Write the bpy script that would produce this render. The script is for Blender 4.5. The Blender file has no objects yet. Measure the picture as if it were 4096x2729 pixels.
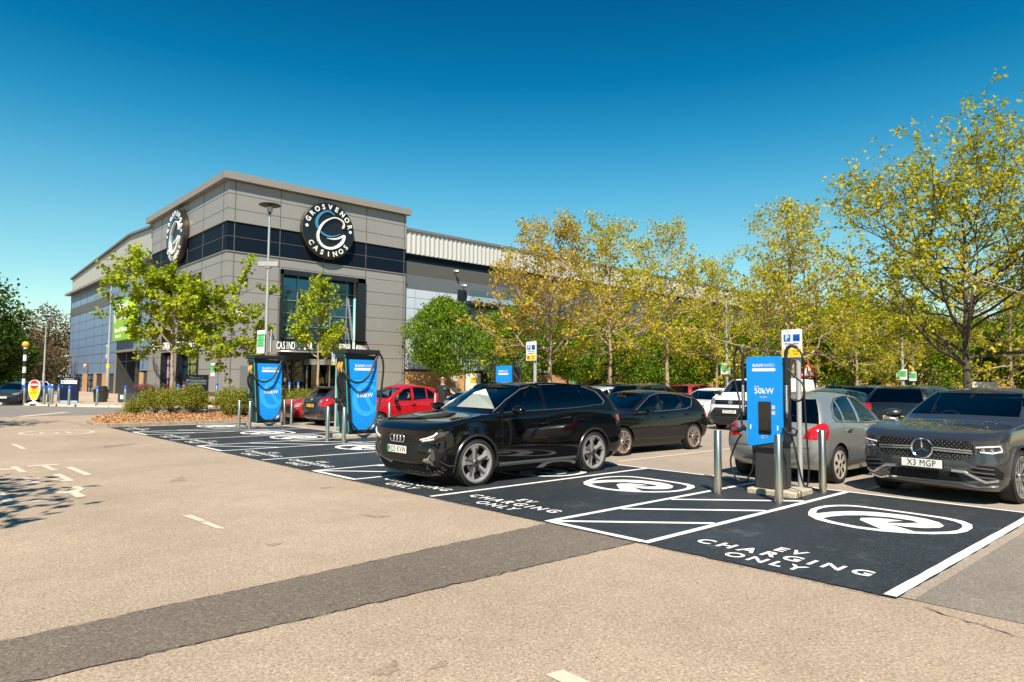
import bpy, bmesh, math, random
from math import sin, cos, pi, radians as rad, sqrt, atan2, hypot
from mathutils import Vector, Matrix
from mathutils.bvhtree import BVHTree

S = bpy.context.scene
C = S.collection
# ------------------------------------------------------------------ camera
EYE = 1.6
YAW, PIT, ROL = rad(47.47), rad(3.534), rad(.428)
F_ = Vector((cos(YAW)*cos(PIT), sin(YAW)*cos(PIT), sin(PIT)))
R0 = Vector((sin(YAW), -cos(YAW), 0)); U0 = R0.cross(F_)
R_ = R0*cos(ROL) + U0*sin(ROL); U_ = U0*cos(ROL) - R0*sin(ROL)
cam_d = bpy.data.cameras.new('camera'); cam = bpy.data.objects.new('camera', cam_d); C.objects.link(cam)
cam.matrix_world = Matrix.Translation((0, 0, EYE)) @ Matrix((R_, U_, -F_)).transposed().to_4x4()
cam_d.sensor_width = 36; cam_d.lens = 24.01; cam_d.clip_start = .05; cam_d.clip_end = 2000
S.camera = cam
# ------------------------------------------------------------------ sky, sun, exposure
SUN_AZ, SUN_EL = rad(47.0), rad(50)          # the shadows run towards SUN_AZ
SKY_K, SUN_K = .114, 5.0
W = bpy.data.worlds.new("World"); S.world = W; W.use_nodes = True
nt = W.node_tree
bg = nt.nodes['Background']
sky = nt.nodes.new('ShaderNodeTexSky'); sky.sky_type = 'NISHITA'; sky.sun_disc = False
sky.sun_elevation = SUN_EL
sky.sun_rotation = rad(90) - (SUN_AZ + pi)
sky.altitude = 0; sky.air_density = 1.0; sky.dust_density = .25; sky.ozone_density = 4.0
hs = nt.nodes.new('ShaderNodeHueSaturation'); hs.inputs['Saturation'].default_value = 1.3; hs.inputs['Hue'].default_value = .485
# deepen the blue with height, as the polarised look of the photograph's sky
tcw = nt.nodes.new('ShaderNodeTexCoord'); spx = nt.nodes.new('ShaderNodeSeparateXYZ'); rmp = nt.nodes.new('ShaderNodeValToRGB')
e_ = rmp.color_ramp.elements; e_[0].position = 0; e_[0].color = (.98, .84, .64, 1); e_[1].position = .5; e_[1].color = (.02, .42, .50, 1)
for p_, c_ in ((.10, (1.04, .90, .68)), (.20, (1.0, .91, .71)), (.27, (.72, .86, .73)), (.34, (.26, .73, .70)), (.41, (.03, .57, .61))):
    k_ = e_.new(p_); k_.color = (*c_, 1)
mlt = nt.nodes.new('ShaderNodeMix'); mlt.data_type = 'RGBA'; mlt.blend_type = 'MULTIPLY'; mlt.inputs[0].default_value = 1
nt.links.new(tcw.outputs['Generated'], spx.inputs[0]); nt.links.new(spx.outputs[2], rmp.inputs[0])
nt.links.new(sky.outputs[0], hs.inputs['Color']); nt.links.new(hs.outputs[0], mlt.inputs[6]); nt.links.new(rmp.outputs[0], mlt.inputs[7]); nt.links.new(mlt.outputs[2], bg.inputs[0])
bg.inputs[1].default_value = SKY_K
sd = bpy.data.lights.new('sun', 'SUN'); sd.energy = SUN_K; sd.angle = rad(.5); sd.color = (1, .90, .75)
sun = bpy.data.objects.new('sun', sd); C.objects.link(sun)
sv = Vector((cos(SUN_AZ)*cos(SUN_EL), sin(SUN_AZ)*cos(SUN_EL), -sin(SUN_EL)))
sun.rotation_euler = sv.to_track_quat('-Z', 'Y').to_euler()
V = S.view_settings; V.view_transform = 'Standard'; V.look = 'None'; V.exposure = .75; V.gamma = 1; V.use_curve_mapping = False
S.render.film_transparent = False
S.cycles.max_bounces = 6; S.cycles.transparent_max_bounces = 12; S.cycles.caustics_reflective = False; S.cycles.caustics_refractive = False

rnd = random.Random(7)

# ------------------------------------------------------------------ materials
def srgb(r, g, b):
    f = lambda c: (c/255/12.92) if c/255 <= .04045 else ((c/255+.055)/1.055)**2.4
    return (f(r), f(g), f(b))
MATS = {}
def mat(name, col, rough=.6, metal=0., coat=0., spec=.5, noise=None, bump=None, emit=None, trans=0., alpha=1.):
    """noise=(scale, amount[, stretch xyz]) varies brightness; bump=(scale, strength)"""
    if name in MATS: return MATS[name]
    m = bpy.data.materials.new(name); m.use_nodes = True; t = m.node_tree; p = t.nodes['Principled BSDF']
    p.inputs['Base Color'].default_value = (*col, 1); p.inputs['Roughness'].default_value = rough
    p.inputs['Metallic'].default_value = metal; p.inputs['Coat Weight'].default_value = coat
    p.inputs['Coat Roughness'].default_value = .03; p.inputs['Specular IOR Level'].default_value = spec
    if trans: p.inputs['Transmission Weight'].default_value = trans
    if emit: p.inputs['Emission Color'].default_value = (*emit[:3], 1); p.inputs['Emission Strength'].default_value = emit[3]
    tc = None
    if noise or bump:
        tc = t.nodes.new('ShaderNodeTexCoord')
    if noise:
        n = t.nodes.new('ShaderNodeTexNoise'); n.inputs['Scale'].default_value = noise[0]; n.inputs['Detail'].default_value = 6; n.inputs['Roughness'].default_value = .65
        mp = t.nodes.new('ShaderNodeMapping')
        if len(noise) > 2: mp.inputs['Scale'].default_value = noise[2]
        t.links.new(tc.outputs['Object'], mp.inputs[0]); t.links.new(mp.outputs[0], n.inputs['Vector'])
        r = t.nodes.new('ShaderNodeMapRange'); r.inputs['From Min'].default_value = .25; r.inputs['From Max'].default_value = .75
        r.inputs['To Min'].default_value = 1-noise[1]; r.inputs['To Max'].default_value = 1+noise[1]
        t.links.new(n.outputs['Fac'], r.inputs['Value'])
        mx = t.nodes.new('ShaderNodeVectorMath'); mx.operation = 'SCALE'; mx.inputs[0].default_value = col
        t.links.new(r.outputs[0], mx.inputs['Scale']); t.links.new(mx.outputs[0], p.inputs['Base Color'])
    if bump:
        n = t.nodes.new('ShaderNodeTexNoise'); n.inputs['Scale'].default_value = bump[0]; n.inputs['Detail'].default_value = 4
        t.links.new(tc.outputs['Object'], n.inputs['Vector'])
        b = t.nodes.new('ShaderNodeBump'); b.inputs['Strength'].default_value = bump[1]; b.inputs['Distance'].default_value = .02
        t.links.new(n.outputs['Fac'], b.inputs['Height']); t.links.new(b.outputs[0], p.inputs['Normal'])
    MATS[name] = m
    return m

def glassmat(name, tint, refl=1.0, rough=.0):
    """clear car or shop glass: tinted see-through with a Fresnel mirror on top"""
    if name in MATS: return MATS[name]
    m = bpy.data.materials.new(name); m.use_nodes = True; t = m.node_tree; t.nodes.clear()
    o = t.nodes.new('ShaderNodeOutputMaterial'); tr = t.nodes.new('ShaderNodeBsdfTransparent'); tr.inputs[0].default_value = (*tint, 1)
    gl = t.nodes.new('ShaderNodeBsdfGlossy'); gl.inputs['Roughness'].default_value = rough; gl.inputs[0].default_value = (refl, refl, refl, 1)
    fr = t.nodes.new('ShaderNodeFresnel'); fr.inputs[0].default_value = 1.6
    mx = t.nodes.new('ShaderNodeMixShader'); t.links.new(fr.outputs[0], mx.inputs[0])
    t.links.new(tr.outputs[0], mx.inputs[1]); t.links.new(gl.outputs[0], mx.inputs[2]); t.links.new(mx.outputs[0], o.inputs[0])
    MATS[name] = m
    return m

def ramp(t, fac, stops):
    r = t.nodes.new('ShaderNodeValToRGB'); e = r.color_ramp.elements
    while len(e) > 1: e.remove(e[-1])
    e[0].position, e[0].color = stops[0][0], (*stops[0][1], 1)
    for p_, c_ in stops[1:]:
        k = e.new(p_); k.color = (*c_, 1)
    t.links.new(fac, r.inputs[0]); return r.outputs[0]

def tex(t, kind, scale, vec, **k):
    n = t.nodes.new(kind); n.inputs['Scale'].default_value = scale
    for a, b in k.items(): n.inputs[a].default_value = b
    t.links.new(vec, n.inputs['Vector']); return n

def ground_mat(name, base, dark, light, speck=(.5, 1.5), patch=.12, rough=.9, bump=.35, cracks=False, bluish=None, sc=95.):
    m = bpy.data.materials.new(name); m.use_nodes = True; t = m.node_tree; p = t.nodes['Principled BSDF']
    tc = t.nodes.new('ShaderNodeTexCoord'); g = tc.outputs['Object']
    fine = tex(t, 'ShaderNodeTexVoronoi', sc, g)
    f2 = tex(t, 'ShaderNodeTexNoise', sc*.55, g, Detail=4, Roughness=.7)
    big = tex(t, 'ShaderNodeTexNoise', .35, g, Detail=7, Roughness=.62)
    mid = tex(t, 'ShaderNodeTexNoise', 3.2, g, Detail=6, Roughness=.7)
    c1 = ramp(t, fine.outputs['Color'], [(.0, dark), (.3, base), (.75, base), (1., light)])
    def scale(col, fac, lo, hi, a=.3, b=.7):
        r = t.nodes.new('ShaderNodeMapRange'); r.inputs['From Min'].default_value = a; r.inputs['From Max'].default_value = b
        r.inputs['To Min'].default_value = lo; r.inputs['To Max'].default_value = hi; t.links.new(fac, r.inputs['Value'])
        v = t.nodes.new('ShaderNodeVectorMath'); v.operation = 'SCALE'; t.links.new(col, v.inputs[0]); t.links.new(r.outputs[0], v.inputs['Scale'])
        return v.outputs[0]
    c = scale(c1, f2.outputs['Fac'], speck[0], speck[1])
    c = scale(c, big.outputs['Fac'], 1-patch, 1+patch)
    c = scale(c, mid.outputs['Fac'], 1-patch*.5, 1+patch*.5)
    if bluish:      # dusty scuffs
        sc = tex(t, 'ShaderNodeTexNoise', 1.7, g, Detail=9, Roughness=.78)
        rr = t.nodes.new('ShaderNodeMapRange'); rr.inputs['From Min'].default_value = .56; rr.inputs['From Max'].default_value = .74
        rr.inputs['To Max'].default_value = .55
        t.links.new(sc.outputs['Fac'], rr.inputs['Value'])
        mx = t.nodes.new('ShaderNodeMix'); mx.data_type = 'RGBA'; t.links.new(rr.outputs[0], mx.inputs[0]); t.links.new(c, mx.inputs[6]); mx.inputs[7].default_value = (*bluish, 1)
        c = mx.outputs[2]
    t.links.new(c, p.inputs['Base Color'])
    p.inputs['Roughness'].default_value = rough
    b = t.nodes.new('ShaderNodeBump'); b.inputs['Strength'].default_value = bump; b.inputs['Distance'].default_value = .006
    t.links.new(fine.outputs['Distance'], b.inputs['Height']); t.links.new(b.outputs[0], p.inputs['Normal'])
    MATS[name] = m; return m

def worn_paint(name, col, under, wear=.5):
    m = bpy.data.materials.new(name); m.use_nodes = True; t = m.node_tree; p = t.nodes['Principled BSDF']
    tc = t.nodes.new('ShaderNodeTexCoord'); g = tc.outputs['Object']
    a = tex(t, 'ShaderNodeTexNoise', 60, g, Detail=5, Roughness=.75); b = tex(t, 'ShaderNodeTexNoise', 3, g, Detail=5, Roughness=.7)
    ad = t.nodes.new('ShaderNodeMath'); ad.operation = 'MULTIPLY_ADD'; ad.inputs[1].default_value = .6
    t.links.new(b.outputs['Fac'], ad.inputs[0]); t.links.new(a.outputs['Fac'], ad.inputs[2])
    c = ramp(t, ad.outputs[0], [(wear-.06, under), (wear+.06, col)])
    t.links.new(c, p.inputs['Base Color']); p.inputs['Roughness'].default_value = .7
    MATS[name] = m; return m

def leafmat(name, cols, back=.35):
    m = bpy.data.materials.new(name); m.use_nodes = True; t = m.node_tree; t.nodes.clear()
    o = t.nodes.new('ShaderNodeOutputMaterial'); ge = t.nodes.new('ShaderNodeNewGeometry')
    n = len(cols); c = ramp(t, ge.outputs['Random Per Island'], [(i/(n-1), k) for i, k in enumerate(cols)])
    d = t.nodes.new('ShaderNodeBsdfPrincipled'); d.inputs['Roughness'].default_value = .5; d.inputs['Specular IOR Level'].default_value = .3
    tr = t.nodes.new('ShaderNodeBsdfTranslucent'); mx = t.nodes.new('ShaderNodeMixShader'); mx.inputs[0].default_value = back
    t.links.new(c, d.inputs['Base Color']); t.links.new(c, tr.inputs[0]); t.links.new(d.outputs[0], mx.inputs[1]); t.links.new(tr.outputs[0], mx.inputs[2]); t.links.new(mx.outputs[0], o.inputs[0])
    MATS[name] = m; return m

# ------------------------------------------------------------------ mesh builder
class MB:
    def __init__(s): s.v, s.f, s.m, s.M = [], [], [], Matrix.Identity(4)
    def add(s, vs, fs, mi=0):
        b = len(s.v); s.v += [s.M @ Vector(v) for v in vs]
        for f in fs: s.f.append(tuple(b+i for i in f)); s.m.append(mi)
        return s
    def box(s, c, d, rz=0, mi=0, bev=0):
        x, y, z = d[0]/2, d[1]/2, d[2]/2; cr, sr = cos(rz), sin(rz)
        def T(p): return (c[0]+p[0]*cr-p[1]*sr, c[1]+p[0]*sr+p[1]*cr, c[2]+p[2])
        if bev <= 0:
            vs = [T((i*x, j*y, k*z)) for i in (-1, 1) for j in (-1, 1) for k in (-1, 1)]
            return s.add(vs, [(0, 1, 3, 2), (4, 6, 7, 5), (0, 4, 5, 1), (2, 3, 7, 6), (0, 2, 6, 4), (1, 5, 7, 3)], mi)
        b = min(bev, x*.49, y*.49, z*.49)
        vs, ix = [], {}
        for i in (-1, 1):
            for j in (-1, 1):
                for k in (-1, 1):
                    for ax in range(3):
                        p = [i*x, j*y, k*z]
                        for a in range(3):
                            if a != ax: p[a] -= (i, j, k)[a]*b
                        ix[i, j, k, ax] = len(vs); vs.append(T(p))
        I = lambda i, j, k, a: ix[i, j, k, a]
        fs = []
        for i in (-1, 1):
            q = [(-1, -1), (1, -1), (1, 1), (-1, 1)]
            fs.append(tuple(I(i, a, c_, 0) for a, c_ in (q if i > 0 else q[::-1])))
            fs.append(tuple(I(a, i, c_, 1) for a, c_ in (q[::-1] if i > 0 else q)))
            fs.append(tuple(I(a, c_, i, 2) for a, c_ in (q if i > 0 else q[::-1])))
        for i in (-1, 1):
            for j in (-1, 1):
                fs.append((I(i, j, -1, 0), I(i, j, 1, 0), I(i, j, 1, 1), I(i, j, -1, 1)))
                fs.append((I(i, -1, j, 0), I(i, 1, j, 0), I(i, 1, j, 2), I(i, -1, j, 2)))
                fs.append((I(-1, i, j, 1), I(1, i, j, 1), I(1, i, j, 2), I(-1, i, j, 2)))
                for k in (-1, 1): fs.append((I(i, j, k, 0), I(i, j, k, 1), I(i, j, k, 2)))
        return s.add(vs, fs, mi)
    def prism(s, poly, z0, z1, mi=0, ax='z'):
        """poly 2D extruded; ax z: (x,y)->z  y: (x,z) along y  x: (y,z) along x"""
        n = len(poly)
        def T(p, h): return {'z': (p[0], p[1], h), 'y': (p[0], h, p[1]), 'x': (h, p[0], p[1])}[ax]
        vs = [T(p, z0) for p in poly]+[T(p, z1) for p in poly]
        fs = [tuple(range(n))[::-1], tuple(range(n, 2*n))]+[(i, (i+1) % n, (i+1) % n+n, i+n) for i in range(n)]
        return s.add(vs, fs, mi)
    def tube(s, path, r, n=8, mi=0, cap=True):
        P = [Vector(p) for p in path]; L = len(P); vs = []
        up = None
        for i, p in enumerate(P):
            d = (P[min(i+1, L-1)]-P[max(i-1, 0)]);
            if d.length < 1e-9: d = Vector((0, 0, 1))
            d.normalize()
            if up is None: up = d.orthogonal().normalized()
            up = (up-d*up.dot(d));
            if up.length < 1e-6: up = d.orthogonal()
            up.normalize(); sd_ = d.cross(up)
            rr = r[i] if isinstance(r, (list, tuple)) else r
            for k in range(n):
                a = 2*pi*k/n; vs.append(p+(up*cos(a)+sd_*sin(a))*rr)
        fs = [(i*n+k, i*n+(k+1) % n, (i+1)*n+(k+1) % n, (i+1)*n+k) for i in range(L-1) for k in range(n)]
        if cap: fs += [tuple(range(n))[::-1], tuple(range((L-1)*n, L*n))]
        return s.add(vs, fs, mi)
    def lathe(s, prof, n=24, mi=0, ax='z', c=(0, 0, 0), closed=False):
        """prof: (r, h) pairs"""
        vs = []
        for r, h in prof:
            for k in range(n):
                a = 2*pi*k/n
                p = {'z': (r*cos(a), r*sin(a), h), 'y': (r*cos(a), h, r*sin(a)), 'x': (h, r*cos(a), r*sin(a))}[ax]
                vs.append((p[0]+c[0], p[1]+c[1], p[2]+c[2]))
        m = len(prof); fs = []
        for i in range(m-1 if not closed else m):
            j = (i+1) % m
            fs += [(i*n+k, i*n+(k+1) % n, j*n+(k+1) % n, j*n+k) for k in range(n)]
        return s.add(vs, fs, mi)
    def grid(s, rows, mi=0):
        n = len(rows[0]); vs = [p for r in rows for p in r]
        return s.add(vs, [(i*n+j, i*n+j+1, (i+1)*n+j+1, (i+1)*n+j) for i in range(len(rows)-1) for j in range(n-1)], mi)
    def build(s, name, mats, parent=None, smooth=False, fix=True):
        me = bpy.data.meshes.new(name); me.from_pydata([tuple(v) for v in s.v], [], s.f)
        mats = mats if isinstance(mats, (list, tuple)) else [mats]
        for m in mats: me.materials.append(m)
        for p, i in zip(me.polygons, s.m): p.material_index = i
        if fix:
            b = bmesh.new(); b.from_mesh(me); bmesh.ops.recalc_face_normals(b, faces=b.faces); b.to_mesh(me); b.free()
        if smooth: smooth_mesh(me, smooth)
        o = bpy.data.objects.new(name, me); C.objects.link(o)
        if parent: o.parent = parent
        return o

def smooth_mesh(me, ang=35):
    for p in me.polygons: p.use_smooth = True
    a = rad(35 if ang is True else ang)
    b = bmesh.new(); b.from_mesh(me)
    for e in b.edges:
        if len(e.link_faces) != 2 or e.calc_face_angle(0) > a: e.smooth = False
    b.to_mesh(me); b.free()

def tag(o, label=None, cat=None, group=None, kind=None):
    if label: o['label'] = label
    if cat: o['category'] = cat
    if group: o['group'] = group
    if kind: o['kind'] = kind
    return o
def thing(name, label, cat, loc=(0, 0, 0), rz=0, group=None):
    o = bpy.data.objects.new(name, None); C.objects.link(o); o.location = loc; o.rotation_euler = (0, 0, rz); o.empty_display_size = .2
    return tag(o, label, cat, group)
KIDS = {}
def copy_tree(o, parent=None, loc=None, rz=None, label=None, sc=None, mats=None):
    c = o.copy(); C.objects.link(c); c.parent = parent
    if loc is not None: c.location = loc
    if rz is not None: c.rotation_euler = (0, 0, rz)
    if label: c['label'] = label
    if sc is not None: c.scale = sc if isinstance(sc, (tuple, list)) else (sc, sc, sc)
    for ch in [x for x in bpy.data.objects if x.parent == o and x != c]:
        copy_tree(ch, c)
    return c

def text_geo(txt, size=1, ext=.01, bold=0., sx=1, align='CENTER', shear=0., space=1.):
    """(verts, faces) of lettering in the local XY plane, thickness +-ext"""
    cu = bpy.data.curves.new('t', 'FONT'); cu.body = txt; cu.size = size; cu.extrude = ext; cu.offset = bold; cu.align_x = align; cu.align_y = 'CENTER'
    cu.resolution_u = 3; cu.shear = shear; cu.space_character = space
    ob = bpy.data.objects.new('t', cu); C.objects.link(ob)
    dg = bpy.context.evaluated_depsgraph_get(); me = bpy.data.meshes.new_from_object(ob.evaluated_get(dg))
    vs = [(v.co.x*sx, v.co.y, v.co.z) for v in me.vertices]; fs = [tuple(p.vertices) for p in me.polygons]
    bpy.data.objects.remove(ob); bpy.data.curves.remove(cu); bpy.data.meshes.remove(me)
    return vs, fs
def put_text(mb, txt, M, size=1, ext=.004, bold=0., sx=1, align='CENTER', mi=0, shear=0., space=1.):
    vs, fs = text_geo(txt, size, ext, bold, sx, align, shear, space); k = mb.M; mb.M = k @ M; mb.add(vs, fs, mi); mb.M = k
def face_mat(origin, right, up=(0, 0, 1)):
    r = Vector(right).normalized(); u = Vector(up).normalized(); n = r.cross(u)
    M = Matrix((r, u, n)).transposed().to_4x4(); M.translation = Vector(origin); return M
def ellipse(cx, cy, rx, ry, n=32, a0=0, a1=2*pi):
    return [(cx+rx*cos(a0+(a1-a0)*i/n), cy+ry*sin(a0+(a1-a0)*i/n)) for i in range(n+(0 if abs(a1-a0-2*pi) < 1e-6 else 1))]
def interp(tab, x):
    if x <= tab[0][0]: return tab[0][1]
    for (a, p), (b, q) in zip(tab, tab[1:]):
        if x <= b:
            return p+(q-p)*(x-a)/(b-a)
    return tab[-1][1]
def sinterp(tab, x):
    """Catmull-Rom through the table"""
    n = len(tab)
    if x <= tab[0][0]: return tab[0][1]
    if x >= tab[-1][0]: return tab[-1][1]
    for i in range(n-1):
        if x <= tab[i+1][0]: break
    x0, y0 = tab[i]; x1, y1 = tab[i+1]; h = x1-x0; t = (x-x0)/h
    m0 = (y1-tab[i-1][1])/(x1-tab[i-1][0]) if i > 0 else (y1-y0)/h
    m1 = (tab[i+2][1]-y0)/(tab[i+2][0]-x0) if i+2 < n else (y1-y0)/h
    return (2*t**3-3*t*t+1)*y0+(t**3-2*t*t+t)*h*m0+(-2*t**3+3*t*t)*y1+(t**3-t*t)*h*m1
def cat_path(P, k=6):
    P = [Vector(p) for p in P]; out = []
    for i in range(len(P)-1):
        a, b = P[i], P[i+1]; p0 = P[i-1] if i else a*2-b; p3 = P[i+2] if i+2 < len(P) else b*2-a
        for j in range(k):
            t = j/k; out.append(.5*((2*a)+(b-p0)*t+(2*p0-5*a+4*b-p3)*t*t+(3*a-p0-3*b+p3)*t**3))
    return out+[P[-1]]

# ------------------------------------------------------------------ vehicles
M_rubber = mat('tyre_rubber', (.018, .018, .019), .75, bump=(40, .15))
M_dark = mat('dark_plastic', (.012, .012, .013), .5)
M_void = mat('black_void', (.004, .004, .004), .9)
M_chrome = mat('chrome', (.75, .75, .76), .12, 1.)
M_steel = mat('brushed_steel', (.62, .55, .47), .30, 1., noise=(6, .12, (1, 1, .05)))
M_alloy = mat('alloy_silver', (.62, .62, .63), .28, .9)
M_lampglass = mat('lamp_clear', (.30, .31, .33), .08, .4, 1.)
M_lampdark = mat('lamp_dark', (.05, .052, .058), .08, .3, 1.)
M_red = mat('lamp_red', (.42, .008, .01), .1, 0, 1.)
M_drl = mat('lamp_white_strip', (.85, .85, .88), .2, 0, 1.)
M_plate = mat('plate_white', (.78, .78, .74), .35)
M_plate_y = mat('plate_yellow', (.80, .48, .03), .35)
M_ink = mat('plate_ink', (.01, .01, .012), .5)
M_green = mat('plate_green', (.01, .30, .07), .4)
M_seat = mat('seat_fabric', (.02, .02, .022), .8)
M_inner = mat('cabin_trim', (.025, .025, .027), .75)
M_glass = glassmat('car_glass', (.72, .78, .76))
M_tint = glassmat('privacy_glass', (.06, .07, .07))
M_gap = mat('panel_gap', (.004, .004, .005), .6)
M_shade = mat('sunshade_silver', (.78, .77, .72), .45)

def paint(name, col, metal=.0, rough=.35):
    return mat(name, col, rough, metal, 1.0, spec=.0 if max(col) < .01 else .4, noise=(1.6, .05))

def convex_cut(bm, poly, ax, filt):
    """cut a convex outline (projected along axis ax) into the surface, give the faces inside it"""
    ia, ib = {'x': (1, 2), 'y': (0, 2), 'z': (0, 1)}[ax]
    n = len(poly); area = sum(poly[i][0]*poly[(i+1) % n][1]-poly[(i+1) % n][0]*poly[i][1] for i in range(n))
    if area < 0: poly = poly[::-1]
    x0, x1 = min(p[0] for p in poly), max(p[0] for p in poly); y0, y1 = min(p[1] for p in poly), max(p[1] for p in poly)
    cand = []
    for f in bm.faces:
        xs = [v.co[ia] for v in f.verts]; ys = [v.co[ib] for v in f.verts]
        if max(xs) < x0 or min(xs) > x1 or max(ys) < y0 or min(ys) > y1: continue
        if filt(f): cand.append(f)
    for i in range(n):
        if not cand: return []
        a, b = poly[i], poly[(i+1) % n]; dx, dy = b[0]-a[0], b[1]-a[1]
        if abs(dx)+abs(dy) < 1e-6: continue
        no = Vector((0, 0, 0)); no[ia] = dy; no[ib] = -dx; no.normalize(); co = Vector((0, 0, 0)); co[ia] = a[0]; co[ib] = a[1]
        geom = set(cand)
        for f in cand: geom.update(f.edges); geom.update(f.verts)
        r = bmesh.ops.bisect_plane(bm, geom=list(geom), dist=1e-6, plane_co=co, plane_no=no)
        cand = [f for f in r['geom'] if isinstance(f, bmesh.types.BMFace) and (f.calc_center_median()-co).dot(no) < 0]
    return cand

def ring(r, y_half_cols, s):
    nf, ns, nr = y_half_cols
    xf, xr, df, dr, n1, n2, hw, zt = r['xf'], r['xr'], r['df'], r['dr'], r.get('n1', 3.), r.get('n2', 3.), r['hw'], r['z']
    P = []
    for i in range(nf):
        a = pi/2*i/nf
        P.append((xf+df*(1-cos(a)**(2/n1)), hw*sin(a)**(2/n1)))
    for i in range(ns+1): P.append((xf+df+(xr-dr-xf-df)*i/ns, hw))
    for i in range(nr):
        a = pi/2*(nr-1-i)/nr
        P.append((xr-dr*(1-cos(a)**(2/n2)), hw*sin(a)**(2/n2)))
    tp = r.get('w')
    return [Vector((x, y*(interp(tp, x) if tp else 1), sinterp(zt, x)+r.get('dz', 0)*(1-(y/hw)**2))) for x, y in P]

def wheel_parts(parent, x, y, R, rim, width, style, side, M_a, M_b):
    """side=-1 looks towards -y"""
    mb = MB(); n = 48 if style != 'far' else 20; h = width/2
    w = MB(); w.M = Matrix.Translation((x, y, R)) @ (Matrix.Rotation(pi, 4, 'Z') if side > 0 else Matrix.Identity(4))
    t = MB(); t.M = w.M
    # outward is -y in wheel space
    t.lathe([(rim-.006, -h+.02), (rim+.012, -h+.004), (rim+.03, -h-.004), (R-.045, -h-.006), (R-.018, -h+.012), (R-.004, -h+.04), (R, -h*.4), (R, h*.4), (R-.01, h-.03), (R-.04, h), (rim, h)], n, ax='y')
    if style != 'far':
        for k in range(76):      # tread blocks read as fine notches on the shoulder
            a = 2*pi*k/76; mm = t.M; t.M = t.M @ Matrix.Rotation(a, 4, 'Y')
            t.box((R-.0085, -h+.026, 0), (.012, .05, .019)); t.M = mm
    w.lathe([(rim-.004, -h+.006), (rim-.004, -h+.018), (rim-.02, -h+.02), (rim-.03, -h+.05), (rim-.035, h*.8)], n, ax='y')
    w.lathe([(rim-.012, -h+.001), (rim+.006, -h+.001), (rim+.006, -h+.012)], n, ax='y')
    w.lathe([(0.001, -h+.10), (rim-.035, -h+.10)], n, ax='y', mi=1); w.lathe([(rim-.034, -h+.06), (rim-.040, -h+.10)], n, ax='y', mi=1)      # dark well
    if style != 'far': w.lathe([(.04, -h+.075), (.15, -h+.075), (.155, -h+.09)], 32, ax='y', mi=2)      # brake disc
    yo = -h+.012
    def spoke(pts_o, a, mi=0, d0=None, d1=None):
        """pts_o: (r, t, y) outline points; makes a slab"""
        ca, sa = cos(a), sin(a)
        top = [(r*ca-t_*sa, yv, r*sa+t_*ca) for r, t_, yv in pts_o]; bot = [(p[0], p[1]+.03, p[2]) for p in top]; m = len(top)
        w.add(top+bot, [tuple(range(m)), tuple(range(m, 2*m))[::-1]]+[(i, (i+1) % m, (i+1) % m+m, i+m) for i in range(m)], mi)
    if style == 'wedge':       # five faceted wedges
        w.lathe([(rim*.92, yo+.016), (rim*.935, yo-.001), (rim-.010, yo-.006)], n, ax='y')
        for k in range(5):
            a = 2*pi*k/5+pi/2+.15
            for sg in (-1, 1):
                spoke([(.03, 0, yo+.03), (.03, sg*.032, yo+.035), (rim*.80, sg*.048, yo+.006), (rim*.80, 0, yo-.004)], a, 0 if sg > 0 else 3)
                spoke([(rim*.62, sg*.044, yo+.014), (rim*.80, sg*.046, yo+.004), (rim-.012, sg*.105, yo+.002), (rim*.78, sg*.072, yo+.012)], a, 0)
            spoke([(rim*.79, -.04, yo+.004), (rim*.79, .04, yo+.004), (rim-.010, .11, yo+.0), (rim-.006, 0, yo), (rim-.010, -.11, yo)], a, 0)
    elif style == 'mesh':      # ten slim forked spokes
        for k in range(10):
            a = 2*pi*k/10+.1
            for sg in (-1, 1):
                spoke([(.045, sg*.004, yo+.012), (.05, sg*.016, yo+.012), (rim-.01, sg*.044+.008, yo+.001), (rim-.01, sg*.044-.008, yo+.001)], a, 0)
                spoke([(rim*.55, sg*.022, yo+.004), (rim*.55+.015, sg*.030, yo+.004), (rim-.01, sg*.012+.006, yo+.001), (rim-.01, sg*.012-.006, yo+.001)], a, 0)
    elif style == 'cover':
        w.lathe([(.002, yo-.012), (.04, yo-.012), (.06, yo-.004), (rim*.55, yo-.012), (rim*.88, yo-.004), (rim, yo+.004)], n, ax='y')
        for k in range(7):
            a = 2*pi*k/7+.2
            pts = [(rim*.63+.052*cos(q*pi/6), .030*sin(q*pi/6)*(1+.25*cos(q*pi/6)), yo-.0135) for q in range(12)]
            spoke(pts, a, 1)
        w.lathe([(.001, yo-.016), (.028, yo-.016), (.03, yo-.01)], 16, ax='y', mi=3)
    elif style == 'twin':
        for k in range(5):
            a = 2*pi*k/5+.5
            for sg in (-1, 1):
                spoke([(.04, sg*.012, yo+.02), (.04, sg*.034, yo+.02), (rim-.01, sg*.085, yo+.001), (rim-.01, sg*.05, yo+.001)], a, 0)
            spoke([(.04, -.012, yo+.024), (.04, .012, yo+.024), (rim-.01, .05, yo+.012), (rim-.01, -.05, yo+.012)], a, 3)
    else:
        for k in range(6):
            spoke([(.03, -.03, yo+.01), (.03, .03, yo+.01), (rim-.01, .032, yo+.002), (rim-.01, -.032, yo+.002)], 2*pi*k/6, 0)
    w.lathe([(.001, yo+.0), (.05, yo+.0), (.062, yo+.012), (.062, yo+.05)], 24, ax='y', mi=0 if style != 'wedge' else 3)
    if style in ('wedge', 'mesh', 'twin'):
        w.lathe([(.001, yo-.003), (.024, yo-.003), (.026, yo+.002)], 20, ax='y', mi=1)
        for k in range(5):
            a = 2*pi*k/5+.3; w.lathe([(.001, yo-.004), (.008, yo-.004), (.008, yo+.004)], 8, ax='y', mi=1, c=(.044*cos(a), 0, .044*sin(a)))
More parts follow.
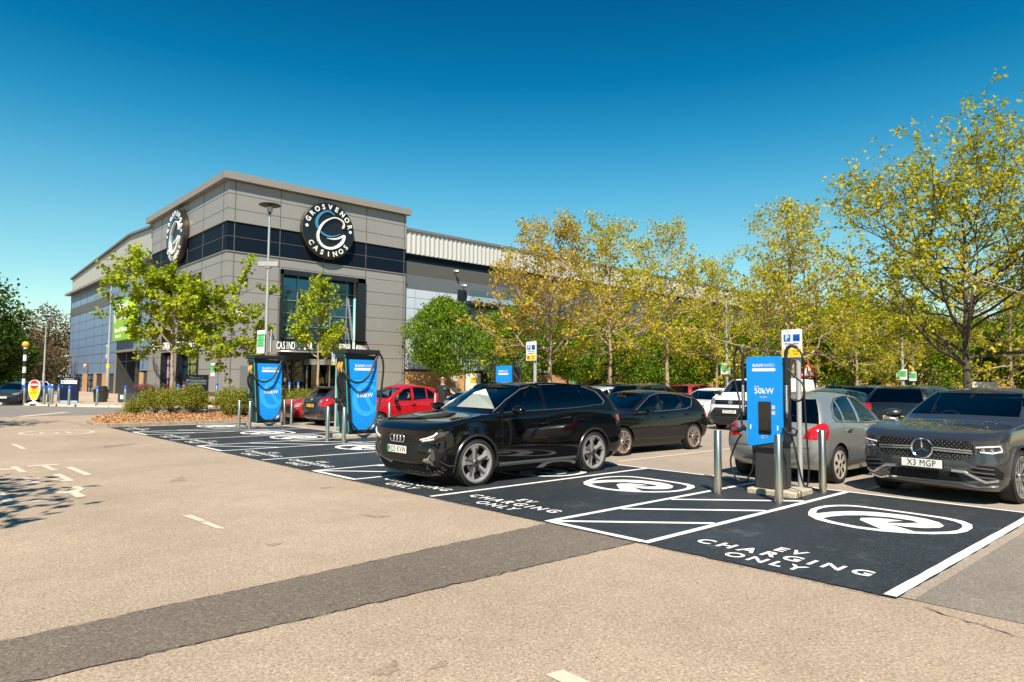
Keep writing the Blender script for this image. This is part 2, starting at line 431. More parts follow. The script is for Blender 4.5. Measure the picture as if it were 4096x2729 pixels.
    wo = w.build('wheel', [M_a, M_void, mat('brake_disc', (.28, .27, .26), .4, .8), M_b], parent, smooth=30)
    t.build('tyre', M_rubber, wo, smooth=40)
    return wo

def make_car(label, cat='car', name='parked_car', loc=(0, 0, 0), rz=0, group='cars parked in the car park', **s):
    """local frame: nose at x=0 looking to -x, tail at +L, z up"""
    root = thing(name, label, cat, loc, rz, group)
    L, hw, H = s['L'], s['W']/2, s['H']; hi = s.get('hi', False)
    zh, cx, cz = s['zh'], s['cowl'][0], s['cowl'][1]        # hood edge height, cowl
    wx, wz = s['ws']; rrx, rrz = s['rr']; rgx, rgz = s['rg']  # windscreen top, roof rear, rear glass foot
    belt = s['belt']; px, pz = s['peak']; hr = s.get('hr', hw-.28); tail = s.get('tail', L-.06); zt = s.get('zt', rgz-.06)
    fnose = s.get('fn', .40); rnose = s.get('rn', .34); zn = s.get('zn', .62)
    b0, b1 = belt
    rows = [
        dict(xf=.16, xr=L-.16, df=fnose, dr=rnose, n1=2.8, n2=3, hw=hw-.12, z=[(0, s.get('zb', .2)), (L*.25, .18), (L*.75, .18), (L, .26)]),
        dict(xf=.05, xr=L-.05, df=fnose, dr=rnose, n1=2.8, n2=3.2, hw=hw-.04, z=[(0, .30), (L*.25, .30), (L*.75, .30), (L, .36)]),
        dict(xf=0, xr=L, df=fnose, dr=rnose, n1=s.get('n1', 2.8), n2=3.4, hw=hw, z=[(0, .48), (L*.5, .52), (L, .55)]),
        dict(xf=s.get('x3', .02), xr=L-.02, df=fnose, dr=rnose, n1=s.get('n1', 2.8), n2=3.4, hw=hw-.005, z=[(0, zn), (cx, zn+.10), (L*.6, b0-.26), (L, .80)]),
        dict(xf=s.get('x4', .10), xr=tail, df=fnose+.02, dr=rnose, n1=s.get('n1', 2.8), n2=3.4, hw=hw-.035, z=[(.1, zh), (.55, zh+(cz-zh)*.45), (cx, cz-.07), (cx+.9, b0-.06), (L*.72, b1-.07), (tail, zt)]),
        dict(xf=cx, xr=rgx, df=s.get('cdf', .34), dr=.22, n1=2.6, n2=3.4, hw=hw-.10, dz=s.get('hc', .03), z=[(cx, cz-.02), (cx+.45, (cz+b0)/2), (cx+1.0, b0), (L*.72, b1), (rgx, rgz)]),
        dict(xf=wx, xr=rrx, df=.16, dr=.14, n1=4, n2=4, hw=hr, z=[(wx, wz-.03), (px, pz-.055), (rrx, rrz-.03)]),
    ]
    for k, v in s.get('rows', {}).items(): rows[k].update(v)
    cols = (12, 34, 10) if hi else (7, 16, 6)
    R = [ring(r, cols, s) for r in rows]; ncol = len(R[0])
    sub = [2, 2, 3, 3, 7] if hi else [1, 1, 2, 2, 4]
    G, rowid = [], []
    for i in range(5):
        for k in range(sub[i]):
            t = k/sub[i]; line = []
            for c in range(ncol):
                p1, p2 = R[i][c], R[i+1][c]; p0 = R[i-1][c] if i > 0 else p1*2-p2; p3 = R[i+2][c] if i < 4 else p2*2-p1
                if i == 4: p3 = p2+(p2-p1)*.8
                line.append(.5*((2*p1)+(p2-p0)*t+(2*p0-5*p1+4*p2-p3)*t*t+(3*p1-p0-3*p2+p3)*t**3))
            G.append(line); rowid.append(i)
    ng = 6 if hi else 3
    for k in range(ng):                              # glasshouse: gentle bulge
        t = k/ng
        line = []
        for c in range(ncol):
            p = R[5][c].lerp(R[6][c], t); q = Vector((0, R[5][c].y, 0)); o = 4*t*(1-t)*s.get('bulge', .028)
            nrm = Vector(((-1 if c < cols[0] else (1 if c > cols[0]+cols[1] else 0))*.9, R[5][c].y/hw, 0))
            line.append(p+nrm*o)
        G.append(line); rowid.append(5)
    crown = s.get('crown', .055); cxn = (wx+rrx)/2
    for t in ([0, .06, .16, .34, .6, 1.] if hi else [0, .12, .45, 1.]):      # roof
        line = []
        for c in range(ncol):
            p = R[6][c]; e = 1-(1-t)**2.6
            line.append(Vector((p.x+((cxn-p.x)*.10*min(1, t*3) if c < cols[0] or c > cols[0]+cols[1] else 0)*0, p.y*(1-t), p.z+crown*e)))
        G.append(line); rowid.append(6)
    bm = bmesh.new(); lay = bm.faces.layers.int.new('row'); reg = bm.faces.layers.int.new('reg')
    VV = [[bm.verts.new(p) for p in line] for line in G]
    WW = [[(VV[i][j] if abs(G[i][j].y) < 1e-6 else bm.verts.new((G[i][j].x, -G[i][j].y, G[i][j].z))) for j in range(ncol)] for i in range(len(G))]
    for i in range(len(G)-1):
        for j in range(ncol-1):
            ymid = (G[i][j].y+G[i][j+1].y)/2/hw
            for T, fl in ((VV, False), (WW, True)):
                q = [T[i][j], T[i][j+1], T[i+1][j+1], T[i+1][j]]
                u = []
                for v in q:
                    if v not in u: u.append(v)
                if len(u) < 3: continue
                if not fl: u.reverse()
                try: f = bm.faces.new(u)
                except ValueError: continue
                f[lay] = rowid[i]
                sk = 1 if ng > 3 else 0
                if rowid[i] == 5:
                    first = i-rowid.index(5)
                    pil = s.get('pillar', .90)
                    if j < cols[0] and R[5][min(j+1, ncol-1)].y <= pil*(hw-.10) and first >= sk: f[reg] = 1
                    if j > cols[0]+cols[1] and R[5][j].y <= s.get('rpillar', .86)*(hw-.10) and first >= (0 if s.get('rglow') else sk) and first < ng-(0 if s.get('rglow') else sk) and not s.get('norear'): f[reg] = 2
    bmesh.ops.remove_doubles(bm, verts=bm.verts, dist=1e-5)
    bmesh.ops.recalc_face_normals(bm, faces=bm.faces)
    bm.verts.ensure_lookup_table()
    bvh = BVHTree.FromBMesh(bm)
    def sy(x, z, sg=-1):
        h = bvh.ray_cast(Vector((x, sg*3, z)), Vector((0, -sg, 0))); return h[0].y if h[0] else sg*hw
    def fx(y, z, fr=True):
        h = bvh.ray_cast(Vector((-2 if fr else L+2, y, z)), Vector((1 if fr else -1, 0, 0))); return h[0].x if h[0] else (0 if fr else L)
    def tz(x, y):
        h = bvh.ray_cast(Vector((x, y, 5)), Vector((0, 0, -1))); return h[0].z if h[0] else H
    # wheel arches
    R_w = s['R']; fa = s['fa']; ra = fa+s['wb']; ar = R_w+s.get('arch', .045)
    for ax_ in (fa, ra):
        poly = [(ax_+ar*cos(pi*k/14), R_w+ar*sin(pi*k/14)) for k in range(15)]+[(ax_-ar*1.0, -.2), (ax_+ar*1.0, -.2)][::1]
        for sg in (-1, 1):
            fs = convex_cut(bm, poly, 'y', lambda f, sg=sg: f.calc_center_median().y*sg > hw*.45)
            bmesh.ops.delete(bm, geom=fs, context='FACES')
    # outlines
    regs = ['body', 'windscreen', 'rear_window']; rmat = {1: s.get('wsg', M_glass), 2: s.get('rwg', M_tint)}; inbody = [s['paint']]; bodyix = {}
    def region(pname, m, ax, poly, sides=(-1, 1), rowf=None, fr=True):
        if pname is None:
            if m not in inbody: inbody.append(m)
            code = 1000+inbody.index(m)
            ids = code
        for sg in sides:
            if ax == 'y': filt = lambda f: f.calc_center_median().y*sg > .3 and abs(f.normal.y) > .25 and (rowf is None or f[lay] in rowf)
            elif ax == 'x': filt = lambda f: (f.normal.x < -.12 if fr else f.normal.x > .12) and (rowf is None or f[lay] in rowf)
            else: filt = lambda f: f.normal.z > .3 and (rowf is None or f[lay] in rowf)
            pp = poly if (ax == 'y') else [(a*sg, b) for a, b in poly] if ax == 'x' else [(a, b*sg) for a, b in poly]
            fs = convex_cut(bm, pp, ax, filt)
            if pname is not None:
                regs.append(pname); code = len(regs)-1; rmat[code] = m; bodyix[code] = None
            for f in fs:
                if f[reg] in (1, 2) and pname in ('window',): continue
                f[reg] = code
    for q in s.get('regions', []): region(*q[:4], **(q[4] if len(q) > 4 else {}))
    # split
    src = bmesh.new()
    me_all = bpy.data.meshes.new('body'); 
    codes = sorted({f[reg] for f in bm.faces})
    groups = {}
    for f in bm.faces:
        k = f[reg]; groups.setdefault(k if 0 < k < 1000 else 0, []).append(f)
    for code, fs in groups.items():
        idx, vs, F, mi = {}, [], [], []
        nv = {}
        for f in fs:
            q = []
            for v in f.verts:
                if v not in idx: idx[v] = len(vs); vs.append(v.co.copy())
                q.append(idx[v])
            F.append(tuple(q)); mi.append(f[reg]-1000 if f[reg] >= 1000 else 0)
        if code in (1, 2) or regs[code] == 'window':
            for v in idx: vs[idx[v]] -= v.normal*.004
        nm = regs[code] if code else 'body'
        me = bpy.data.meshes.new(nm); me.from_pydata([tuple(v) for v in vs], [], F)
        for m in (inbody if code == 0 else [rmat[code]]): me.materials.append(m)
        for p, i in zip(me.polygons, mi): p.material_index = i
        smooth_mesh(me, 32)
        o = bpy.data.objects.new(nm, me); C.objects.link(o); o.parent = root
    bm.free()
    # wheels, liners, floor, cabin
    yw = hw-.012-s.get('tw', .22)/2
    und = MB()
    for ax_ in (fa, ra):
        for sg in (-1, 1):
            if not s.get('nearonly') or sg < 0 or hi:
                wheel_parts(root, ax_, sg*yw, R_w, s['rim'], s.get('tw', .22), s.get('wheel', 'far'), sg, s.get('wm', M_alloy), s.get('wm2', M_dark))
            a0, a1 = (sg*(hw-.07), sg*(hw-.42))
            arc = [(ax_+ar*cos(pi*k/14), R_w+ar*sin(pi*k/14)) for k in range(15)]
            arc = [(ax_+ar, .26)]+arc+[(ax_-ar, .26)]
            und.grid([[(x, a0, z) for x, z in arc], [(x, a1, z) for x, z in arc]])
            und.add([(x, a1, z) for x, z in arc], [tuple(range(len(arc)))])
    und.box((L/2, 0, .27), (L-.5, 2*hw-.9, .14)); und.box(((fa+ra)/2, 0, .27), (s['wb']-2*ar-.02, 2*hw-.2, .12))
    und.build('underbody', M_void, root)
    cab = MB(); z0 = b0-.16
    x0, x1 = cx+.25, rgx-.1
    cab.box(((x0+x1)/2, 0, .52), (x1-x0, 2*hw-.30, .30)); cab.box((x0+.18, 0, z0-.02), (.42, 2*hw-.36, .24), bev=.08)
    cab.build('cabin_floor', M_inner, root)
    sx = s.get('seats', [cx+1.15, min(cx+1.95, rrx-.62)]); hk = min(1, (H-.62)/.90)
    for i, x in enumerate(sx):
        for sg in (-1, 1):
            st = MB(); st.box((x, sg*.36, .66), (.5, .46, .16), bev=.06)
            st.M = Matrix.Translation((x+.27, sg*.36, .66)) @ Matrix.Rotation(.22, 4, 'Y') @ Matrix.Scale(hk*(.92 if i else 1), 4)
            st.box((0, 0, .30), (.13, .46, .58), bev=.055); st.box((.02, 0, .68), (.10, .26, .17), bev=.045)
            st.build('seat', M_seat, root, smooth=50)
    if s.get('wheel_x', True):
        sw = MB(); sw.M = Matrix.Translation((cx+.72, .36, b0-.06)) @ Matrix.Rotation(-1.15, 4, 'Y')
        P = [(.18*cos(a*pi/12), .18*sin(a*pi/12), 0) for a in range(25)]; sw.tube(P, .016, 6, cap=False); sw.box((0, 0, 0), (.12, .3, .02), bev=.01)
        sw.build('steering_wheel', M_dark, root, smooth=50)
    # mirrors
    if s.get('mirror', True):
        mx, mz = s.get('mir', (cx+.42, b0+.04)); ms = s.get('msc', 1.)
        for sg in (-1, 1):
            m_ = MB(); y0 = sy(mx+.06, mz-.05, sg)
            prof = [(.0, .03, .03), (.03, .075, .055), (.10, .10, .075), (.19, .085, .06), (.23, .03, .03)]
            rowsm = []
            for d, rx_, rz_ in prof:
                rowsm.append([(mx+rx_*ms*cos(2*pi*k/12)-d*.15, y0+sg*(.07+d)*ms, mz+.03+rz_*ms*sin(2*pi*k/12)) for k in range(13)])
            m_.grid(rowsm); m_.add(rowsm[0][:-1], [tuple(range(12))]); m_.add(rowsm[-1][:-1], [tuple(range(12))])
            m_.box((mx+.03, y0+sg*.05, mz-.045), (.07, .16, .03), bev=.01, mi=1)
            mo = m_.build('door_mirror', [s.get('mpaint', s['paint']), M_dark], root, smooth=50)
    # plates
    def plate(txt, x, y, z, col, back=False, w=.52, tilt=0, green=False, ink=True):
        p = MB(); sg = 1 if back else -1
        p.M = Matrix.Translation((x+sg*.012, y, z)) @ Matrix.Rotation(tilt, 4, 'Y')
        p.box((0, 0, 0), (.014, w, .111), bev=.004)
        Mx = face_mat((sg*.008, (-.02 if green else 0)*(-sg), 0), (0, sg, 0))
        if green: p.box((sg*.0085, sg*-1*(w/2-.024), 0), (.002, .044, .106), mi=2)
        if ink: put_text(p, txt, Mx, .122, .0015, 0., .82*w/.52, mi=1, space=1.08)
        p.build('number_plate', [col, M_ink, M_green], root)
    for pl in s.get('plates', []): plate(*pl[:5], **(pl[5] if len(pl) > 5 else {}))
    ctx = dict(root=root, sy=sy, fx=fx, tz=tz, hw=hw, L=L, s=s)
    if s.get('extra'): s['extra'](ctx)
    return root

def door_handles(ctx, pts, m=None, w=.17):
    for x, z in pts:
        for sg in (-1, 1):
            y = ctx['sy'](x, z, sg); h = MB(); h.box((x, y+sg*.024, z), (w, .022, .028), bev=.01)
            h.box((x-w*.4, y+sg*.008, z), (.03, .03, .022)); h.box((x+w*.4, y+sg*.008, z), (.03, .03, .022))
            h.build('door_handle', m or ctx['s']['paint'], ctx['root'], smooth=40)
def side_line(ctx, name, pts, r, m, sides=(-1, 1), off=.004, n=6):
    for sg in sides:
        t = MB(); t.tube([(x, ctx['sy'](x, z, sg)+sg*off, z) for x, z in pts], r, n); t.build(name, m, ctx['root'], smooth=50)
def front_line(ctx, name, pts, r, m, off=.006, fr=True, n=6):
    t = MB(); sg = -1 if fr else 1
    for seg in pts: t.tube([(ctx['fx'](y, z, fr)+sg*off, y, z) for y, z in seg], r, n)
    return t.build(name, m, ctx['root'], smooth=50)
def dens(pts, k=6):
    out = []
    for a, b in zip(pts, pts[1:]): out += [tuple(a[i]+(b[i]-a[i])*j/k for i in range(len(a))) for j in range(k)]
    return out+[pts[-1]]
def gapv(x, z0, z1, dx=0):    # thin near-vertical shut line
    return (None, M_gap, 'y', [(x-.004, z0), (x+.004, z0), (x+.004+dx, z1), (x-.004+dx, z1)])
def gaph(x0, x1, z, dz=0):
    return (None, M_gap, 'y', [(x0, z-.004), (x1, z+dz-.004), (x1, z+dz+.004), (x0, z+.004)])
M_archt = mat('arch_trim_dark', (.018, .019, .021), .3)
P_black = paint('paint_black', (.0035, .0036, .0042), 0, .25)
P_black2 = paint('paint_black_leon', (.006, .0062, .0068), 0, .3)
P_red = paint('paint_red', (.42, .006, .010), 0, .3)
P_silver = paint('paint_silver_grey', (.36, .37, .36), .6, .36)
P_grey = paint('paint_selenite_grey', (.075, .08, .088), .7, .33)
P_focus = paint('paint_dark_grey', (.05, .055, .065), .6, .35)
P_white = paint('paint_white', (.80, .80, .78), 0, .35)
M_grille = mat('grille_black', (.006, .006, .007), .3, bump=(60, .8))
M_trim = mat('grey_trim', (.055, .058, .062), .45)
M_satin = mat('satin_silver', (.5, .5, .5), .3, .9)

# --- black electric SUV in the charging bay
def audi_extra(c):
    fx, sy, tz, root, L, hw = c['fx'], c['sy'], c['tz'], c['root'], c['L'], c['hw']
    r = MB()
    for k in range(4):
        y0 = -.135+.09*k; z0 = .735; x0 = fx(y0, z0)-.02
        r.tube([(x0, y0+.058*cos(a*pi/10), z0+.058*sin(a*pi/10)) for a in range(21)], .008, 6, cap=False)
    r.build('badge', M_chrome, root, smooth=50)
    # grille lattice: rows of small studs
    g = MB()
    for i in range(9):
        for j in range(13):
            y = -.42+.07*j+(.035 if i % 2 else 0); z = .42+.045*i
            w = .50-(.16*(.52-z)/.12 if z < .52 else 0)-(.05*(z-.7)/.08 if z > .7 else 0)
            if abs(y) < w-.03: g.box((fx(y, z)-.004, y, z), (.008, .018, .008))
    g.build('grille_studs', mat('stud_gloss', (.03, .03, .03), .15, .6), root)
    # lamps
    for sg in (-1, 1):
        d = MB()
        P = dens([(sg*.56, .735), (sg*.70, .765), (sg*.80, .80), (sg*.845, .85)], 4)
        d.tube([(fx(y, z)-.004, y, z) for y, z in P], [.012+.006*i/len(P) for i in range(len(P))], 6)
        P = dens([(sg*.60, .715), (sg*.70, .735), (sg*.80, .755)], 3); d.tube([(fx(y, z)-.003, y, z) for y, z in P], .012, 6)
        d.build('light_strip', M_drl, root, smooth=50)
        # side intake wedge and blade
        w = MB()
        pts = [(sg*.62, .42), (sg*.76, .62), (sg*.80, .60), (sg*.74, .46), (sg*.79, .40), (sg*.78, .35)]
        vs = [(fx(y, z)-.012, y, z) for y, z in pts]; w.add(vs, [(0, 1, 2, 3), (0, 3, 4, 5)])
        w.build('intake_blade', M_satin, root)
        w = MB(); q = [(sg*.775, .61), (sg*.82, .60), (sg*.83, .45), (sg*.79, .41), (sg*.765, .47)]
        w.add([(fx(y, z)-.016, y, z) for y, z in q], [tuple(range(5))]); w.build('intake_insert', M_trim, root)
    for sg in (-1, 1):
        b = MB(); P = dens([(2.0, sg*.585), (2.2, sg*.60), (3.2, sg*.60), (3.95, sg*.575)], 6)
        b.tube([(x, y, tz(x, y)+(.004 if i < 2 or i > len(P)-3 else .018)) for i, (x, y) in enumerate(P)], .014, 8); b.build('roof_rail', P_black, root, smooth=60)
    door_handles(c, [(2.28, .93), (3.28, .97)])
    # arch trims, sill, window surround
    for ax_ in (.86, 3.624):
        P = [(ax_+.425*cos(a), .365+.425*sin(a)) for a in [(-.30+pi*1.18*k/20) for k in range(21)]]
        side_line(c, 'arch_trim', P, .026, M_archt, off=-.010)
    side_line(c, 'sill_trim', dens([(1.34, .30), (3.14, .30)], 8), .035, M_trim, off=-.012)
    side_line(c, 'window_surround', dens([(1.36, 1.14), (1.66, 1.32), (2.02, 1.50), (2.35, 1.575), (3.0, 1.585), (3.62, 1.55), (3.92, 1.45), (4.05, 1.27), (3.95, 1.22)], 5), .009, M_satin)
    side_line(c, 'window_sill_trim', dens([(1.38, 1.12), (2.3, 1.145), (3.1, 1.17), (3.9, 1.215)], 6), .007, M_trim)
    front_line(c, 'front_lip', [dens([(-.74, .235), (-.5, .205), (.5, .205), (.74, .235)], 6)], .035, M_trim, off=-.012)
    # folded sunshade behind the screen
    sh = MB(); sh.add([(1.62, -.45, 1.16), (1.62, .62, 1.16), (1.80, .30, 1.44), (1.78, -.02, 1.50)], [(0, 1, 2, 3)])
    sh.add([(1.62, -.45, 1.16), (1.62, .62, 1.16), (1.55, .66, 1.08), (1.55, -.5, 1.08)], [(0, 1, 2, 3)])
    sh.build('sunshade', M_shade, root)
    rv = MB(); rv.box((1.95, 0, 1.46), (.04, .24, .07), bev=.02); rv.build('rear_view_mirror', M_dark, root)
    wi = MB()
    for y0 in (-.55, .05): wi.tube([(1.12, y0, 1.085), (1.22, y0+.5, 1.13)], .009, 5)
    wi.build('wiper', M_dark, root)
    lt = MB()
    for z in (.93, .97): lt.tube([(fx(y, z, False)+.004, y, z) for y in [-.8+.1*k for k in range(17)]], .010, 5)
    lt.build('rear_light_bar', M_red, root)

AW = [(None, M_grille, 'x', [(-.46, .40), (.46, .40), (.53, .52), (.50, .74), (.42, .80), (-.42, .80), (-.50, .74), (-.53, .52)], dict(sides=(1,))),
      (None, M_void, 'x', [(-.66, .24), (.66, .24), (.60, .335), (-.60, .335)], dict(sides=(1,))),
      (None, M_void, 'x', [(.60, .44), (.62, .37), (.84, .33), (.86, .45), (.86, .60), (.80, .66)], dict(sides=(-1, 1))),
      ('headlight', M_lampdark, 'x', [(.53, .715), (.74, .705), (.90, .80), (.915, .875), (.80, .83)], dict(sides=(-1, 1))),
      ('tail_light', M_red, 'x', [(.55, .90), (.95, .90), (.95, 1.03), (.60, 1.0)], dict(sides=(-1, 1), fr=False)),
      ('tail_light', M_red, 'y', [(4.30, .92), (4.62, .90), (4.62, 1.0), (4.25, 1.03)]),
      ('window', M_tint, 'y', [(2.47, 1.145), (3.36, 1.185), (3.45, 1.30), (3.40, 1.535), (3.0, 1.572), (2.50, 1.570)], dict(rowf=(5, 6))),
      ('window', M_tint, 'y', [(3.48, 1.195), (3.92, 1.225), (4.0, 1.27), (3.88, 1.44), (3.66, 1.525), (3.46, 1.545)], dict(rowf=(5, 6))),
      ('window', M_glass, 'y', [(1.50, 1.12), (2.38, 1.145), (2.40, 1.57), (2.28, 1.555), (1.98, 1.465), (1.66, 1.30), (1.50, 1.17)], dict(rowf=(5, 6))),
      gapv(1.38, .34, 1.09), gapv(2.43, .34, 1.15), gapv(3.16, .34, .80, .0), gapv(3.52, .95, 1.19, -.02), gaph(1.38, 3.16, .335),
      (None, M_gap, 'x', [(-.80, .845), (.80, .845), (.80, .853), (-.80, .853)], dict(sides=(1,)))]
audi = make_car('glossy black electric SUV with a white sunshade parked in the charging bay', loc=(5.96, 9.13, 0), hi=True,
    L=4.588, W=1.865, H=1.632, zh=.95, cowl=(1.20, 1.115), ws=(2.02, 1.555), rr=(4.20, 1.525), rg=(4.47, 1.13), belt=(1.13, 1.21), peak=(2.75, 1.632),
    zn=.70, n1=3.3, R=.365, fa=.86, wb=2.764, rim=.292, tw=.235, wheel='wedge', wm=mat('alloy_grey', (.50, .50, .50), .35, .6), wm2=mat('alloy_dark', (.10, .10, .10), .4, .5), arch=.05,
    paint=P_black, regions=AW, extra=audi_extra, fn=.42, hr=.645, mir=(1.60, 1.14), msc=1.1,
    plates=[('RJ25 KVW', .0, 0, .565, M_plate, dict(green=True)), ('RJ25 KVW', 4.56, 0, .62, M_plate_y, dict(back=True))])
# --- black hatchback with mesh alloys, behind the charging bay
def leon_extra(c):
    door_handles(c, [(2.30, .84), (3.22, .88)])
    side_line(c, 'window_surround', dens([(1.42, 1.0), (1.75, 1.17), (2.1, 1.32), (2.4, 1.385), (2.9, 1.385), (3.3, 1.355), (3.70, 1.26), (3.50, 1.05), (3.3, 1.02)], 5), .008, M_satin)
    side_line(c, 'window_sill_trim', dens([(1.45, .955), (2.4, .975), (3.32, 1.01)], 6), .006, M_satin)
    side_line(c, 'door_crease', dens([(.75, .78), (1.5, .76), (2.5, .80), (3.6, .86)], 6), .008, c['s']['paint'], off=-.004)
    rv = MB(); rv.box((1.85, 0, 1.30), (.04, .24, .06), bev=.02); rv.build('rear_view_mirror', M_dark, c['root'])
LEON = [(None, M_grille, 'x', [(-.38, .52), (.38, .52), (.44, .66), (-.44, .66)], dict(sides=(1,))),
      (None, M_void, 'x', [(-.55, .25), (.55, .25), (.50, .38), (-.50, .38)], dict(sides=(1,))),
      ('headlight', M_lampglass, 'x', [(.50, .60), (.80, .64), (.86, .76), (.56, .70)]),
      ('tail_light', M_red, 'x', [(.50, .82), (.90, .82), (.90, .95), (.50, .93)], dict(fr=False)),
      ('tail_light', M_red, 'y', [(3.98, .80), (4.3, .78), (4.3, .92), (3.96, .93)]),
      ('window', M_glass, 'y', [(1.62, .965), (2.33, .975), (2.30, 1.365), (2.05, 1.29), (1.75, 1.155), (1.56, 1.03)], dict(rowf=(5, 6))),
      ('window', M_glass, 'y', [(2.42, .98), (3.20, 1.01), (3.12, 1.345), (2.85, 1.372), (2.42, 1.375)], dict(rowf=(5, 6))),
      ('window', M_glass, 'y', [(3.27, 1.015), (3.46, 1.06), (3.66, 1.25), (3.20, 1.345)], dict(rowf=(5, 6))),
      gapv(1.45, .34, .92), gapv(2.38, .34, .96), gapv(3.12, .34, .70, .0), gapv(3.38, .78, .98, .0), gaph(1.45, 3.1, .33)]
leon = make_car('black five-door hatchback with pinkish mesh alloy wheels parked behind the black SUV', loc=(11.33, 10.50, 0), rz=rad(-2.5), hi=True,
    L=4.26, W=1.82, H=1.46, zh=.80, cowl=(1.15, .985), ws=(2.0, 1.375), rr=(3.88, 1.36), rg=(4.15, 1.04), belt=(.965, 1.02), peak=(2.6, 1.46), zn=.60,
    R=.318, fa=.87, wb=2.636, rim=.245, tw=.21, wheel='mesh', wm=mat('alloy_rose', (.66, .55, .50), .3, .8), arch=.05, paint=P_black2, regions=LEON, extra=leon_extra, hr=.60,
    mir=(1.62, .99), rwg=M_glass, plates=[('KX16 HVL', .0, 0, .46, M_plate)])

# --- silver-grey hatchback, tail to the chargers
def corsa_extra(c):
    door_handles(c, [(2.9, .86)], M_chrome)
    fx = c['fx']; sy = c['sy']; root = c['root']
    side_line(c, 'window_seal', dens([(1.30, .96), (1.66, 1.20), (1.95, 1.36), (2.4, 1.42), (2.9, 1.38), (3.18, 1.25), (3.30, 1.08), (3.2, 1.0), (2.2, .96), (1.35, .94)], 5), .007, M_dark)
    front_line(c, 'bumper_strip', [dens([(-.66, .60), (.66, .60)], 8)], .008, M_satin, fr=False)
    b = MB(); b.tube([(fx(0, .98, False)+.01, -.06, .93), (fx(0, .98, False)+.01, .06, .93)], .016, 6); b.build('badge', M_chrome, root)
    fl = MB(); fl.lathe([(.062, -.002), (.066, .002), (.06, .004)], 20, ax='y', c=(3.35, sy(3.35, .80, -1), .80)); fl.build('fuel_flap', c['s']['paint'], root, smooth=40)
    wi = MB(); wi.tube([(fx(0, 1.04, False)+.015, 0, 1.03), (fx(.3, 1.10, False)+.015, .32, 1.10)], .009, 5); wi.build('rear_wiper', M_dark, root)
    bl = MB(); bl.tube([(fx(y, 1.36, False)+.0, y, 1.375) for y in (-.18, 0, .18)], .018, 6); bl.build('brake_light', M_red, root)
CORSA = [('tail_light', M_red, 'x', [(.54, .74), (.9, .72), (.9, 1.0), (.76, 1.0), (.60, .88)], dict(fr=False)),
      ('tail_light', M_red, 'y', [(3.76, .76), (4.05, .70), (4.05, .93), (3.64, 1.0), (3.62, .95)]),
      (None, M_grille, 'x', [(-.4, .40), (.4, .40), (.45, .55), (-.45, .55)], dict(sides=(1,))),
      ('headlight', M_lampglass, 'x', [(.45, .65), (.8, .70), (.8, .86), (.5, .74)]),
      (None, M_gap, 'x', [(-.60, .60), (.60, .60), (.60, .608), (-.60, .608)], dict(sides=(1,), fr=False)),
      ('window', M_glass, 'y', [(1.42, .965), (2.22, .975), (2.27, 1.405), (1.98, 1.345), (1.68, 1.175)], dict(rowf=(5, 6))),
      ('window', M_glass, 'y', [(2.33, .98), (2.88, .99), (2.90, 1.355), (2.62, 1.40), (2.36, 1.408)], dict(rowf=(5, 6))),
      ('window', M_glass, 'y', [(2.95, 1.0), (3.12, 1.02), (3.23, 1.10), (3.12, 1.25), (2.95, 1.34)], dict(rowf=(5, 6))),
      gapv(1.30, .34, .93), gapv(2.28, .34, .96), gapv(2.98, .34, .72, .0), gapv(3.10, .80, .98, .0), gaph(1.3, 2.98, .33)]
corsa = make_car('silver-grey hatchback seen from behind beside the tall blue charger', loc=(14.89, 5.52, 0), rz=pi, hi=True,
    L=4.0, W=1.74, H=1.49, zh=.84, cowl=(1.0, .98), ws=(1.78, 1.40), rr=(3.50, 1.40), rg=(3.84, .97), belt=(.965, 1.01), peak=(2.3, 1.49), zn=.62,
    R=.31, fa=.80, wb=2.511, rim=.225, tw=.19, wheel='cover', wm=mat('wheel_cover_beige', (.60, .55, .47), .4, .3), arch=.05, paint=P_silver, regions=CORSA, extra=corsa_extra,
    hr=.575, mir=(1.42, .98), rn=.34, rwg=M_tint, mpaint=P_silver, rpillar=.97, rglow=1, plates=[('YH09 XCB', 4.0, .05, .49, M_plate_y, dict(back=True))])

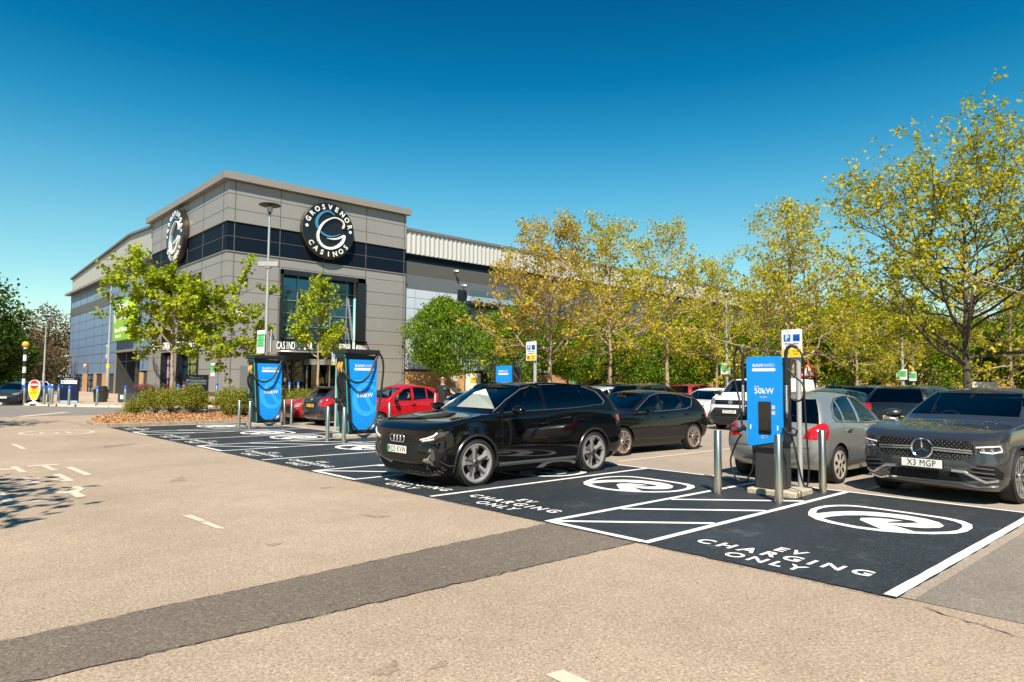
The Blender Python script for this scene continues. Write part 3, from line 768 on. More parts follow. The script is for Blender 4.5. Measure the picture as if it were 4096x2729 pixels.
# --- dark grey SUV nose-out at the edge of the frame
def merc_extra(c):
    fx, sy, root = c['fx'], c['sy'], c['root']
    b = MB(); x0 = fx(0, .74)-.03
    b.M = Matrix.Translation((x0, 0, .74))
    b.lathe([(.12, .0), (.136, -.014), (.148, 0), (.136, .016)], 32, ax='x', closed=True)
    b.lathe([(.001, .004), (.122, .004)], 32, ax='x', mi=1)
    for k in range(3):
        a = pi/2+2*pi*k/3; n0 = a+pi/2
        b.add([(-.012, 0, 0), (-.002, .02*cos(n0)+.018*cos(a), .02*sin(n0)+.018*sin(a)), (-.004, .122*cos(a), .122*sin(a)), (-.002, -.02*cos(n0)+.018*cos(a), -.02*sin(n0)+.018*sin(a))], [(0, 1, 2), (0, 2, 3)])
    b.build('badge', [M_chrome, M_dark], root, smooth=30)
    for sg in (-1, 1):
        g = MB(); P = dens([(sg*.12, .742), (sg*.30, .735), (sg*.60, .722)], 3)
        for i in range(len(P)-1):
            (y0, z0), (y1, z1) = P[i], P[i+1]; g.add([(fx(y0, z0)-.016, y0, z0-.024), (fx(y1, z1)-.016, y1, z1-.024), (fx(y1, z1)-.016, y1, z1+.024), (fx(y0, z0)-.016, y0, z0+.024)], [(0, 1, 2, 3)])
            g.add([(fx(y0, z0)-.020, y0, z0-.007), (fx(y1, z1)-.020, y1, z1-.007), (fx(y1, z1)-.020, y1, z1+.007), (fx(y0, z0)-.020, y0, z0+.007)], [(0, 1, 2, 3)], 1)
        g.build('grille_bar', [M_alloy, M_dark], root)
        d = MB(); P = dens([(sg*.64, .785), (sg*.78, .80), (sg*.875, .81), (sg*.885, .74), (sg*.80, .715), (sg*.68, .725)], 4)
        d.tube([(fx(y, z)-.004, y, z) for y, z in P], .011, 6); d.build('light_strip', M_drl, root, smooth=50)
        for yy in (.715, .80):
            q = MB(); q.lathe([(.001, -.008), (.02, -.010), (.026, 0)], 12, ax='x', c=(fx(sg*yy, .765)-.002, sg*yy, .762)); q.build('lamp_lens', M_chrome, root, smooth=40)
    st = MB()
    for i in range(9):
        for j in range(22):
            y = -.60+.057*j+(.028 if i % 2 else 0); z = .61+.030*i
            if abs(y) < (.60 if .66 < z < .8 else .52): st.box((fx(y, z)-.004, y, z), (.006, .010, .007))
    st.build('grille_studs', M_alloy, root)
    front_line(c, 'bumper_trim', [dens([(-.84, .36), (-.72, .33), (-.60, .40), (-.50, .455), (-.36, .46)], 4), dens([(.36, .46), (.50, .455), (.60, .40), (.72, .33), (.84, .36)], 4)], .022, M_alloy)
    front_line(c, 'skid_plate', [dens([(-.82, .285), (-.62, .255), (-.45, .30), (.45, .30), (.62, .255), (.82, .285)], 4)], .022, M_chrome)
    door_handles(c, [(2.4, .93), (3.35, .96)])
    front_line(c, 'intake_slat', [dens([(s_*.56, z), (s_*.82, z-.02)], 4) for s_ in (-1, 1) for z in (.40, .46, .52)], .010, M_trim)
    for ax_ in (.86, 3.733):
        P = [(ax_+.425*cos(a), .365+.425*sin(a)) for a in [(-.30+pi*1.18*k/20) for k in range(21)]]
        side_line(c, 'arch_trim', P, .022, M_archt, off=-.008)
    dr = MB(); r2 = random.Random(4); tz = c['tz']
    for k in range(22):
        x, y = r2.uniform(.3, 1.15), r2.uniform(-.7, .7); s_ = r2.uniform(.004, .012)
        dr.box((x, y, tz(x, y)+.001), (s_*2, s_*1.5, .002))
    dr.build('bird_droppings', mat('dropping_white', (.6, .6, .55), .8), root)
MERC = [(None, M_grille, 'x', [(-.50, .60), (.50, .60), (.63, .68), (.64, .77), (.56, .87), (-.56, .87), (-.64, .77), (-.63, .68)], dict(sides=(1,))),
      (None, M_void, 'x', [(-.48, .30), (.48, .30), (.42, .44), (-.42, .44)], dict(sides=(1,))),
      (None, M_void, 'x', [(.55, .46), (.60, .36), (.88, .37), (.90, .46), (.84, .54), (.66, .56)]),
      ('headlight', M_lampdark, 'x', [(.62, .715), (.80, .69), (.94, .72), (.94, .83), (.86, .84), (.62, .80)]),
      ('window', M_glass, 'y', [(1.62, 1.10), (2.44, 1.12), (2.44, 1.56), (2.1, 1.48), (1.78, 1.32), (1.58, 1.15)], dict(rowf=(5, 6))),
      ('window', M_tint, 'y', [(2.53, 1.13), (3.50, 1.16), (3.55, 1.50), (3.1, 1.56), (2.53, 1.565)], dict(rowf=(5, 6))),
      gapv(1.42, .34, 1.05), gapv(2.48, .34, 1.1), gaph(1.42, 3.2, .33), (None, M_gap, 'x', [(-.64, .885), (.64, .885), (.64, .893), (-.64, .893)], dict(sides=(1,)))]
merc = make_car('dark grey metallic SUV with a chrome star grille facing out beside the silver-grey hatchback', loc=(10.78, 3.22, 0), rz=rad(-5), hi=True,
    L=4.66, W=1.87, H=1.61, zh=.93, cowl=(1.22, 1.10), ws=(2.10, 1.525), rr=(4.05, 1.49), rg=(4.45, 1.12), belt=(1.10, 1.16), peak=(2.75, 1.59), zn=.70, n1=3.0,
    R=.365, fa=.86, wb=2.873, rim=.28, tw=.235, wheel='twin', wm=M_alloy, wm2=M_dark, arch=.05, paint=P_grey, regions=MERC, extra=merc_extra, hr=.64, fn=.44, msc=1.1,
    mir=(1.66, 1.12), plates=[('X3 MGP', -.025, 0, .53, M_plate)])

# --- red small car side-on
def micra_extra(c):
    door_handles(c, [(2.02, .84), (2.82, .88)], M_dark)
    side_line(c, 'window_seal', dens([(1.12, .98), (1.45, 1.22), (1.75, 1.37), (2.2, 1.44), (2.7, 1.40), (3.02, 1.25), (3.1, 1.06), (2.9, 1.0), (1.2, .95)], 5), .008, M_dark)
    b = MB(); b.tube([(1.95, .3, 1.5), (2.45, .3, 1.78)], .006, 5); b.build('aerial', M_dark, c['root'])
MICRA = [('headlight', M_lampglass, 'x', [(.42, .70), (.7, .72), (.72, .90), (.5, .88)]),
      (None, M_grille, 'x', [(-.3, .5), (.3, .5), (.35, .62), (-.35, .62)], dict(sides=(1,))),
      ('tail_light', M_red, 'y', [(3.45, .84), (3.75, .80), (3.75, 1.02), (3.40, 1.06)]),
      ('window', M_glass, 'y', [(1.28, .975), (1.98, .985), (2.00, 1.42), (1.75, 1.36), (1.48, 1.20)], dict(rowf=(5, 6))),
      ('window', M_glass, 'y', [(2.10, .99), (2.62, 1.0), (2.62, 1.40), (2.1, 1.425)], dict(rowf=(5, 6))),
      ('window', M_glass, 'y', [(2.68, 1.0), (2.90, 1.02), (3.02, 1.10), (2.94, 1.26), (2.68, 1.385)], dict(rowf=(5, 6))),
      gapv(1.15, .34, .93), gapv(2.05, .34, .97), gapv(2.74, .34, .80, .1), gaph(1.15, 2.7, .33)]
micra = make_car('bright red small hatchback with black door mirrors parked side by side with the blue charger', loc=(11.42, 20.45, 0), rz=0, hi=True,
    L=3.64, W=1.66, H=1.54, zh=.84, cowl=(.85, .99), ws=(1.62, 1.43), rr=(3.12, 1.42), rg=(3.46, 1.03), belt=(.975, 1.02), peak=(2.1, 1.55), zn=.62, hc=.05,
    R=.30, fa=.68, wb=2.43, rim=.205, tw=.17, wheel='cover', wm=M_alloy, paint=P_red, regions=MICRA, extra=micra_extra, hr=.58, mir=(1.28, 1.0), mpaint=M_dark, rwg=M_glass, plates=[])

# --- dark grey hatch, tail to the chargers
def focus_extra(c):
    fx, root = c['fx'], c['root']
    sp = MB(); hw = .55
    sp.add([(3.60, -hw, 1.425), (3.60, hw, 1.425), (4.02, hw*.9, 1.405), (4.02, -hw*.9, 1.405), (3.72, -hw, 1.36), (3.72, hw, 1.36), (3.98, hw*.9, 1.37), (3.98, -hw*.9, 1.37)], [(0, 1, 2, 3), (4, 5, 6, 7), (0, 3, 7, 4), (1, 2, 6, 5), (3, 2, 6, 7)])
    sp.build('roof_spoiler', c['s']['paint'], root)
    b = MB(); x = fx(0, .95, False); b.lathe([(.001, .012), (.05, .012), (.055, .004)], 20, ax='x', c=(x, 0, .95)); b.build('badge', M_chrome, root)
    wi = MB(); wi.tube([(fx(0, 1.06, False)+.02, 0, 1.05), (fx(.25, 1.12, False)+.02, .28, 1.10)], .009, 5); wi.build('rear_wiper', M_dark, root)
    for sg in (-1, 1):
        r = MB(); r.box((fx(sg*.55, .42, False)+.002, sg*.55, .42), (.012, .22, .04), bev=.01); r.build('reflector', M_red, root)
    door_handles(c, [(3.0, .92)])
FOCUS = [('tail_light', M_red, 'x', [(.50, .78), (.62, .72), (.95, .72), (.95, .98), (.72, 1.04), (.60, .98)], dict(fr=False)),
      ('tail_light', M_red, 'y', [(3.70, .90), (4.3, .72), (4.3, .96), (4.12, 1.03), (3.60, .96)]),
      (None, M_lampglass, 'x', [(.55, .86), (.70, .86), (.70, .95), (.60, .95)], dict(fr=False)),
      (None, M_dark, 'x', [(-.40, .62), (.40, .62), (.46, .86), (-.46, .86)], dict(sides=(1,), fr=False)),
      ('window', M_tint, 'y', [(1.6, .98), (2.4, 1.0), (2.4, 1.38), (2.05, 1.32), (1.72, 1.16)], dict(rowf=(5, 6))),
      ('window', M_tint, 'y', [(2.5, 1.0), (3.2, 1.03), (3.15, 1.36), (2.5, 1.39)], dict(rowf=(5, 6))),
      ('window', M_tint, 'y', [(3.25, 1.04), (3.55, 1.10), (3.62, 1.19), (3.22, 1.34)], dict(rowf=(5, 6))),
      gapv(3.3, .34, .9), gapv(2.45, .34, .98), gaph(1.4, 3.2, .33)]
focus = make_car('dark grey hatchback with large red tail lamps parked tail-out between the two blue chargers', loc=(15.75, 23.35, 0), rz=pi+rad(2), hi=True,
    L=4.36, W=1.82, H=1.48, zh=.82, cowl=(1.15, .99), ws=(2.0, 1.39), rr=(3.78, 1.38), rg=(4.18, 1.02), belt=(.98, 1.06), peak=(2.5, 1.48), zn=.62,
    R=.32, fa=.86, wb=2.648, rim=.235, tw=.2, wheel='twin', wm=M_dark, wm2=M_dark, paint=P_focus, regions=FOCUS, extra=focus_extra, hr=.58, rwg=M_tint, mir=(1.6, 1.0), rpillar=.8,
    plates=[('SD11 HXK', 4.35, 0, .74, M_plate_y, dict(back=True))])

# --- red hatch, nose out, between the first charger and the dark grey hatch
def redfront_extra(c):
    fx, root = c['fx'], c['root']
    for sg in (-1, 1):
        d = MB()
        for k in range(3):
            y = sg*(.60+.07*k); d.tube([(fx(y, .62)-.006, y, .62), (fx(y+sg*.05, .76)-.006, y+sg*.05, .76)], .012, 5)
        d.build('light_strip', M_drl, root)
REDF = [(None, M_grille, 'x', [(-.42, .36), (.42, .36), (.55, .50), (.5, .66), (-.5, .66), (-.55, .5)], dict(sides=(1,))),
      ('headlight', M_lampglass, 'x', [(.55, .60), (.80, .64), (.86, .78), (.58, .72)]),
      ('window', M_tint, 'y', [(1.5, .97), (2.3, .98), (2.3, 1.37), (1.95, 1.30), (1.62, 1.14)], dict(rowf=(5, 6))),
      ('window', M_tint, 'y', [(2.4, .99), (3.2, 1.02), (3.15, 1.34), (2.4, 1.37)], dict(rowf=(5, 6)))]
redf = make_car('red hatchback facing out between the first blue charger and the dark grey hatchback', loc=(11.75, 25.95, 0), rz=0,
    L=4.06, W=1.75, H=1.43, zh=.82, cowl=(1.1, .97), ws=(1.9, 1.36), rr=(3.5, 1.33), rg=(3.85, 1.0), belt=(.97, 1.03), peak=(2.4, 1.43), zn=.62,
    R=.31, fa=.83, wb=2.54, rim=.22, tw=.19, wheel='far', paint=P_red, regions=REDF, extra=redfront_extra, hr=.56, plates=[])

# --- white panel van
def van_extra(c):
    fx, root = c['fx'], c['root']
    b = MB(); b.lathe([(.001, -.012), (.075, -.012), (.085, 0)], 24, ax='x', c=(fx(0, .99)-.004, 0, .99)); b.build('badge', M_chrome, root, smooth=40)
    front_line(c, 'intake_slat', [dens([(-.62, z), (.62, z)], 6) for z in (.40, .46, .72)], .012, M_trim)
    v = MB(); v.box((.98+.55, .42, 1.22), (.06, .34, .12), bev=.03); v.build('hi_vis_vest', mat('hi_vis', (.55, .75, .02), .7), root)
VAN = [(None, M_grille, 'x', [(-.62, .90), (.62, .90), (.66, 1.07), (-.66, 1.07)], dict(sides=(1,))),
      (None, M_archt, 'x', [(-.93, .20), (.93, .20), (.95, .48), (.80, .64), (.62, .80), (-.62, .80), (-.80, .64), (-.95, .48)], dict(sides=(1,))),
      (None, M_void, 'x', [(-.66, .38), (.66, .38), (.60, .55), (-.60, .55)], dict(sides=(1,))),
      ('headlight', M_lampglass, 'x', [(.62, .90), (.90, .92), (.93, 1.10), (.68, 1.14)]),
      ('window', M_tint, 'y', [(1.30, 1.22), (1.98, 1.22), (2.02, 1.72), (1.80, 1.72), (1.45, 1.42)], dict(rowf=(5, 6))),
      gapv(1.05, .34, 1.15), gapv(2.08, .34, 1.7), gapv(3.3, .34, 1.8), gaph(1.0, 4.6, .75)]
van = make_car('white panel van with a black grille and dark lower bumper behind the tall blue charger', 'van', 'panel_van', loc=(21.8, 12.5, 0), rz=rad(-1),
    L=4.96, W=1.92, H=1.90, zh=1.12, cowl=(.62, 1.24), ws=(1.42, 1.80), rr=(4.80, 1.84), rg=(4.90, 1.22), belt=(1.25, 1.25), peak=(2.6, 1.91), zn=.80, x4=.14, tail=4.92, zt=1.15,
    R=.33, fa=.88, wb=3.275, rim=.23, tw=.2, hi=True, wheel='cover', wm=M_alloy, paint=P_white, regions=VAN, extra=van_extra, hr=.80, mir=(1.25, 1.28), mpaint=M_dark, norear=True, cdf=.30, bulge=.02,
    seats=[1.6], msc=1.3, pillar=.94, wsg=M_glass, plates=[('DY75 JPV', -.02, 0, .66, M_plate)])
# ------------------------------------------------------------------ the other cars of the car park
KIND = dict(
  hatch=dict(L=4.1, W=1.76, H=1.48, zh=.84, cowl=(1.05, .99), ws=(1.88, 1.39), rr=(3.72, 1.39), rg=(3.99, 1.02), belt=(.98, 1.03), peak=(2.4, 1.48), zn=.62, R=.31, fa=.84, wb=2.55, rim=.22, tw=.19, hr=.58),
  suv=dict(L=4.5, W=1.86, H=1.64, zh=.96, cowl=(1.15, 1.12), ws=(1.98, 1.55), rr=(4.1, 1.55), rg=(4.38, 1.14), belt=(1.12, 1.18), peak=(2.7, 1.64), zn=.70, R=.36, fa=.9, wb=2.7, rim=.26, tw=.22, hr=.62),
  estate=dict(L=4.6, W=1.82, H=1.50, zh=.82, cowl=(1.2, .99), ws=(2.05, 1.40), rr=(4.15, 1.38), rg=(4.48, 1.0), belt=(.98, 1.03), peak=(2.7, 1.50), zn=.60, R=.32, fa=.9, wb=2.7, rim=.23, tw=.2, hr=.58),
  saloon=dict(L=4.6, W=1.80, H=1.45, zh=.80, cowl=(1.25, .96), ws=(2.1, 1.36), rr=(3.3, 1.34), rg=(3.95, 1.02), belt=(.96, 1.0), peak=(2.6, 1.45), zn=.58, R=.32, fa=.9, wb=2.7, rim=.23, tw=.2, hr=.56, zt=.98))
def far_car(kind, label, D, rz, col, metal=0, tint=False, plates=(), **over):
    k = dict(KIND[kind]); k.update(over); g = M_tint if tint else M_glass
    L, cx, wx, wz, rrx, rgx = k['L'], k['cowl'][0], k['ws'][0], k['ws'][1], k['rr'][0], k['rg'][0]; b0, b1 = k['belt']; H = k['H']; hi_ = H-.075
    mid = cx+1.25; r2 = mid+.88
    reg = [('headlight', M_lampglass, 'x', [(.5, k['zn']+.02), (.82, k['zn']+.05), (.86, k['zn']+.20), (.55, k['zn']+.14)]),
           (None, M_grille, 'x', [(-.42, .40), (.42, .40), (.48, .60), (-.48, .60)], dict(sides=(1,))),
           ('tail_light', M_red, 'x', [(.55, b1-.22), (.95, b1-.24), (.95, b1-.04), (.60, b1-.05)], dict(fr=False)),
           ('tail_light', M_red, 'y', [(L-.32, b1-.20), (L+.1, b1-.24), (L+.1, b1-.06), (L-.36, b1-.06)]),
           ('window', g, 'y', [(cx+.48, b0+.0), (mid-.05, b0+.01), (mid-.03, hi_-.03), (wx+.12, wz-.09), ((cx+wx)/2+.18, (b0+wz)/2)], dict(rowf=(5, 6))),
           ('window', g, 'y', [(mid+.05, b0+.01), (r2, b1-.005), (r2, min(hi_-.03, k['rr'][1]+.0)), (mid+.05, hi_-.015)], dict(rowf=(5, 6)))]
    if rrx > r2+.25: reg.append(('window', g, 'y', [(r2+.08, b1), (rgx-.32, b1+.03), (rrx-.08, k['rr'][1]-.12), (r2+.08, k['rr'][1]-.02)], dict(rowf=(5, 6))))
    m = mat('paint_'+col[0], col[1], .35, metal, 1.)
    c_, s_ = cos(rz), sin(rz)
    off = k.pop('off', L/2)
    loc = (D[0]-off*c_, D[1]-off*s_, D[2] if len(D) > 2 else 0)
    return make_car(label, loc=loc, rz=rz, paint=m, regions=reg, rwg=g, plates=list(plates), mir=(cx+.42, b0+.03), wheel_x=False, **k)
far_car('hatch', 'silver hatchback the man in black rests his hand on', (15.15, 16.95), pi, ('light_silver', (.42, .42, .42)), .6, tint=True, H=1.41, ws=(1.88, 1.33), rr=(3.6, 1.32), peak=(2.4, 1.41))
far_car('suv', 'red SUV parked by the brick wall behind the smaller blue charger', (26.2, 28.6-1.2), pi, ('deep_red', (.30, .01, .015)), .1, H=1.72)
far_car('estate', 'silver estate car parked between the plane tree trunk and the smaller blue charger', (27.4, 23.6), 0, ('light_silver', (.42, .42, .42)), .7, tint=True, H=1.62)
far_car('suv', 'black SUV parked in front of the orange brick wall', (31.5, 26.2), 0, ('jet_black', (.006, .006, .007)), tint=True, H=1.78)
far_car('hatch', 'white hatchback seen from behind over the roof of the black hatchback', (24.6, 19.9), pi, ('pearl_white', (.62, .62, .60)), 0, plates=[('MT14 KVO', 4.1, 0, .60, M_plate_y, dict(back=True))])
far_car('suv', 'dark green boxy car beyond the black hatchback', (24.2, 15.95+1.5), pi, ('dark_green', (.02, .03, .025)), .3, tint=True, H=1.54)
far_car('hatch', 'white hatchback with a dark windscreen beside the panel van', (24.6+1.0, 15.6), 0, ('paper_white', (.80, .80, .78)), tint=True)
far_car('suv', 'dark red car parked under the plane trees beyond the white hatchback', (33.2, 20.9), pi, ('deep_red', (.30, .01, .015)), .1, tint=True, H=1.66)
far_car('suv', 'white SUV parked beneath the street lamp with the green notice', (38.5, 21.6), 0, ('paper_white', (.80, .80, .78)), tint=True, H=1.72)
far_car('estate', 'teal blue estate car parked beyond the silver-grey hatchback', (23.6, 9.9), 0, ('teal', (.02, .10, .15)), .5, H=1.52)
far_car('suv', 'navy SUV with a full-width red light bar across its tail', (29.0, 10.2), pi, ('navy', (.008, .02, .06)), .4, tint=True, H=1.62)
far_car('suv', 'black SUV with a yellow rear plate next to the dark grey SUV', (22.0, 6.55), pi, ('jet_black', (.006, .006, .007)), tint=True, H=1.60, plates=[('C15 RYL', 4.5, 0, .76, M_plate_y, dict(back=True))])
far_car('hatch', 'white small car parked in the far row beneath the hornbeams', (34.5, 14.6), pi, ('paper_white', (.80, .80, .78)), tint=True, H=1.62)
far_car('suv', 'black SUV parked in the farthest row beneath the hornbeams', (42.5, 17.2), 0, ('jet_black', (.006, .006, .007)), tint=True, H=1.76)
far_car('saloon', 'dark blue saloon parked beyond the teal estate car', (37.5, 11.6), 0, ('navy', (.008, .02, .06)), .4, tint=True, H=1.55)
far_car('estate', 'silver estate car with a bright roof parked beyond the navy SUV', (42.0, 12.2), pi, ('light_silver', (.42, .42, .42)), .7, H=1.72, tint=True)
far_car('hatch', 'blue hatchback parked beyond the black SUV with the yellow plate', (32.5, 7.2), 0, ('bright_blue', (.02, .09, .22)), .4, tint=True, H=1.56)
far_car('hatch', 'grey hatchback parked beside the large plane tree', (32.2, 5.2), pi, ('mid_grey', (.10, .11, .12)), .5, tint=True, H=1.52)
far_car('estate', 'blue estate car glimpsed over the roof of the dark grey SUV', (25.8, 2.6), 0, ('bright_blue', (.02, .09, .22)), .4, tint=True, H=1.56)
far_car('hatch', 'dark blue hatchback driving over the zebra crossing by the striped beacon', (6.3, 53.5), rad(62), ('midnight_blue', (.012, .022, .035)), .5, plates=[('AO15 KJF', -.02, 0, .50, M_plate)], W=1.80, H=1.50)
far_car('hatch', 'red car following the dark blue hatchback at the crossing', (3.4, 56.5), rad(62), ('signal_red', (.45, .01, .01)), 0)
far_car('saloon', 'white saloon parked beyond the row of blue-capped bollards', (13.0, 92.0), rad(80), ('paper_white', (.80, .80, .78)), tint=True)
# ------------------------------------------------------------------ ground and markings
G_sand = ground_mat('asphalt_sandy', (.345, .27, .20), (.17, .135, .105), (.53, .44, .345), speck=(.56, 1.42), patch=.15, sc=84.)
G_road = ground_mat('asphalt_road', (.20, .18, .165), (.12, .11, .10), (.30, .27, .24), patch=.10)
G_strip = ground_mat('asphalt_patch', (.140, .115, .092), (.065, .055, .045), (.30, .245, .19), speck=(.52, 1.46), patch=.14, sc=84.)
G_grey = ground_mat('asphalt_grey', (.215, .185, .155), (.11, .10, .09), (.36, .31, .26), speck=(.55, 1.4), patch=.2)
G_tar = ground_mat('tarmac_new', (.0185, .0235, .028), (.009, .011, .013), (.075, .078, .08), speck=(.4, 1.8), patch=.34, rough=.62, bump=.3, bluish=(.15, .14, .125))
G_pave = ground_mat('paving', (.42, .33, .25), (.3, .23, .17), (.5, .41, .32), speck=(.8, 1.2), patch=.12)
P_white_line = worn_paint('road_paint_white', (.76, .76, .75), (.20, .205, .21), .60)
P_old_line = worn_paint('road_paint_old', (.60, .50, .395), (.34, .275, .21), .60)
M_kerb = mat('kerb_stone', (.30, .25, .19), .85, noise=(7, .3), bump=(30, .5))
M_kerbw = mat('kerb_painted', (.62, .54, .44), .8, noise=(5, .35), bump=(30, .5))

def sheet(name, poly, m, z, ragged=0, kind='structure', lab=None, cat=None, group=None):
    P = []
    rr = random.Random(len(poly)*31+int(abs(poly[0][0])*10))
    for i, p in enumerate(poly):
        q = poly[(i+1) % len(poly)]; L = hypot(q[0]-p[0], q[1]-p[1]); n = max(1, int(L/.12)) if ragged else 1
        n = min(n, 260)
        for k in range(n):
            t = k/n; w = (rr.random()-.5)*2*ragged if k else 0
            nx, ny = -(q[1]-p[1])/L, (q[0]-p[0])/L
            P.append((p[0]+(q[0]-p[0])*t+nx*w, p[1]+(q[1]-p[1])*t+ny*w, z))
    mb = MB(); mb.add(P, [tuple(range(len(P)))]); o = mb.build(name, m, fix=False)
    me = o.data
    if me.polygons[0].normal.z < 0: me.flip_normals()
    return tag(o, lab, cat, group, kind)
sheet('ground', [(-300, -300), (400, -300), (400, 400), (-300, 400)], G_sand, 0)
sheet('road', [(-60, 36.2), (7.9, 36.2), (20, 36.0), (60, 35.2), (60, 41.2), (15, 43.0), (11.2, 44.6), (8.6, 47.4), (6.6, 51.5), (2, 62), (-6, 90), (-16, 90), (-6, 60), (-60, 52)], G_road, .004)
sheet('parking_surface', [(5.75, -40), (200, -40), (200, 26.3), (5.75, 26.3)], G_grey, .004, ragged=.0)
sheet('parking_surface', [(5.75, 1.80), (60, 1.80), (60, 26.3), (5.75, 26.3)], ground_mat('asphalt_aisle', (.31, .26, .21), (.18, .15, .12), (.46, .39, .32), speck=(.65, 1.35), patch=.14), .007)
sheet('bay_surface', [(5.68, 1.9), (10.78, 1.9), (10.78, 26.25), (5.68, 26.25)], G_tar, .011, ragged=.012)
sheet('asphalt_patch', [(-3, 4.56), (.63, 4.46), (5.70, 4.31), (5.70, 5.56), (.6, 5.25), (-3, 5.02)], G_strip, .005, ragged=.02)

# painted lines: (x0,y0)-(x1,y1), half width
def stripe(mb, a, b, w, z=.015):
    d = Vector((b[0]-a[0], b[1]-a[1])); d.normalize(); n = Vector((-d.y, d.x))*w
    k = max(1, int(hypot(b[0]-a[0], b[1]-a[1])/.25)); r = random.Random(int(a[0]*77+a[1]*131))
    up, dn = [], []
    for i in range(k+1):
        t = i/k; x, y = a[0]+(b[0]-a[0])*t, a[1]+(b[1]-a[1])*t; e = .92+.16*r.random()
        up.append((x+n.x*e, y+n.y*e, z)); dn.append((x-n.x*e, y-n.y*e, z))
    mb.grid([up, dn])
Xa, Xb = 5.70, 10.72
TY = [1.95, 4.22, 5.60, 7.87, 10.04, 11.46, 13.68, 16.01, 17.62, 19.72, 22.0, 23.5, 26.2]
mb = MB()
stripe(mb, (Xb, 1.9), (Xb, 26.2), .034)
for i, y in enumerate(TY):
    stripe(mb, (Xa, y), (Xb-.04, y), .042 if i != 0 else .045, z=.0155)
for y0, y1 in ((4.22, 5.60), (10.04, 11.46), (16.01, 17.62), (22.0, 23.5)):
    stripe(mb, (Xa+.035, y0+.05), (Xa+.035, y1-.05), .045, z=.015)
    for k, xx in enumerate((5.75, 6.95, 8.05)):
        stripe(mb, (xx+.05, y1-.05), (xx+1.35, y0+.05), .045, z=.0146)
for o in [mb.build('bay_lines', P_white_line, fix=False)]: tag(o, kind='structure')
# bay words and roundels
def words(mb, yc):
    M = face_mat((6.20, yc, .016), (0, -1, 0), (1, 0, 0))
    put_text(mb, 'CHARGING', M, .265, 0, .007, .92, space=1.48)
    put_text(mb, 'EV', face_mat((6.455, yc, .016), (0, -1, 0), (1, 0, 0)), .24, 0, .006, .92, space=1.4)
    put_text(mb, 'ONLY', face_mat((5.92, yc, .016), (0, -1, 0), (1, 0, 0)), .25, 0, .006, .92, space=1.36)
OUT = [(8.62, 3.79), (8.85, 3.86), (9.07, 3.87), (9.25, 3.85), (9.40, 3.78), (9.52, 3.68), (9.58, 3.55), (9.60, 3.26), (9.58, 2.81), (9.55, 2.50), (9.46, 2.32), (9.30, 2.20), (9.07, 2.14), (8.8, 2.13), (8.6, 2.18), (8.38, 2.33), (8.22, 2.52), (8.10, 2.76), (8.06, 3.02), (8.12, 3.31), (8.22, 3.52), (8.40, 3.69)]
INN = [(8.66, 3.71), (8.86, 3.78), (9.06, 3.79), (9.22, 3.76), (9.35, 3.70), (9.44, 3.61), (9.49, 3.50), (9.50, 3.24), (9.48, 2.83), (9.45, 2.56), (9.37, 2.40), (9.24, 2.29), (9.05, 2.23), (8.82, 2.22), (8.65, 2.27), (8.46, 2.40), (8.32, 2.57), (8.22, 2.79), (8.18, 3.02), (8.23, 3.28), (8.32, 3.46), (8.47, 3.62)]
SW = [(8.60, 3.68), (8.87, 3.60), (9.11, 3.45), (9.27, 3.23), (9.33, 2.91), (9.27, 2.66), (9.15, 2.49), (8.96, 2.39), (8.80, 2.39), (8.65, 2.50), (8.57, 2.67), (8.59, 2.86), (8.66, 2.88), (8.78, 2.74), (8.93, 2.64), (9.03, 2.74), (9.04, 2.98), (8.93, 3.24), (8.74, 3.40), (8.52, 3.48), (8.33, 3.50), (8.44, 3.62)]
LG = [(8.58, 3.16), (8.72, 3.20), (8.84, 3.11), (8.90, 2.97), (8.92, 2.80), (8.72, 2.90), (8.60, 2.86), (8.36, 2.50), (8.15, 2.73), (8.36, 2.94)]
def roundel(mb, dy):
    n = len(OUT); z = .016
    mb.add([(x, y+dy, z) for x, y in OUT]+[(x, y+dy, z) for x, y in INN], [(i, (i+1) % n, (i+1) % n+n, i+n) for i in range(n)])
    m = len(SW)//2
    mb.add([(x, y+dy, z+.0006) for x, y in SW], [(i, i+1, len(SW)-2-i, len(SW)-1-i) for i in range(m-1)])
    mb.add([(x, y+dy, z+.0012) for x, y in LG], [(0, 1, 2, 9), (2, 3, 4, 5), (2, 5, 6, 9), (9, 6, 7, 8)])
BAYS = [(1.95, 4.22), (5.60, 7.87), (7.87, 10.04), (11.46, 13.68), (13.68, 16.01), (17.62, 19.72), (19.72, 22.0), (23.5, 26.2)]
for i, (a, b) in enumerate(BAYS):
    yc = (a+b)/2; mb = MB(); words(mb, yc); mb.build('bay_lettering', P_white_line, fix=False)['kind'] = 'structure'
    mb = MB(); roundel(mb, yc-3.0); mb.build('bay_roundel', P_white_line, fix=False)['kind'] = 'structure'
# rear rows of plain parking lines
mb = MB()
for x0, x1 in ((11.2, 15.8), (21.4, 26.0), (26.1, 30.8)):
    for k in range(-6, 11): stripe(mb, (x0, 1.7+2.42*k), (x1, 1.7+2.42*k), .05, z=.012)
stripe(mb, (26.05, -14), (26.05, 26), .05, z=.0125)
tag(mb.build('bay_lines', P_old_line, fix=False), kind='structure')
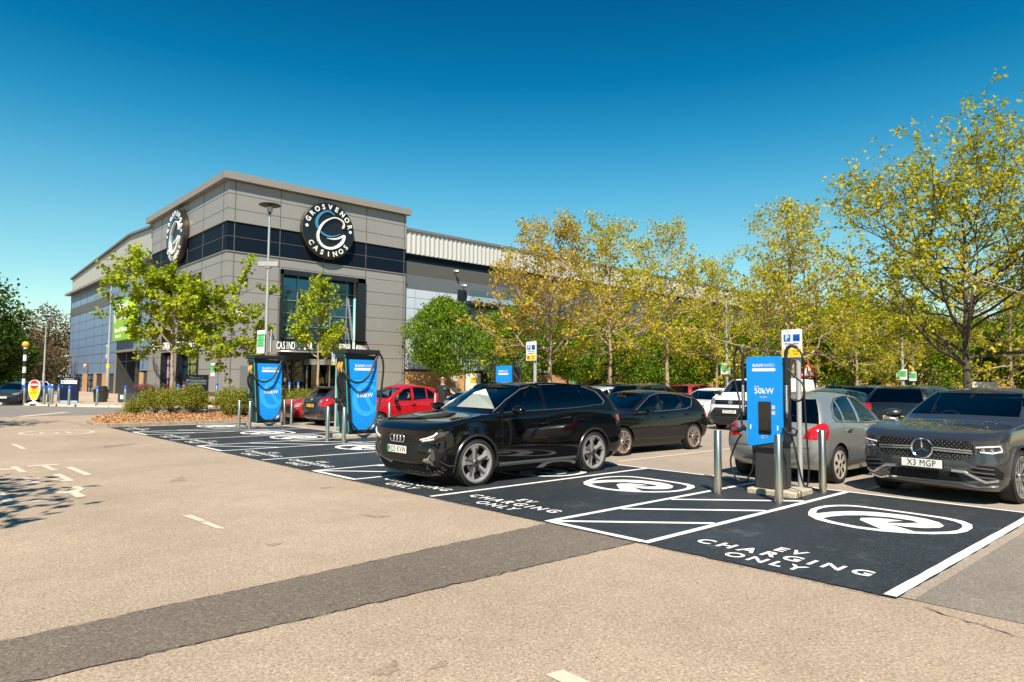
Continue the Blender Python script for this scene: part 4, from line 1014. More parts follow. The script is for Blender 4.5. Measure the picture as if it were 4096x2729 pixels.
# old lettering on the sandy asphalt
mb = MB(); z = .005
def flat(pts): mb.add([(x, y, z) for x, y in pts], [tuple(range(len(pts)))])
def ering(cx, cy, rx, ry, w, wy, n=40):
    a = ellipse(cx, cy, rx, ry, n); b = ellipse(cx, cy, rx-w, ry-wy, n)
    mb.add([(x, y, z) for x, y in a+b], [(i, (i+1) % n, (i+1) % n+n, i+n) for i in range(n)])
ering(3.95, 24.7, .97, 1.22, .10, .2); ering(3.72, 24.55, .25, .48, .08, .14)
flat([(4.17, 24.95), (4.27, 24.88), (4.25, 24.11), (4.15, 24.18)])
flat([(2.38, 20.93), (2.48, 20.95), (2.51, 19.29), (2.41, 19.27)])
flat([(2.03, 15.54), (2.52, 15.50), (2.52, 15.30), (2.03, 15.34)]); flat([(2.22, 15.33), (2.32, 15.32), (2.35, 14.43), (2.25, 14.43)])
flat([(1.77, 15.52), (1.88, 15.51), (1.9, 14.44), (1.80, 14.45)]); flat([(1.2, 15.3), (1.77, 15.2), (1.77, 15.0), (1.2, 15.1)])
flat([(2.52, 14.80), (2.63, 14.82), (2.67, 13.38), (2.56, 13.34)])
flat([(2.17, 13.84), (2.29, 13.85), (2.31, 12.76), (2.20, 12.74)]); flat([(1.95, 13.38), (2.0, 13.44), (2.20, 12.95), (2.19, 12.76)]); flat([(1.72, 13.69), (1.83, 13.65), (1.87, 12.81), (1.77, 12.76)])
flat([(1.83, 13.6), (1.95, 13.44), (1.97, 13.3), (1.84, 13.4)])
flat([(1.76, 11.99), (1.88, 12.03), (1.92, 11.66), (1.83, 11.5)]); flat([(1.83, 11.5), (1.92, 11.66), (2.03, 11.59), (2.01, 11.39)])
flat([(2.03, 11.59), (2.17, 12.11), (2.25, 12.07), (2.25, 11.74)]); flat([(2.03, 11.59), (2.25, 11.74), (2.12, 11.43), (2.01, 11.39)]); flat([(2.01, 11.39), (2.12, 11.43), (2.13, 10.96), (2.0, 10.93)])
flat([(1.20, 12.12), (1.32, 12.12), (1.34, 11.05), (1.23, 10.89)]); flat([(1.34, 11.05), (1.70, 11.05), (1.70, 10.88), (1.23, 10.89)])
flat([(2.68, 8.70), (2.78, 8.66), (2.79, 8.2), (2.72, 8.2)]); flat([(2.71, 8.15), (2.79, 8.15), (2.80, 7.60), (2.73, 7.70)])
flat([(2.75, 2.71), (2.87, 2.69), (2.86, 2.0), (2.74, 2.0)])
flat([(3.4, 30.3), (5.0, 29.9), (5.0, 29.75), (3.4, 30.15)]); flat([(4.3, 36.4), (6.6, 40.0), (6.9, 39.8), (4.6, 36.2)])
tag(mb.build('worn_lettering', P_old_line, fix=False), kind='structure')

# pavement: gentle rise to the building
def pz(x, y):
    r = min(1, max(0, (x-10)/8.4)); r = r*r*(3-2*r); f = min(1, max(0, 1-(y-54)/22)); return .13+.31*r*f*(1 if x < 34 else 1)
KP = [(60, 41.2), (40, 42.2), (30, 42.7), (22, 42.9), (18, 42.9), (15.1, 43.0), (12.4, 44.0), (9.82, 45.74), (8.2, 48.2), (6.55, 51.56), (4.2, 57.5), (-1, 72), (-6, 92)]
mb = MB(); rows = []
for i, (x, y) in enumerate(KP):
    far = (max(x, 60) if i == 0 else x+ (0)); tx, ty = (60, 130) if i == 0 else (x+2+i*.6, 130)
    rows.append([(x+(tx-x)*t, y+(ty-y)*t, pz(x+(tx-x)*t, y+(ty-y)*t)) for t in [0, .01, .03, .06, .10, .14, .2, .3, .45, .7, 1]])
mb.grid(rows); o = mb.build('pavement', G_pave, fix=False); tag(o, kind='structure')
if o.data.polygons[0].normal.z < 0: o.data.flip_normals()
def kerb(name, pts, m, w=.14, h=.13, step=.9, zf=None, gap=.012):
    mb = MB(); rr = random.Random(3)
    for a, b in zip(pts, pts[1:]):
        L = hypot(b[0]-a[0], b[1]-a[1]); n = max(1, round(L/step)); dx, dy = (b[0]-a[0])/L, (b[1]-a[1])/L; an = atan2(dy, dx)
        for k in range(n):
            c = (k+.5)/n; x, y = a[0]+(b[0]-a[0])*c, a[1]+(b[1]-a[1])*c; j = rr.uniform(-.006, .006)
            mb.box((x-dy*j, y+dx*j, h/2-.05+rr.uniform(-.003, .003)), (L/n-gap, w, h+.1), an, bev=.015)
    o = mb.build(name, m); tag(o, kind='structure'); return o
kerb('kerb', KP, M_kerbw, h=.135)
# island with bark chips
ISL = [(5.75, 26.55), (11.5, 26.75), (26, 27.2), (60, 28.5), (60, 34.2), (24, 35.2), (12, 35.8), (8.6, 35.9), (7.4, 34.6), (6.3, 31.5), (5.65, 29.2), (5.5, 27.4)]
kerb('kerb', ISL+[ISL[0]], M_kerb, h=.13)
mb = MB(); cx_, cy_ = 9.5, 31.2
top = [(x+(cx_-x)*t if x < 30 else x, y+(cy_-y)*t, .10+.16*(1-(1-t)**2)) for t in (.012,) for x, y in ISL]
mb.add(top, [tuple(range(len(top)))]); o = mb.build('planting_bed', mat('bark_soil', (.22, .10, .04), .95, noise=(9, .5), bump=(40, 1.)), fix=False); tag(o, kind='structure')
if o.data.polygons[0].normal.z < 0: o.data.flip_normals()
# bark chips: countless
def inpoly(x, y, P):
    c = False; j = len(P)-1
    for i in range(len(P)):
        if (P[i][1] > y) != (P[j][1] > y) and x < (P[j][0]-P[i][0])*(y-P[i][1])/(P[j][1]-P[i][1])+P[i][0]: c = not c
        j = i
    return c
rr = random.Random(11); mb = MB()
for k in range(15000):
    x, y = 5.5+11.5*rr.random()**1.3, 26.5+6.5*rr.random()**1.4
    if not inpoly(x, y, ISL): continue
    d = min(1, min(abs(y-26.7), abs(x-5.7))/1.5); z0 = .115+.10*d*rr.random(); s_ = rr.uniform(.02, .055); a = rr.random()*6.28; u, v = cos(a)*s_, sin(a)*s_; t1, t2 = rr.uniform(-.02, .03), rr.uniform(-.02, .03)
    mb.add([(x-u, y-v, z0), (x+v*.5, y-u*.5, z0+t1), (x+u, y+v, z0+.01), (x-v*.5, y+u*.5, z0+t2)], [(0, 1, 2, 3)])
tag(mb.build('bark_chips', leafmat('chip', [(.50, .24, .09), (.62, .36, .17), (.35, .15, .05), (.55, .40, .25)], .0), fix=False), kind='stuff')
mb = MB()
for k in range(900):      # fallen leaves along the kerb and on the asphalt
    if k < 420: x, y = rr.gauss(5.9, .7), 26.3-abs(rr.gauss(0, .12)); x = min(max(x, 4.6), 9)
    elif k < 640: x, y = 5.35-abs(rr.gauss(0, .15)), rr.uniform(26.5, 30)
    else: x, y = rr.uniform(0, 9.5), rr.uniform(2.5, 26)
    s_ = rr.uniform(.008, .022) if k < 640 else rr.uniform(.004, .014); a = rr.random()*6.28; u, v = cos(a)*s_, sin(a)*s_; z0 = .017
    mb.add([(x-u, y-v, z0), (x+v*.5, y-u*.5, z0+.004), (x+u, y+v, z0), (x-v*.5, y+u*.5, z0+.003)], [(0, 1, 2, 3)])
tag(mb.build('fallen_leaves', MATS['chip'], fix=False), kind='stuff')
# stains, a crack and a patched joint
M_stain = ground_mat('asphalt_stained', (.27, .212, .16), (.14, .11, .085), (.42, .34, .26), speck=(.6, 1.4))
def blob(cx, cy, rx, ry, seed, rot=0):
    q = random.Random(seed); n = 26; c_, s_ = cos(rot), sin(rot); P = []
    k1, k2 = q.random()*6, q.random()*6
    for i in range(n):
        a = 2*pi*i/n; w = 1+.25*sin(3*a+k1)+.18*sin(7*a+k2)+q.uniform(-.12, .12); x, y = rx*cos(a)*w, ry*sin(a)*w; P.append((cx+x*c_-y*s_, cy+x*s_+y*c_))
    return P
for i, (x, y, a, b, r) in enumerate(((2.15, 3.35, .10, .05, .5), (2.4, 3.2, .06, .03, .2), (3.6, 11.9, .28, .10, 1.2), (5.0, 9.6, .10, .06, 0), (1.9, 11.1, .16, .10, .4), (1.0, 3.9, .09, .04, 1.), (4.4, 7.2, .16, .07, 2.), (2.9, 6.6, .07, .05, 0), (4.3, 19, .5, .2, .7))):
    sheet('asphalt_stain', blob(x, y, a, b, i+1, r), M_stain, .0035)
M_crack = mat('crack_dark', (.035, .030, .026), .95)
def crack(pts, w, z):
    mb = MB(); q = random.Random(int(pts[0][0]*100)); P = []
    for a, b in zip(pts, pts[1:]):
        n = max(2, int(hypot(b[0]-a[0], b[1]-a[1])/.05))
        for k in range(n): P.append((a[0]+(b[0]-a[0])*k/n+q.gauss(0, .010), a[1]+(b[1]-a[1])*k/n+q.gauss(0, .010)))
    up, dn = [], []
    for i in range(len(P)-1):
        dx, dy = P[i+1][0]-P[i][0], P[i+1][1]-P[i][1]; l = hypot(dx, dy) or 1; ww = w*q.uniform(.1, 1.2); up.append((P[i][0]-dy/l*ww, P[i][1]+dx/l*ww, z)); dn.append((P[i][0]+dy/l*ww, P[i][1]-dx/l*ww, z))
    mb.grid([up, dn]); mb.build('crack', M_crack, fix=False)['kind'] = 'structure'
crack([(5.62, 1.72), (5.5, 1.35), (5.35, .9), (5.1, .3), (4.9, -.5)], .007, .006)
crack([(5.70, 4.31), (4.6, 4.335), (3.5, 4.37), (2.2, 4.41), (1.0, 4.45), (.3, 4.48)], .006, .0075); crack([(5.70, 5.56), (4.0, 5.455), (2.0, 5.33), (.6, 5.25), (-.5, 5.19)], .005, .0075)
crack([(5.64, 26), (5.66, 18), (5.64, 12), (5.66, 6), (5.65, 1.9)], .006, .012)
# ------------------------------------------------------------------ buildings
XC, YC, XR = 18.4, 51.7, 34.3
M_clad = mat('cladding_grey', (.282, .272, .260), .5, .2, noise=(.5, .06))
M_clad_dk = mat('cladding_dark_band', (.003, .009, .019), .6, 0, spec=.12)
M_joint = mat('panel_joint', (.105, .10, .096), .6)
M_fascia = mat('fascia_grey', (.27, .25, .225), .5, .2)
M_blue = mat('cladding_blue', (.17, .25, .38), .5, .1, noise=(.5, .06))
M_lightblue = mat('cladding_pale', (.50, .55, .62), .5, .1, noise=(.5, .05))
M_brown = mat('cladding_brown', (.085, .08, .072), .5)
M_corr = mat('corrugated_sheet', (.43, .41, .38), .45, .3)
M_frame = mat('window_frame_dark', (.012, .014, .017), .35)
M_white = mat('white_paint', (.78, .77, .74), .45)
M_letter = mat('letter_white', (.82, .80, .76), .4)
M_mull = mat('mullion_grey', (.30, .32, .34), .4, .4)
def brickmat():
    m = bpy.data.materials.new('brick_orange'); m.use_nodes = True; t = m.node_tree; p = t.nodes['Principled BSDF']
    tc = t.nodes.new('ShaderNodeTexCoord'); mp = t.nodes.new('ShaderNodeMapping'); mp.inputs['Rotation'].default_value = (pi/2, 0, 0)
    sp = t.nodes.new('ShaderNodeSeparateXYZ'); cb = t.nodes.new('ShaderNodeCombineXYZ'); ad = t.nodes.new('ShaderNodeMath'); ad.operation = 'ADD'
    t.links.new(tc.outputs['Object'], sp.inputs[0]); t.links.new(sp.outputs[0], ad.inputs[0]); t.links.new(sp.outputs[1], ad.inputs[1])
    t.links.new(ad.outputs[0], cb.inputs[0]); t.links.new(sp.outputs[2], cb.inputs[1])
    b = t.nodes.new('ShaderNodeTexBrick'); b.inputs['Color1'].default_value = (.46, .235, .085, 1); b.inputs['Color2'].default_value = (.56, .32, .14, 1); b.inputs['Mortar'].default_value = (.40, .27, .16, 1)
    b.inputs['Scale'].default_value = 1; b.inputs['Brick Width'].default_value = .225; b.inputs['Row Height'].default_value = .075; b.inputs['Mortar Size'].default_value = .010
    t.links.new(cb.outputs[0], b.inputs['Vector']); t.links.new(b.outputs[0], p.inputs['Base Color']); p.inputs['Roughness'].default_value = .9
    MATS['brick'] = m; return m
M_brick = brickmat()
M_winglass = mat('window_glass_blue', (.05, .14, .20), .03, .75, spec=1.)
M_shopglass = glassmat('shop_glass', (.30, .34, .36))

def wall_boxes(mb, X0, X1, Y0, Y1, z0, z1): mb.box(((X0+X1)/2, (Y0+Y1)/2, (z0+z1)/2), (X1-X0, Y1-Y0, z1-z0))
B = thing('casino_building', 'grey panelled corner building with a black band, a tall framed window and two round signs', 'building', (XC, YC, 0), 0)
def at0(mb): mb.M = Matrix.Translation((-XC, -YC, 0)); return mb
T = .35      # wall skin
ZT = 16.7; YL = 71.4
# right-hand front (faces -y) with the big window opening 22.6..30.1 x .3..10.43
mb = at0(MB())
wall_boxes(mb, XC, 22.6, YC, YC+T, 0, 11.35); wall_boxes(mb, 30.1, XR, YC, YC+T, 0, 11.35); wall_boxes(mb, 22.6, 30.1, YC, YC+T, 10.43, 11.35)
wall_boxes(mb, XC+.002, XR, YC+.002, YC+T, 13.65, ZT)
# side (faces -x), opening Y 57..66.6, z .3..10.3
wall_boxes(mb, XC, XC+T, YC+T, 57.0, 0, 11.35); wall_boxes(mb, XC, XC+T, 62.3, 63.6, 0, 11.35); wall_boxes(mb, XC, XC+T, 66.8, YL, 0, 11.35); wall_boxes(mb, XC, XC+T, 57.0, 62.3, 10.3, 11.35); wall_boxes(mb, XC, XC+T, 63.6, 66.8, 10.3, 11.35)
wall_boxes(mb, XC, XC+T, YC+T, YL, 13.65, ZT)
wall_boxes(mb, XR-T, XR, YC+T, YL, 11.35, ZT)
wall_boxes(mb, XC+T, XR-T, YL-T, YL, 0, ZT)
mb.build('wall', M_clad, B)
mb = at0(MB()); wall_boxes(mb, XC+.02, XR-.0, YC+.02, YC+T, 11.35, 13.65); wall_boxes(mb, XC+.02, XC+T, YC+T, YL, 11.35, 13.65)
mb.build('dark_band', M_clad_dk, B)
mb = at0(MB())
for z in (11.35, 13.65):
    mb.box(((XC+XR)/2, YC-.03, z), (XR-XC+.1, .10, .07)); mb.box((XC-.03, (YC+YL)/2+.05, z), (.10, YL-YC, .07))
mb.build('band_trim', M_fascia, B)
mb = at0(MB())
prof = 1.15
mb.box(((XC+XR)/2-.1, YC-.2, 17.0), (XR-XC+.7, .5, .55)); mb.box((XC-.2, (YC+YL)/2+.35, 17.0), (.5, YL-YC+.7, .55)); mb.box(((XC+XR)/2, (YC+YL)/2, 16.9), (XR-XC-.02, YL-YC-.02, .3))
mb.build('roof_fascia', M_fascia, B)
mb = at0(MB())      # joints
ys, xs = .012, .03
for z in (2.5, 3.7, 4.87, 6.06, 7.2, 8.35, 9.45, 10.6, 12.5, 14.6, 15.75):
    segs = [(XC, XR)] if z > 10.43 else [(XC, 22.6), (30.1, XR)]
    for a, b in segs: mb.box(((a+b)/2, YC-ys/2+ (0.02 if 11.35 < z < 13.65 else 0), z), (b-a, ys, xs))
    segs = [(YC, YL)] if z > 10.3 else [(YC, 57.0), (66.8, YL)]
    for a, b in segs: mb.box((XC-ys/2+(0.02 if 11.35 < z < 13.65 else 0), (a+b)/2, z), (ys, b-a, xs))
for x in (18.95, 22.5, 26.25, 30.2, 34.1):
    for a, b in (((0, 11.3) if x not in (26.25,) else (10.45, 11.3)), (11.4, 13.6), (13.7, 16.7)): mb.box((x, YC-.01+(0.02 if a == 11.4 else 0), (a+b)/2), (.05, .02, b-a))
for y in (52.6, 57.0, 60.8, 64.6, 68.3, 71.2):
    for a, b in (((0, 11.3) if y not in (60.8, 64.6) else (10.4, 11.3)), (11.4, 13.6), (13.7, 16.7)): mb.box((XC-.01+(0.02 if a == 11.4 else 0), y, (a+b)/2), (.02, .05, b-a))
mb.build('panel_joints', M_joint, B)
mb = at0(MB()); wall_boxes(mb, XC-.03, 22.2, YC-.04, YC-.001, 0, .75); wall_boxes(mb, XC-.04, XC-.001, YC, 56.8, 0, .75)
mb.build('plinth', mat('plinth_brown', (.11, .06, .025), .9, noise=(8, .3)), B)
# big window: frame ring, reveals, glass, mullions
f = at0(MB()); fw = .28
for a, b, c, d in ((22.6, 22.6+.18, .3, 10.43), (30.1-.75, 30.1, .3, 10.43), (22.6, 30.1, 10.43-.40, 10.43)):
    f.box(((a+b)/2, YC-.10, (c+d)/2), (b-a, .34, d-c))
f.box((26.35, YC+.9, 3.6), (7.5, 1.0, .5)); wall_boxes(f, 22.62, 30.08, YC+1.5, YC+1.6, 3.4, 3.9)
fo = f.build('window_frame', M_frame, B)
g = at0(MB()); g.add([(22.75, YC+.55, 3.8), (29.4, YC+.55, 3.8), (29.4, YC+.55, 10.1), (22.75, YC+.55, 10.1)], [(0, 1, 2, 3)]); g.build('window', M_winglass, B)
m = at0(MB())
for x in (24.3, 27.2, 28.72): m.box((x, YC+.50, 6.95), (.07, .10, 6.3))
for z in (5.05, 6.05, 7.07, 8.1, 9.0): m.box((26.1, YC+.50, z), (6.6, .08, .06))
m.tube([(28.8, YC+.42, 8.7), (29.32, YC+.42, 5.2)], .11, 6); m.tube([(28.75, YC+.42, 6.2), (29.2, YC+.42, 3.9)], .08, 6)
m.build('mullions', M_mull, B)
# entrance under the window: dark screens and a revolving drum
e = at0(MB()); ye = YC+.7
e.box((26.35, YC+4.0, 1.9), (7.5, .1, 3.4)); e.box((22.75, YC+.5, 2.0), (.3, 1.0, 3.6)); e.box((29.95, YC+.5, 2.0), (.3, 1.0, 3.6)); e.box((26.35, YC+.6, 3.55), (7.5, .5, .32))
for x in (23.3, 24.3, 25.1, 28.4, 29.2): e.box((x, ye, 1.85), (.10, .10, 3.2))
e.build('entrance_surround', M_frame, B)
e = at0(MB()); e.add([(22.9, ye+.02, .35), (25.1, ye+.02, .35), (25.1, ye+.02, 3.4), (22.9, ye+.02, 3.4)], [(0, 1, 2, 3)]); e.build('door', M_shopglass, B); e = at0(MB()); e.add([(28.3, ye+.02, .35), (29.8, ye+.02, .35), (29.8, ye+.02, 3.4), (28.3, ye+.02, 3.4)], [(0, 1, 2, 3)])
e.build('door', M_shopglass, B)
d = at0(MB()); cxd, cyd = 26.7, YC+.95
d.lathe([(1.62, 2.98), (1.65, 2.98), (1.65, 3.42), (.01, 3.44)], 40, c=(cxd, cyd, 0))
for a in (200, 235, 270, 305, 340): d.box((cxd+1.55*cos(rad(a)), cyd+1.55*sin(rad(a)), 1.7), (.09, .09, 2.6), rad(a))
d.build('revolving_door', mat('brushed_metal', (.45, .44, .42), .3, .8), B, smooth=30)
d = at0(MB()); d.grid([[(cxd+1.5*cos(rad(a)), cyd+1.5*sin(rad(a)), z) for a in range(185, 356, 10)] for z in (.4, 2.98)]); d.build('drum_glass', M_shopglass, B)
for x in (23.55, 27.6): d = at0(MB()); d.box((x, YC+.64, 1.75), (.28, .01, .28)); d.build('door_sticker', M_white, B)
# left side windows with posters
for (y0, y1) in ((57.0, 62.3), (63.6, 66.8)):
    w = at0(MB()); w.add([(XC+.45, y0, .3), (XC+.45, y1, .3), (XC+.45, y1, 10.3), (XC+.45, y0, 10.3)], [(0, 1, 2, 3)]); w.build('window', M_winglass, B)
w = at0(MB())
for (y0, y1) in ((57.0, 62.3), (63.6, 66.8)):
    for y in (y0+.1, y1-.1): w.box((XC+.14, y, 5.3), (.5, .22, 10.0))
    w.box((XC+.14, (y0+y1)/2, 10.2), (.5, y1-y0, .22)); w.box((XC+.16, (y0+y1)/2, 4.6), (.4, y1-y0, .9))
    for z in (1.75, 3.0, 6.3, 8.2): w.box((XC+.32, (y0+y1)/2, z), (.08, y1-y0-.3, .07))
    w.box((XC+.32, (y0+y1)/2+.4, 5.2), (.08, .12, 9.8))
w.build('window_frame', M_frame, B)
def poster(c0, y0, y1, z0, z1):
    q = at0(MB()); q.box((XC+.36, (y0+y1)/2, (z0+z1)/2), (.03, y1-y0, z1-z0)); return q.build('poster', c0, B)
poster(mat('poster_lilac', (.42, .30, .50), .5, noise=(1.2, .4)), 64.0, 66.4, 1.3, 3.8); poster(mat('poster_pink', (.55, .08, .25), .5, noise=(2, .5)), 64.6, 66.3, .5, 1.3)
poster(mat('poster_olive', (.20, .24, .06), .6, noise=(1, .3)), 57.3, 60.6, .5, 3.8); poster(mat('poster_plum', (.10, .03, .09), .5, noise=(3, .4)), 60.9, 62.0, .45, 1.7)
t_ = at0(MB())
for i, s_ in enumerate(('Play at our', 'favourite slots', 'Play all night')):
    put_text(t_, s_, face_mat((XC+.33, 61.45, 1.45-.25*i), (0, -1, 0)), .17, .002)
put_text(t_, 'Open 24 hours', face_mat((XC+.33, 65.0, 3.35), (0, -1, 0)), .25, .002); put_text(t_, 'CHOICE', face_mat((XC+.33, 65.6, 2.3), (0, -1, 0)), .28, .002, .006); put_text(t_, 'TASTE', face_mat((XC+.33, 65.6, 2.0), (0, -1, 0)), .28, .002, .006)
t_.build('poster_lettering', M_white, B)
# canopies with standing letters
def canopy(name, label, pts, z, txts, sx=.5):
    c = thing(name, label, 'canopy sign', (pts[0][0], pts[0][1], z)); O = Matrix.Translation((-pts[0][0], -pts[0][1], -z))
    r = MB(); r.M = O; r.tube([(x, y, z) for x, y in pts], .07, 8); r.tube([(x, y, z+.18) for x, y in pts], .03, 6)
    r.build('rail', mat('polished_rail', (.62, .56, .50), .2, .9), c, smooth=50)
    L = [0]
    for a, b in zip(pts, pts[1:]): L.append(L[-1]+hypot(b[0]-a[0], b[1]-a[1]))
    tot = L[-1]
    t = MB(); t.M = O; n = len(txts); k = 0
    for k, ch in enumerate(txts):
        if ch == ' ': continue
        s_ = tot*(k+.5)/n; i = max(j for j in range(len(L)-1) if L[j] <= s_); f_ = (s_-L[i])/(L[i+1]-L[i])
        x = pts[i][0]+(pts[i+1][0]-pts[i][0])*f_; y = pts[i][1]+(pts[i+1][1]-pts[i][1])*f_
        put_text(t, ch, face_mat((x, y, z+.42), (pts[i+1][0]-pts[i][0], pts[i+1][1]-pts[i][1], 0)), .84, .05, .008, sx)
    t.build('lettering', M_letter, c)
    return c, O
arcR = [(26.4+4.05*cos(rad(a)), YC+.2-1.75*sin(rad(a))*1.0) for a in range(172, 7, -6)]
arcR = [(x, YC-.15-1.35*(1-((x-26.4)/4.05)**2)**.8 if abs(x-26.4) < 4.05 else YC-.15) for x, _ in arcR]
c, O = canopy('entrance_canopy', 'curved canopy with standing white letters above the revolving door', arcR, 3.95, 'CASINO . BAR . FOOD . POKER . ROULETTE', .40)
r = MB(); r.M = O
for k in range(9):
    x = 22.8+7.4*k/8; y1 = YC-.2-1.3*(1-((x-26.4)/4.2)**2); r.tube([(x, YC, 5.05), (x, y1, 4.95)], .05, 6); 
r.grid([[(22.6+7.8*k/16, YC, 5.12) for k in range(17)], [(22.6+7.8*k/16, YC-.25-1.45*(1-((22.6+7.8*k/16-26.5)/4.3)**2), 5.0) for k in range(17)]])
r.build('canopy_roof', M_frame, c)
arcL = [(XC-.2-1.2*(1-((y-63.2)/6.2)**2)**.7, y) for y in [69.3-12.2*k/24 for k in range(25)]]
canopy('entrance_canopy', 'curved canopy with standing white letters above the poster windows behind the young maple', arcL, 4.0, 'ROULETTE . POKER . SLOTS . CASINO', .46)
# round signs
def round_sign(c, u, label):
    s = thing('round_sign', label, 'sign', c, 0); U = Vector(u); 
    nrm = U.cross(Vector((0, 0, 1)))
    def FM(d, off=(0, 0)): return face_mat(nrm*d+U*off[0]+Vector((0, 0, off[1])), U)
    d = MB(); d.M = FM(0); d.lathe([(0, -.1), (2.28, -.1), (2.30, .40), (2.22, .42), (1.66, .42), (1.64, .36), (0, .36)], 64); do = d.build('disc', mat('sign_black', (.010, .014, .018), .3, .2), s, smooth=30)
    r = MB(); r.M = FM(0); r.lathe([(2.305, .0), (2.33, .02), (2.33, .38), (2.30, .41)], 64); r.build('rim', mat('bronze_rim', (.12, .095, .075), .3, .8), s, smooth=40)
    t = MB()
    for txt, a0, a1, flip in (('GROSVENOR', 158, 18, 1), ('CASINOS', 217, 323, -1)):
        n = len(txt)
        for k, ch in enumerate(txt):
            a = rad(a0+(a1-a0)*k/(n-1)); M = FM(.44) @ Matrix.Translation((1.95*cos(a), 1.95*sin(a), 0)) @ Matrix.Rotation(a-flip*pi/2, 4, 'Z')
            put_text(t, ch, M, .58, .03, .012, .95)
    t.M = FM(.44); 
    for a in (175, 5): t.lathe([(0, .03), (.13, .03), (.13, 0)], 16, c=(1.95*cos(rad(a)), 1.95*sin(rad(a)), 0))
    t.build('lettering', M_letter, s)
    def band(pts, ws, d, z0=.36):
        mb_ = MB(); mb_.M = FM(0); L_, R2 = [], []
        for i, p in enumerate(pts):
            q0, q1 = pts[max(0, i-1)], pts[min(len(pts)-1, i+1)]; dx, dy = q1[0]-q0[0], q1[1]-q0[1]; l = hypot(dx, dy); nx, ny = -dy/l*ws[i], dx/l*ws[i]
            L_.append((p[0]+nx, p[1]+ny)); R2.append((p[0]-nx, p[1]-ny))
        rows_ = [[(x, y, z0) for x, y in L_], [(x, y, z0+d) for x, y in L_], [(x, y, z0+d) for x, y in R2], [(x, y, z0) for x, y in R2]]
        mb_.grid(rows_); mb_.add([rows_[k][0] for k in range(4)], [(0, 1, 2, 3)]); mb_.add([rows_[k][-1] for k in range(4)], [(0, 1, 2, 3)]); return mb_
    K = .0039
    Q = [(.47, 1.39, 10), (.08, 1.59, 15), (-.33, 1.57, 18), (-.81, 1.23, 24), (-1.08, .735, 29), (-1.08, .32, 28), (-.9, -.03, 22), (-.49, -.34, 20), (0, -.45, 17), (.49, -.38, 13), (1.02, -.14, 6)]
    P = [(p.x, p.y) for p in cat_path([(x, z, 0) for x, z, w in Q], 4)]; Wd = [p.x for p in cat_path([(w, 0, 0) for x, z, w in Q], 4)]
    band(P, [w*K for w in Wd], .12).build('crescent', mat('sign_blue', (.07, .27, .46), .3, .3), s)
    Q = [(1.26, .366, 11), (1.32, .70, 13), (1.14, 1.0, 12), (.73, 1.15, 10), (.33, 1.13, 11), (-.16, .88, 14), (-.57, .51, 16), (-.855, .02, 18), (-.98, -.49, 20), (-.875, -1.0, 24), (-.49, -1.36, 26), (.08, -1.46, 26), (.69, -1.25, 28), (1.14, -.88, 30), (1.36, -.43, 24), (1.42, -.19, 8)]
    P = [(p.x, p.y) for p in cat_path([(x, z, 0) for x, z, w in Q], 4)]; Wd = [p.x for p in cat_path([(w, 0, 0) for x, z, w in Q], 4)]
    band(P, [w*K for w in Wd], .2).build('letter_emblem', M_letter, s)
    band([(1.34, -.20), (1.15, -.34), (.9, -.48), (.65, -.58), (.41, -.63), (.15, -.66), (-.16, -.64)], [w*K for w in (16, 19, 18, 16, 13, 9, 3)], .195).build('letter_bar', M_letter, s)
    return s
round_sign((26.4, YC-.1, 14.0), (1, 0, 0), 'round black sign with a looping white and blue G emblem above the big window')
round_sign((XC-.1, 62.7, 14.05), (0, -1, 0), 'round black sign with a G emblem on the shaded side above the poster windows')

# left hall (fitness club)
H2 = thing('fitness_hall', 'blue clad hall with a gabled roof and brick piers left of the corner building', 'building', (XC, YL, 0)); 
def at1(mb): mb.M = Matrix.Translation((-XC, -YL, 0)); return mb
XW = XC+.25; YE = 111.0
roofl = [(YL, 16.45), (80.5, 16.95), (YE, 15.5)]
mb = at1(MB())
def yz(mb, ya, yb, z0, z1, x0=XW, x1=XW+.4): mb.box(((x0+x1)/2, (ya+yb)/2, (z0+z1)/2), (x1-x0, yb-ya, z1-z0))
yz(mb, YL, 75.2, 2.55, 13.3); yz(mb, 75.2, 84.4, 4.65, 13.3); yz(mb, 84.4, YE, 2.35, 13.3)
mb.box(((XW+58)/2, YE-.2, 7.0), (58-XW, .4, 12.6))
mb.build('wall', M_blue, H2)
mb = at1(MB()); yz(mb, 86.6, YE, 10.3, 11.3, XW-.03, XW); yz(mb, YL, YE, 12.7, 13.3, XW-.035, XW)
mb.build('dark_course', M_brown, H2)
mb = at1(MB())      # ribbed gable
n = 150; pts = [YL+(YE-YL)*k/n for k in range(n+1)]
lo, hi2 = [], []
for k, y in enumerate(pts):
    x = XW+(.0 if k % 2 else .05); lo.append((x, y, 13.4)); hi2.append((x, y, interp(roofl, y)))
mb.grid([lo, hi2]); mb.build('gable', M_corr, H2)
mb = at1(MB())
for (ya, za), (yb, zb) in zip(roofl, roofl[1:]):
    mb.add([(XW-.25, ya, za), (XW-.25, yb, zb), (XW-.25, yb, zb+.22), (XW-.25, ya, za+.22), (XW+40, ya, za), (XW+40, yb, zb), (XW+40, yb, zb+.22), (XW+40, ya, za+.22)], [(0, 1, 2, 3), (4, 5, 6, 7), (3, 2, 6, 7), (0, 1, 5, 4)])
mb.build('roof', mat('roof_edge', (.14, .145, .15), .6), H2)
mb = at1(MB()); mb.box((XW-.28, (YL+YE+.9)/2, 13.40), (.75, YE-YL+.9, .28)); mb.build('gutter', M_fascia, H2)
mb = at1(MB())
for y in (YL+2.4, 76, 80.2, 84.5, 87.8, 91.6, 96.0, 100.5, 104.6, 108.6): mb.box((XW-.008, y, 7.9), (.016, .05, 10.8))
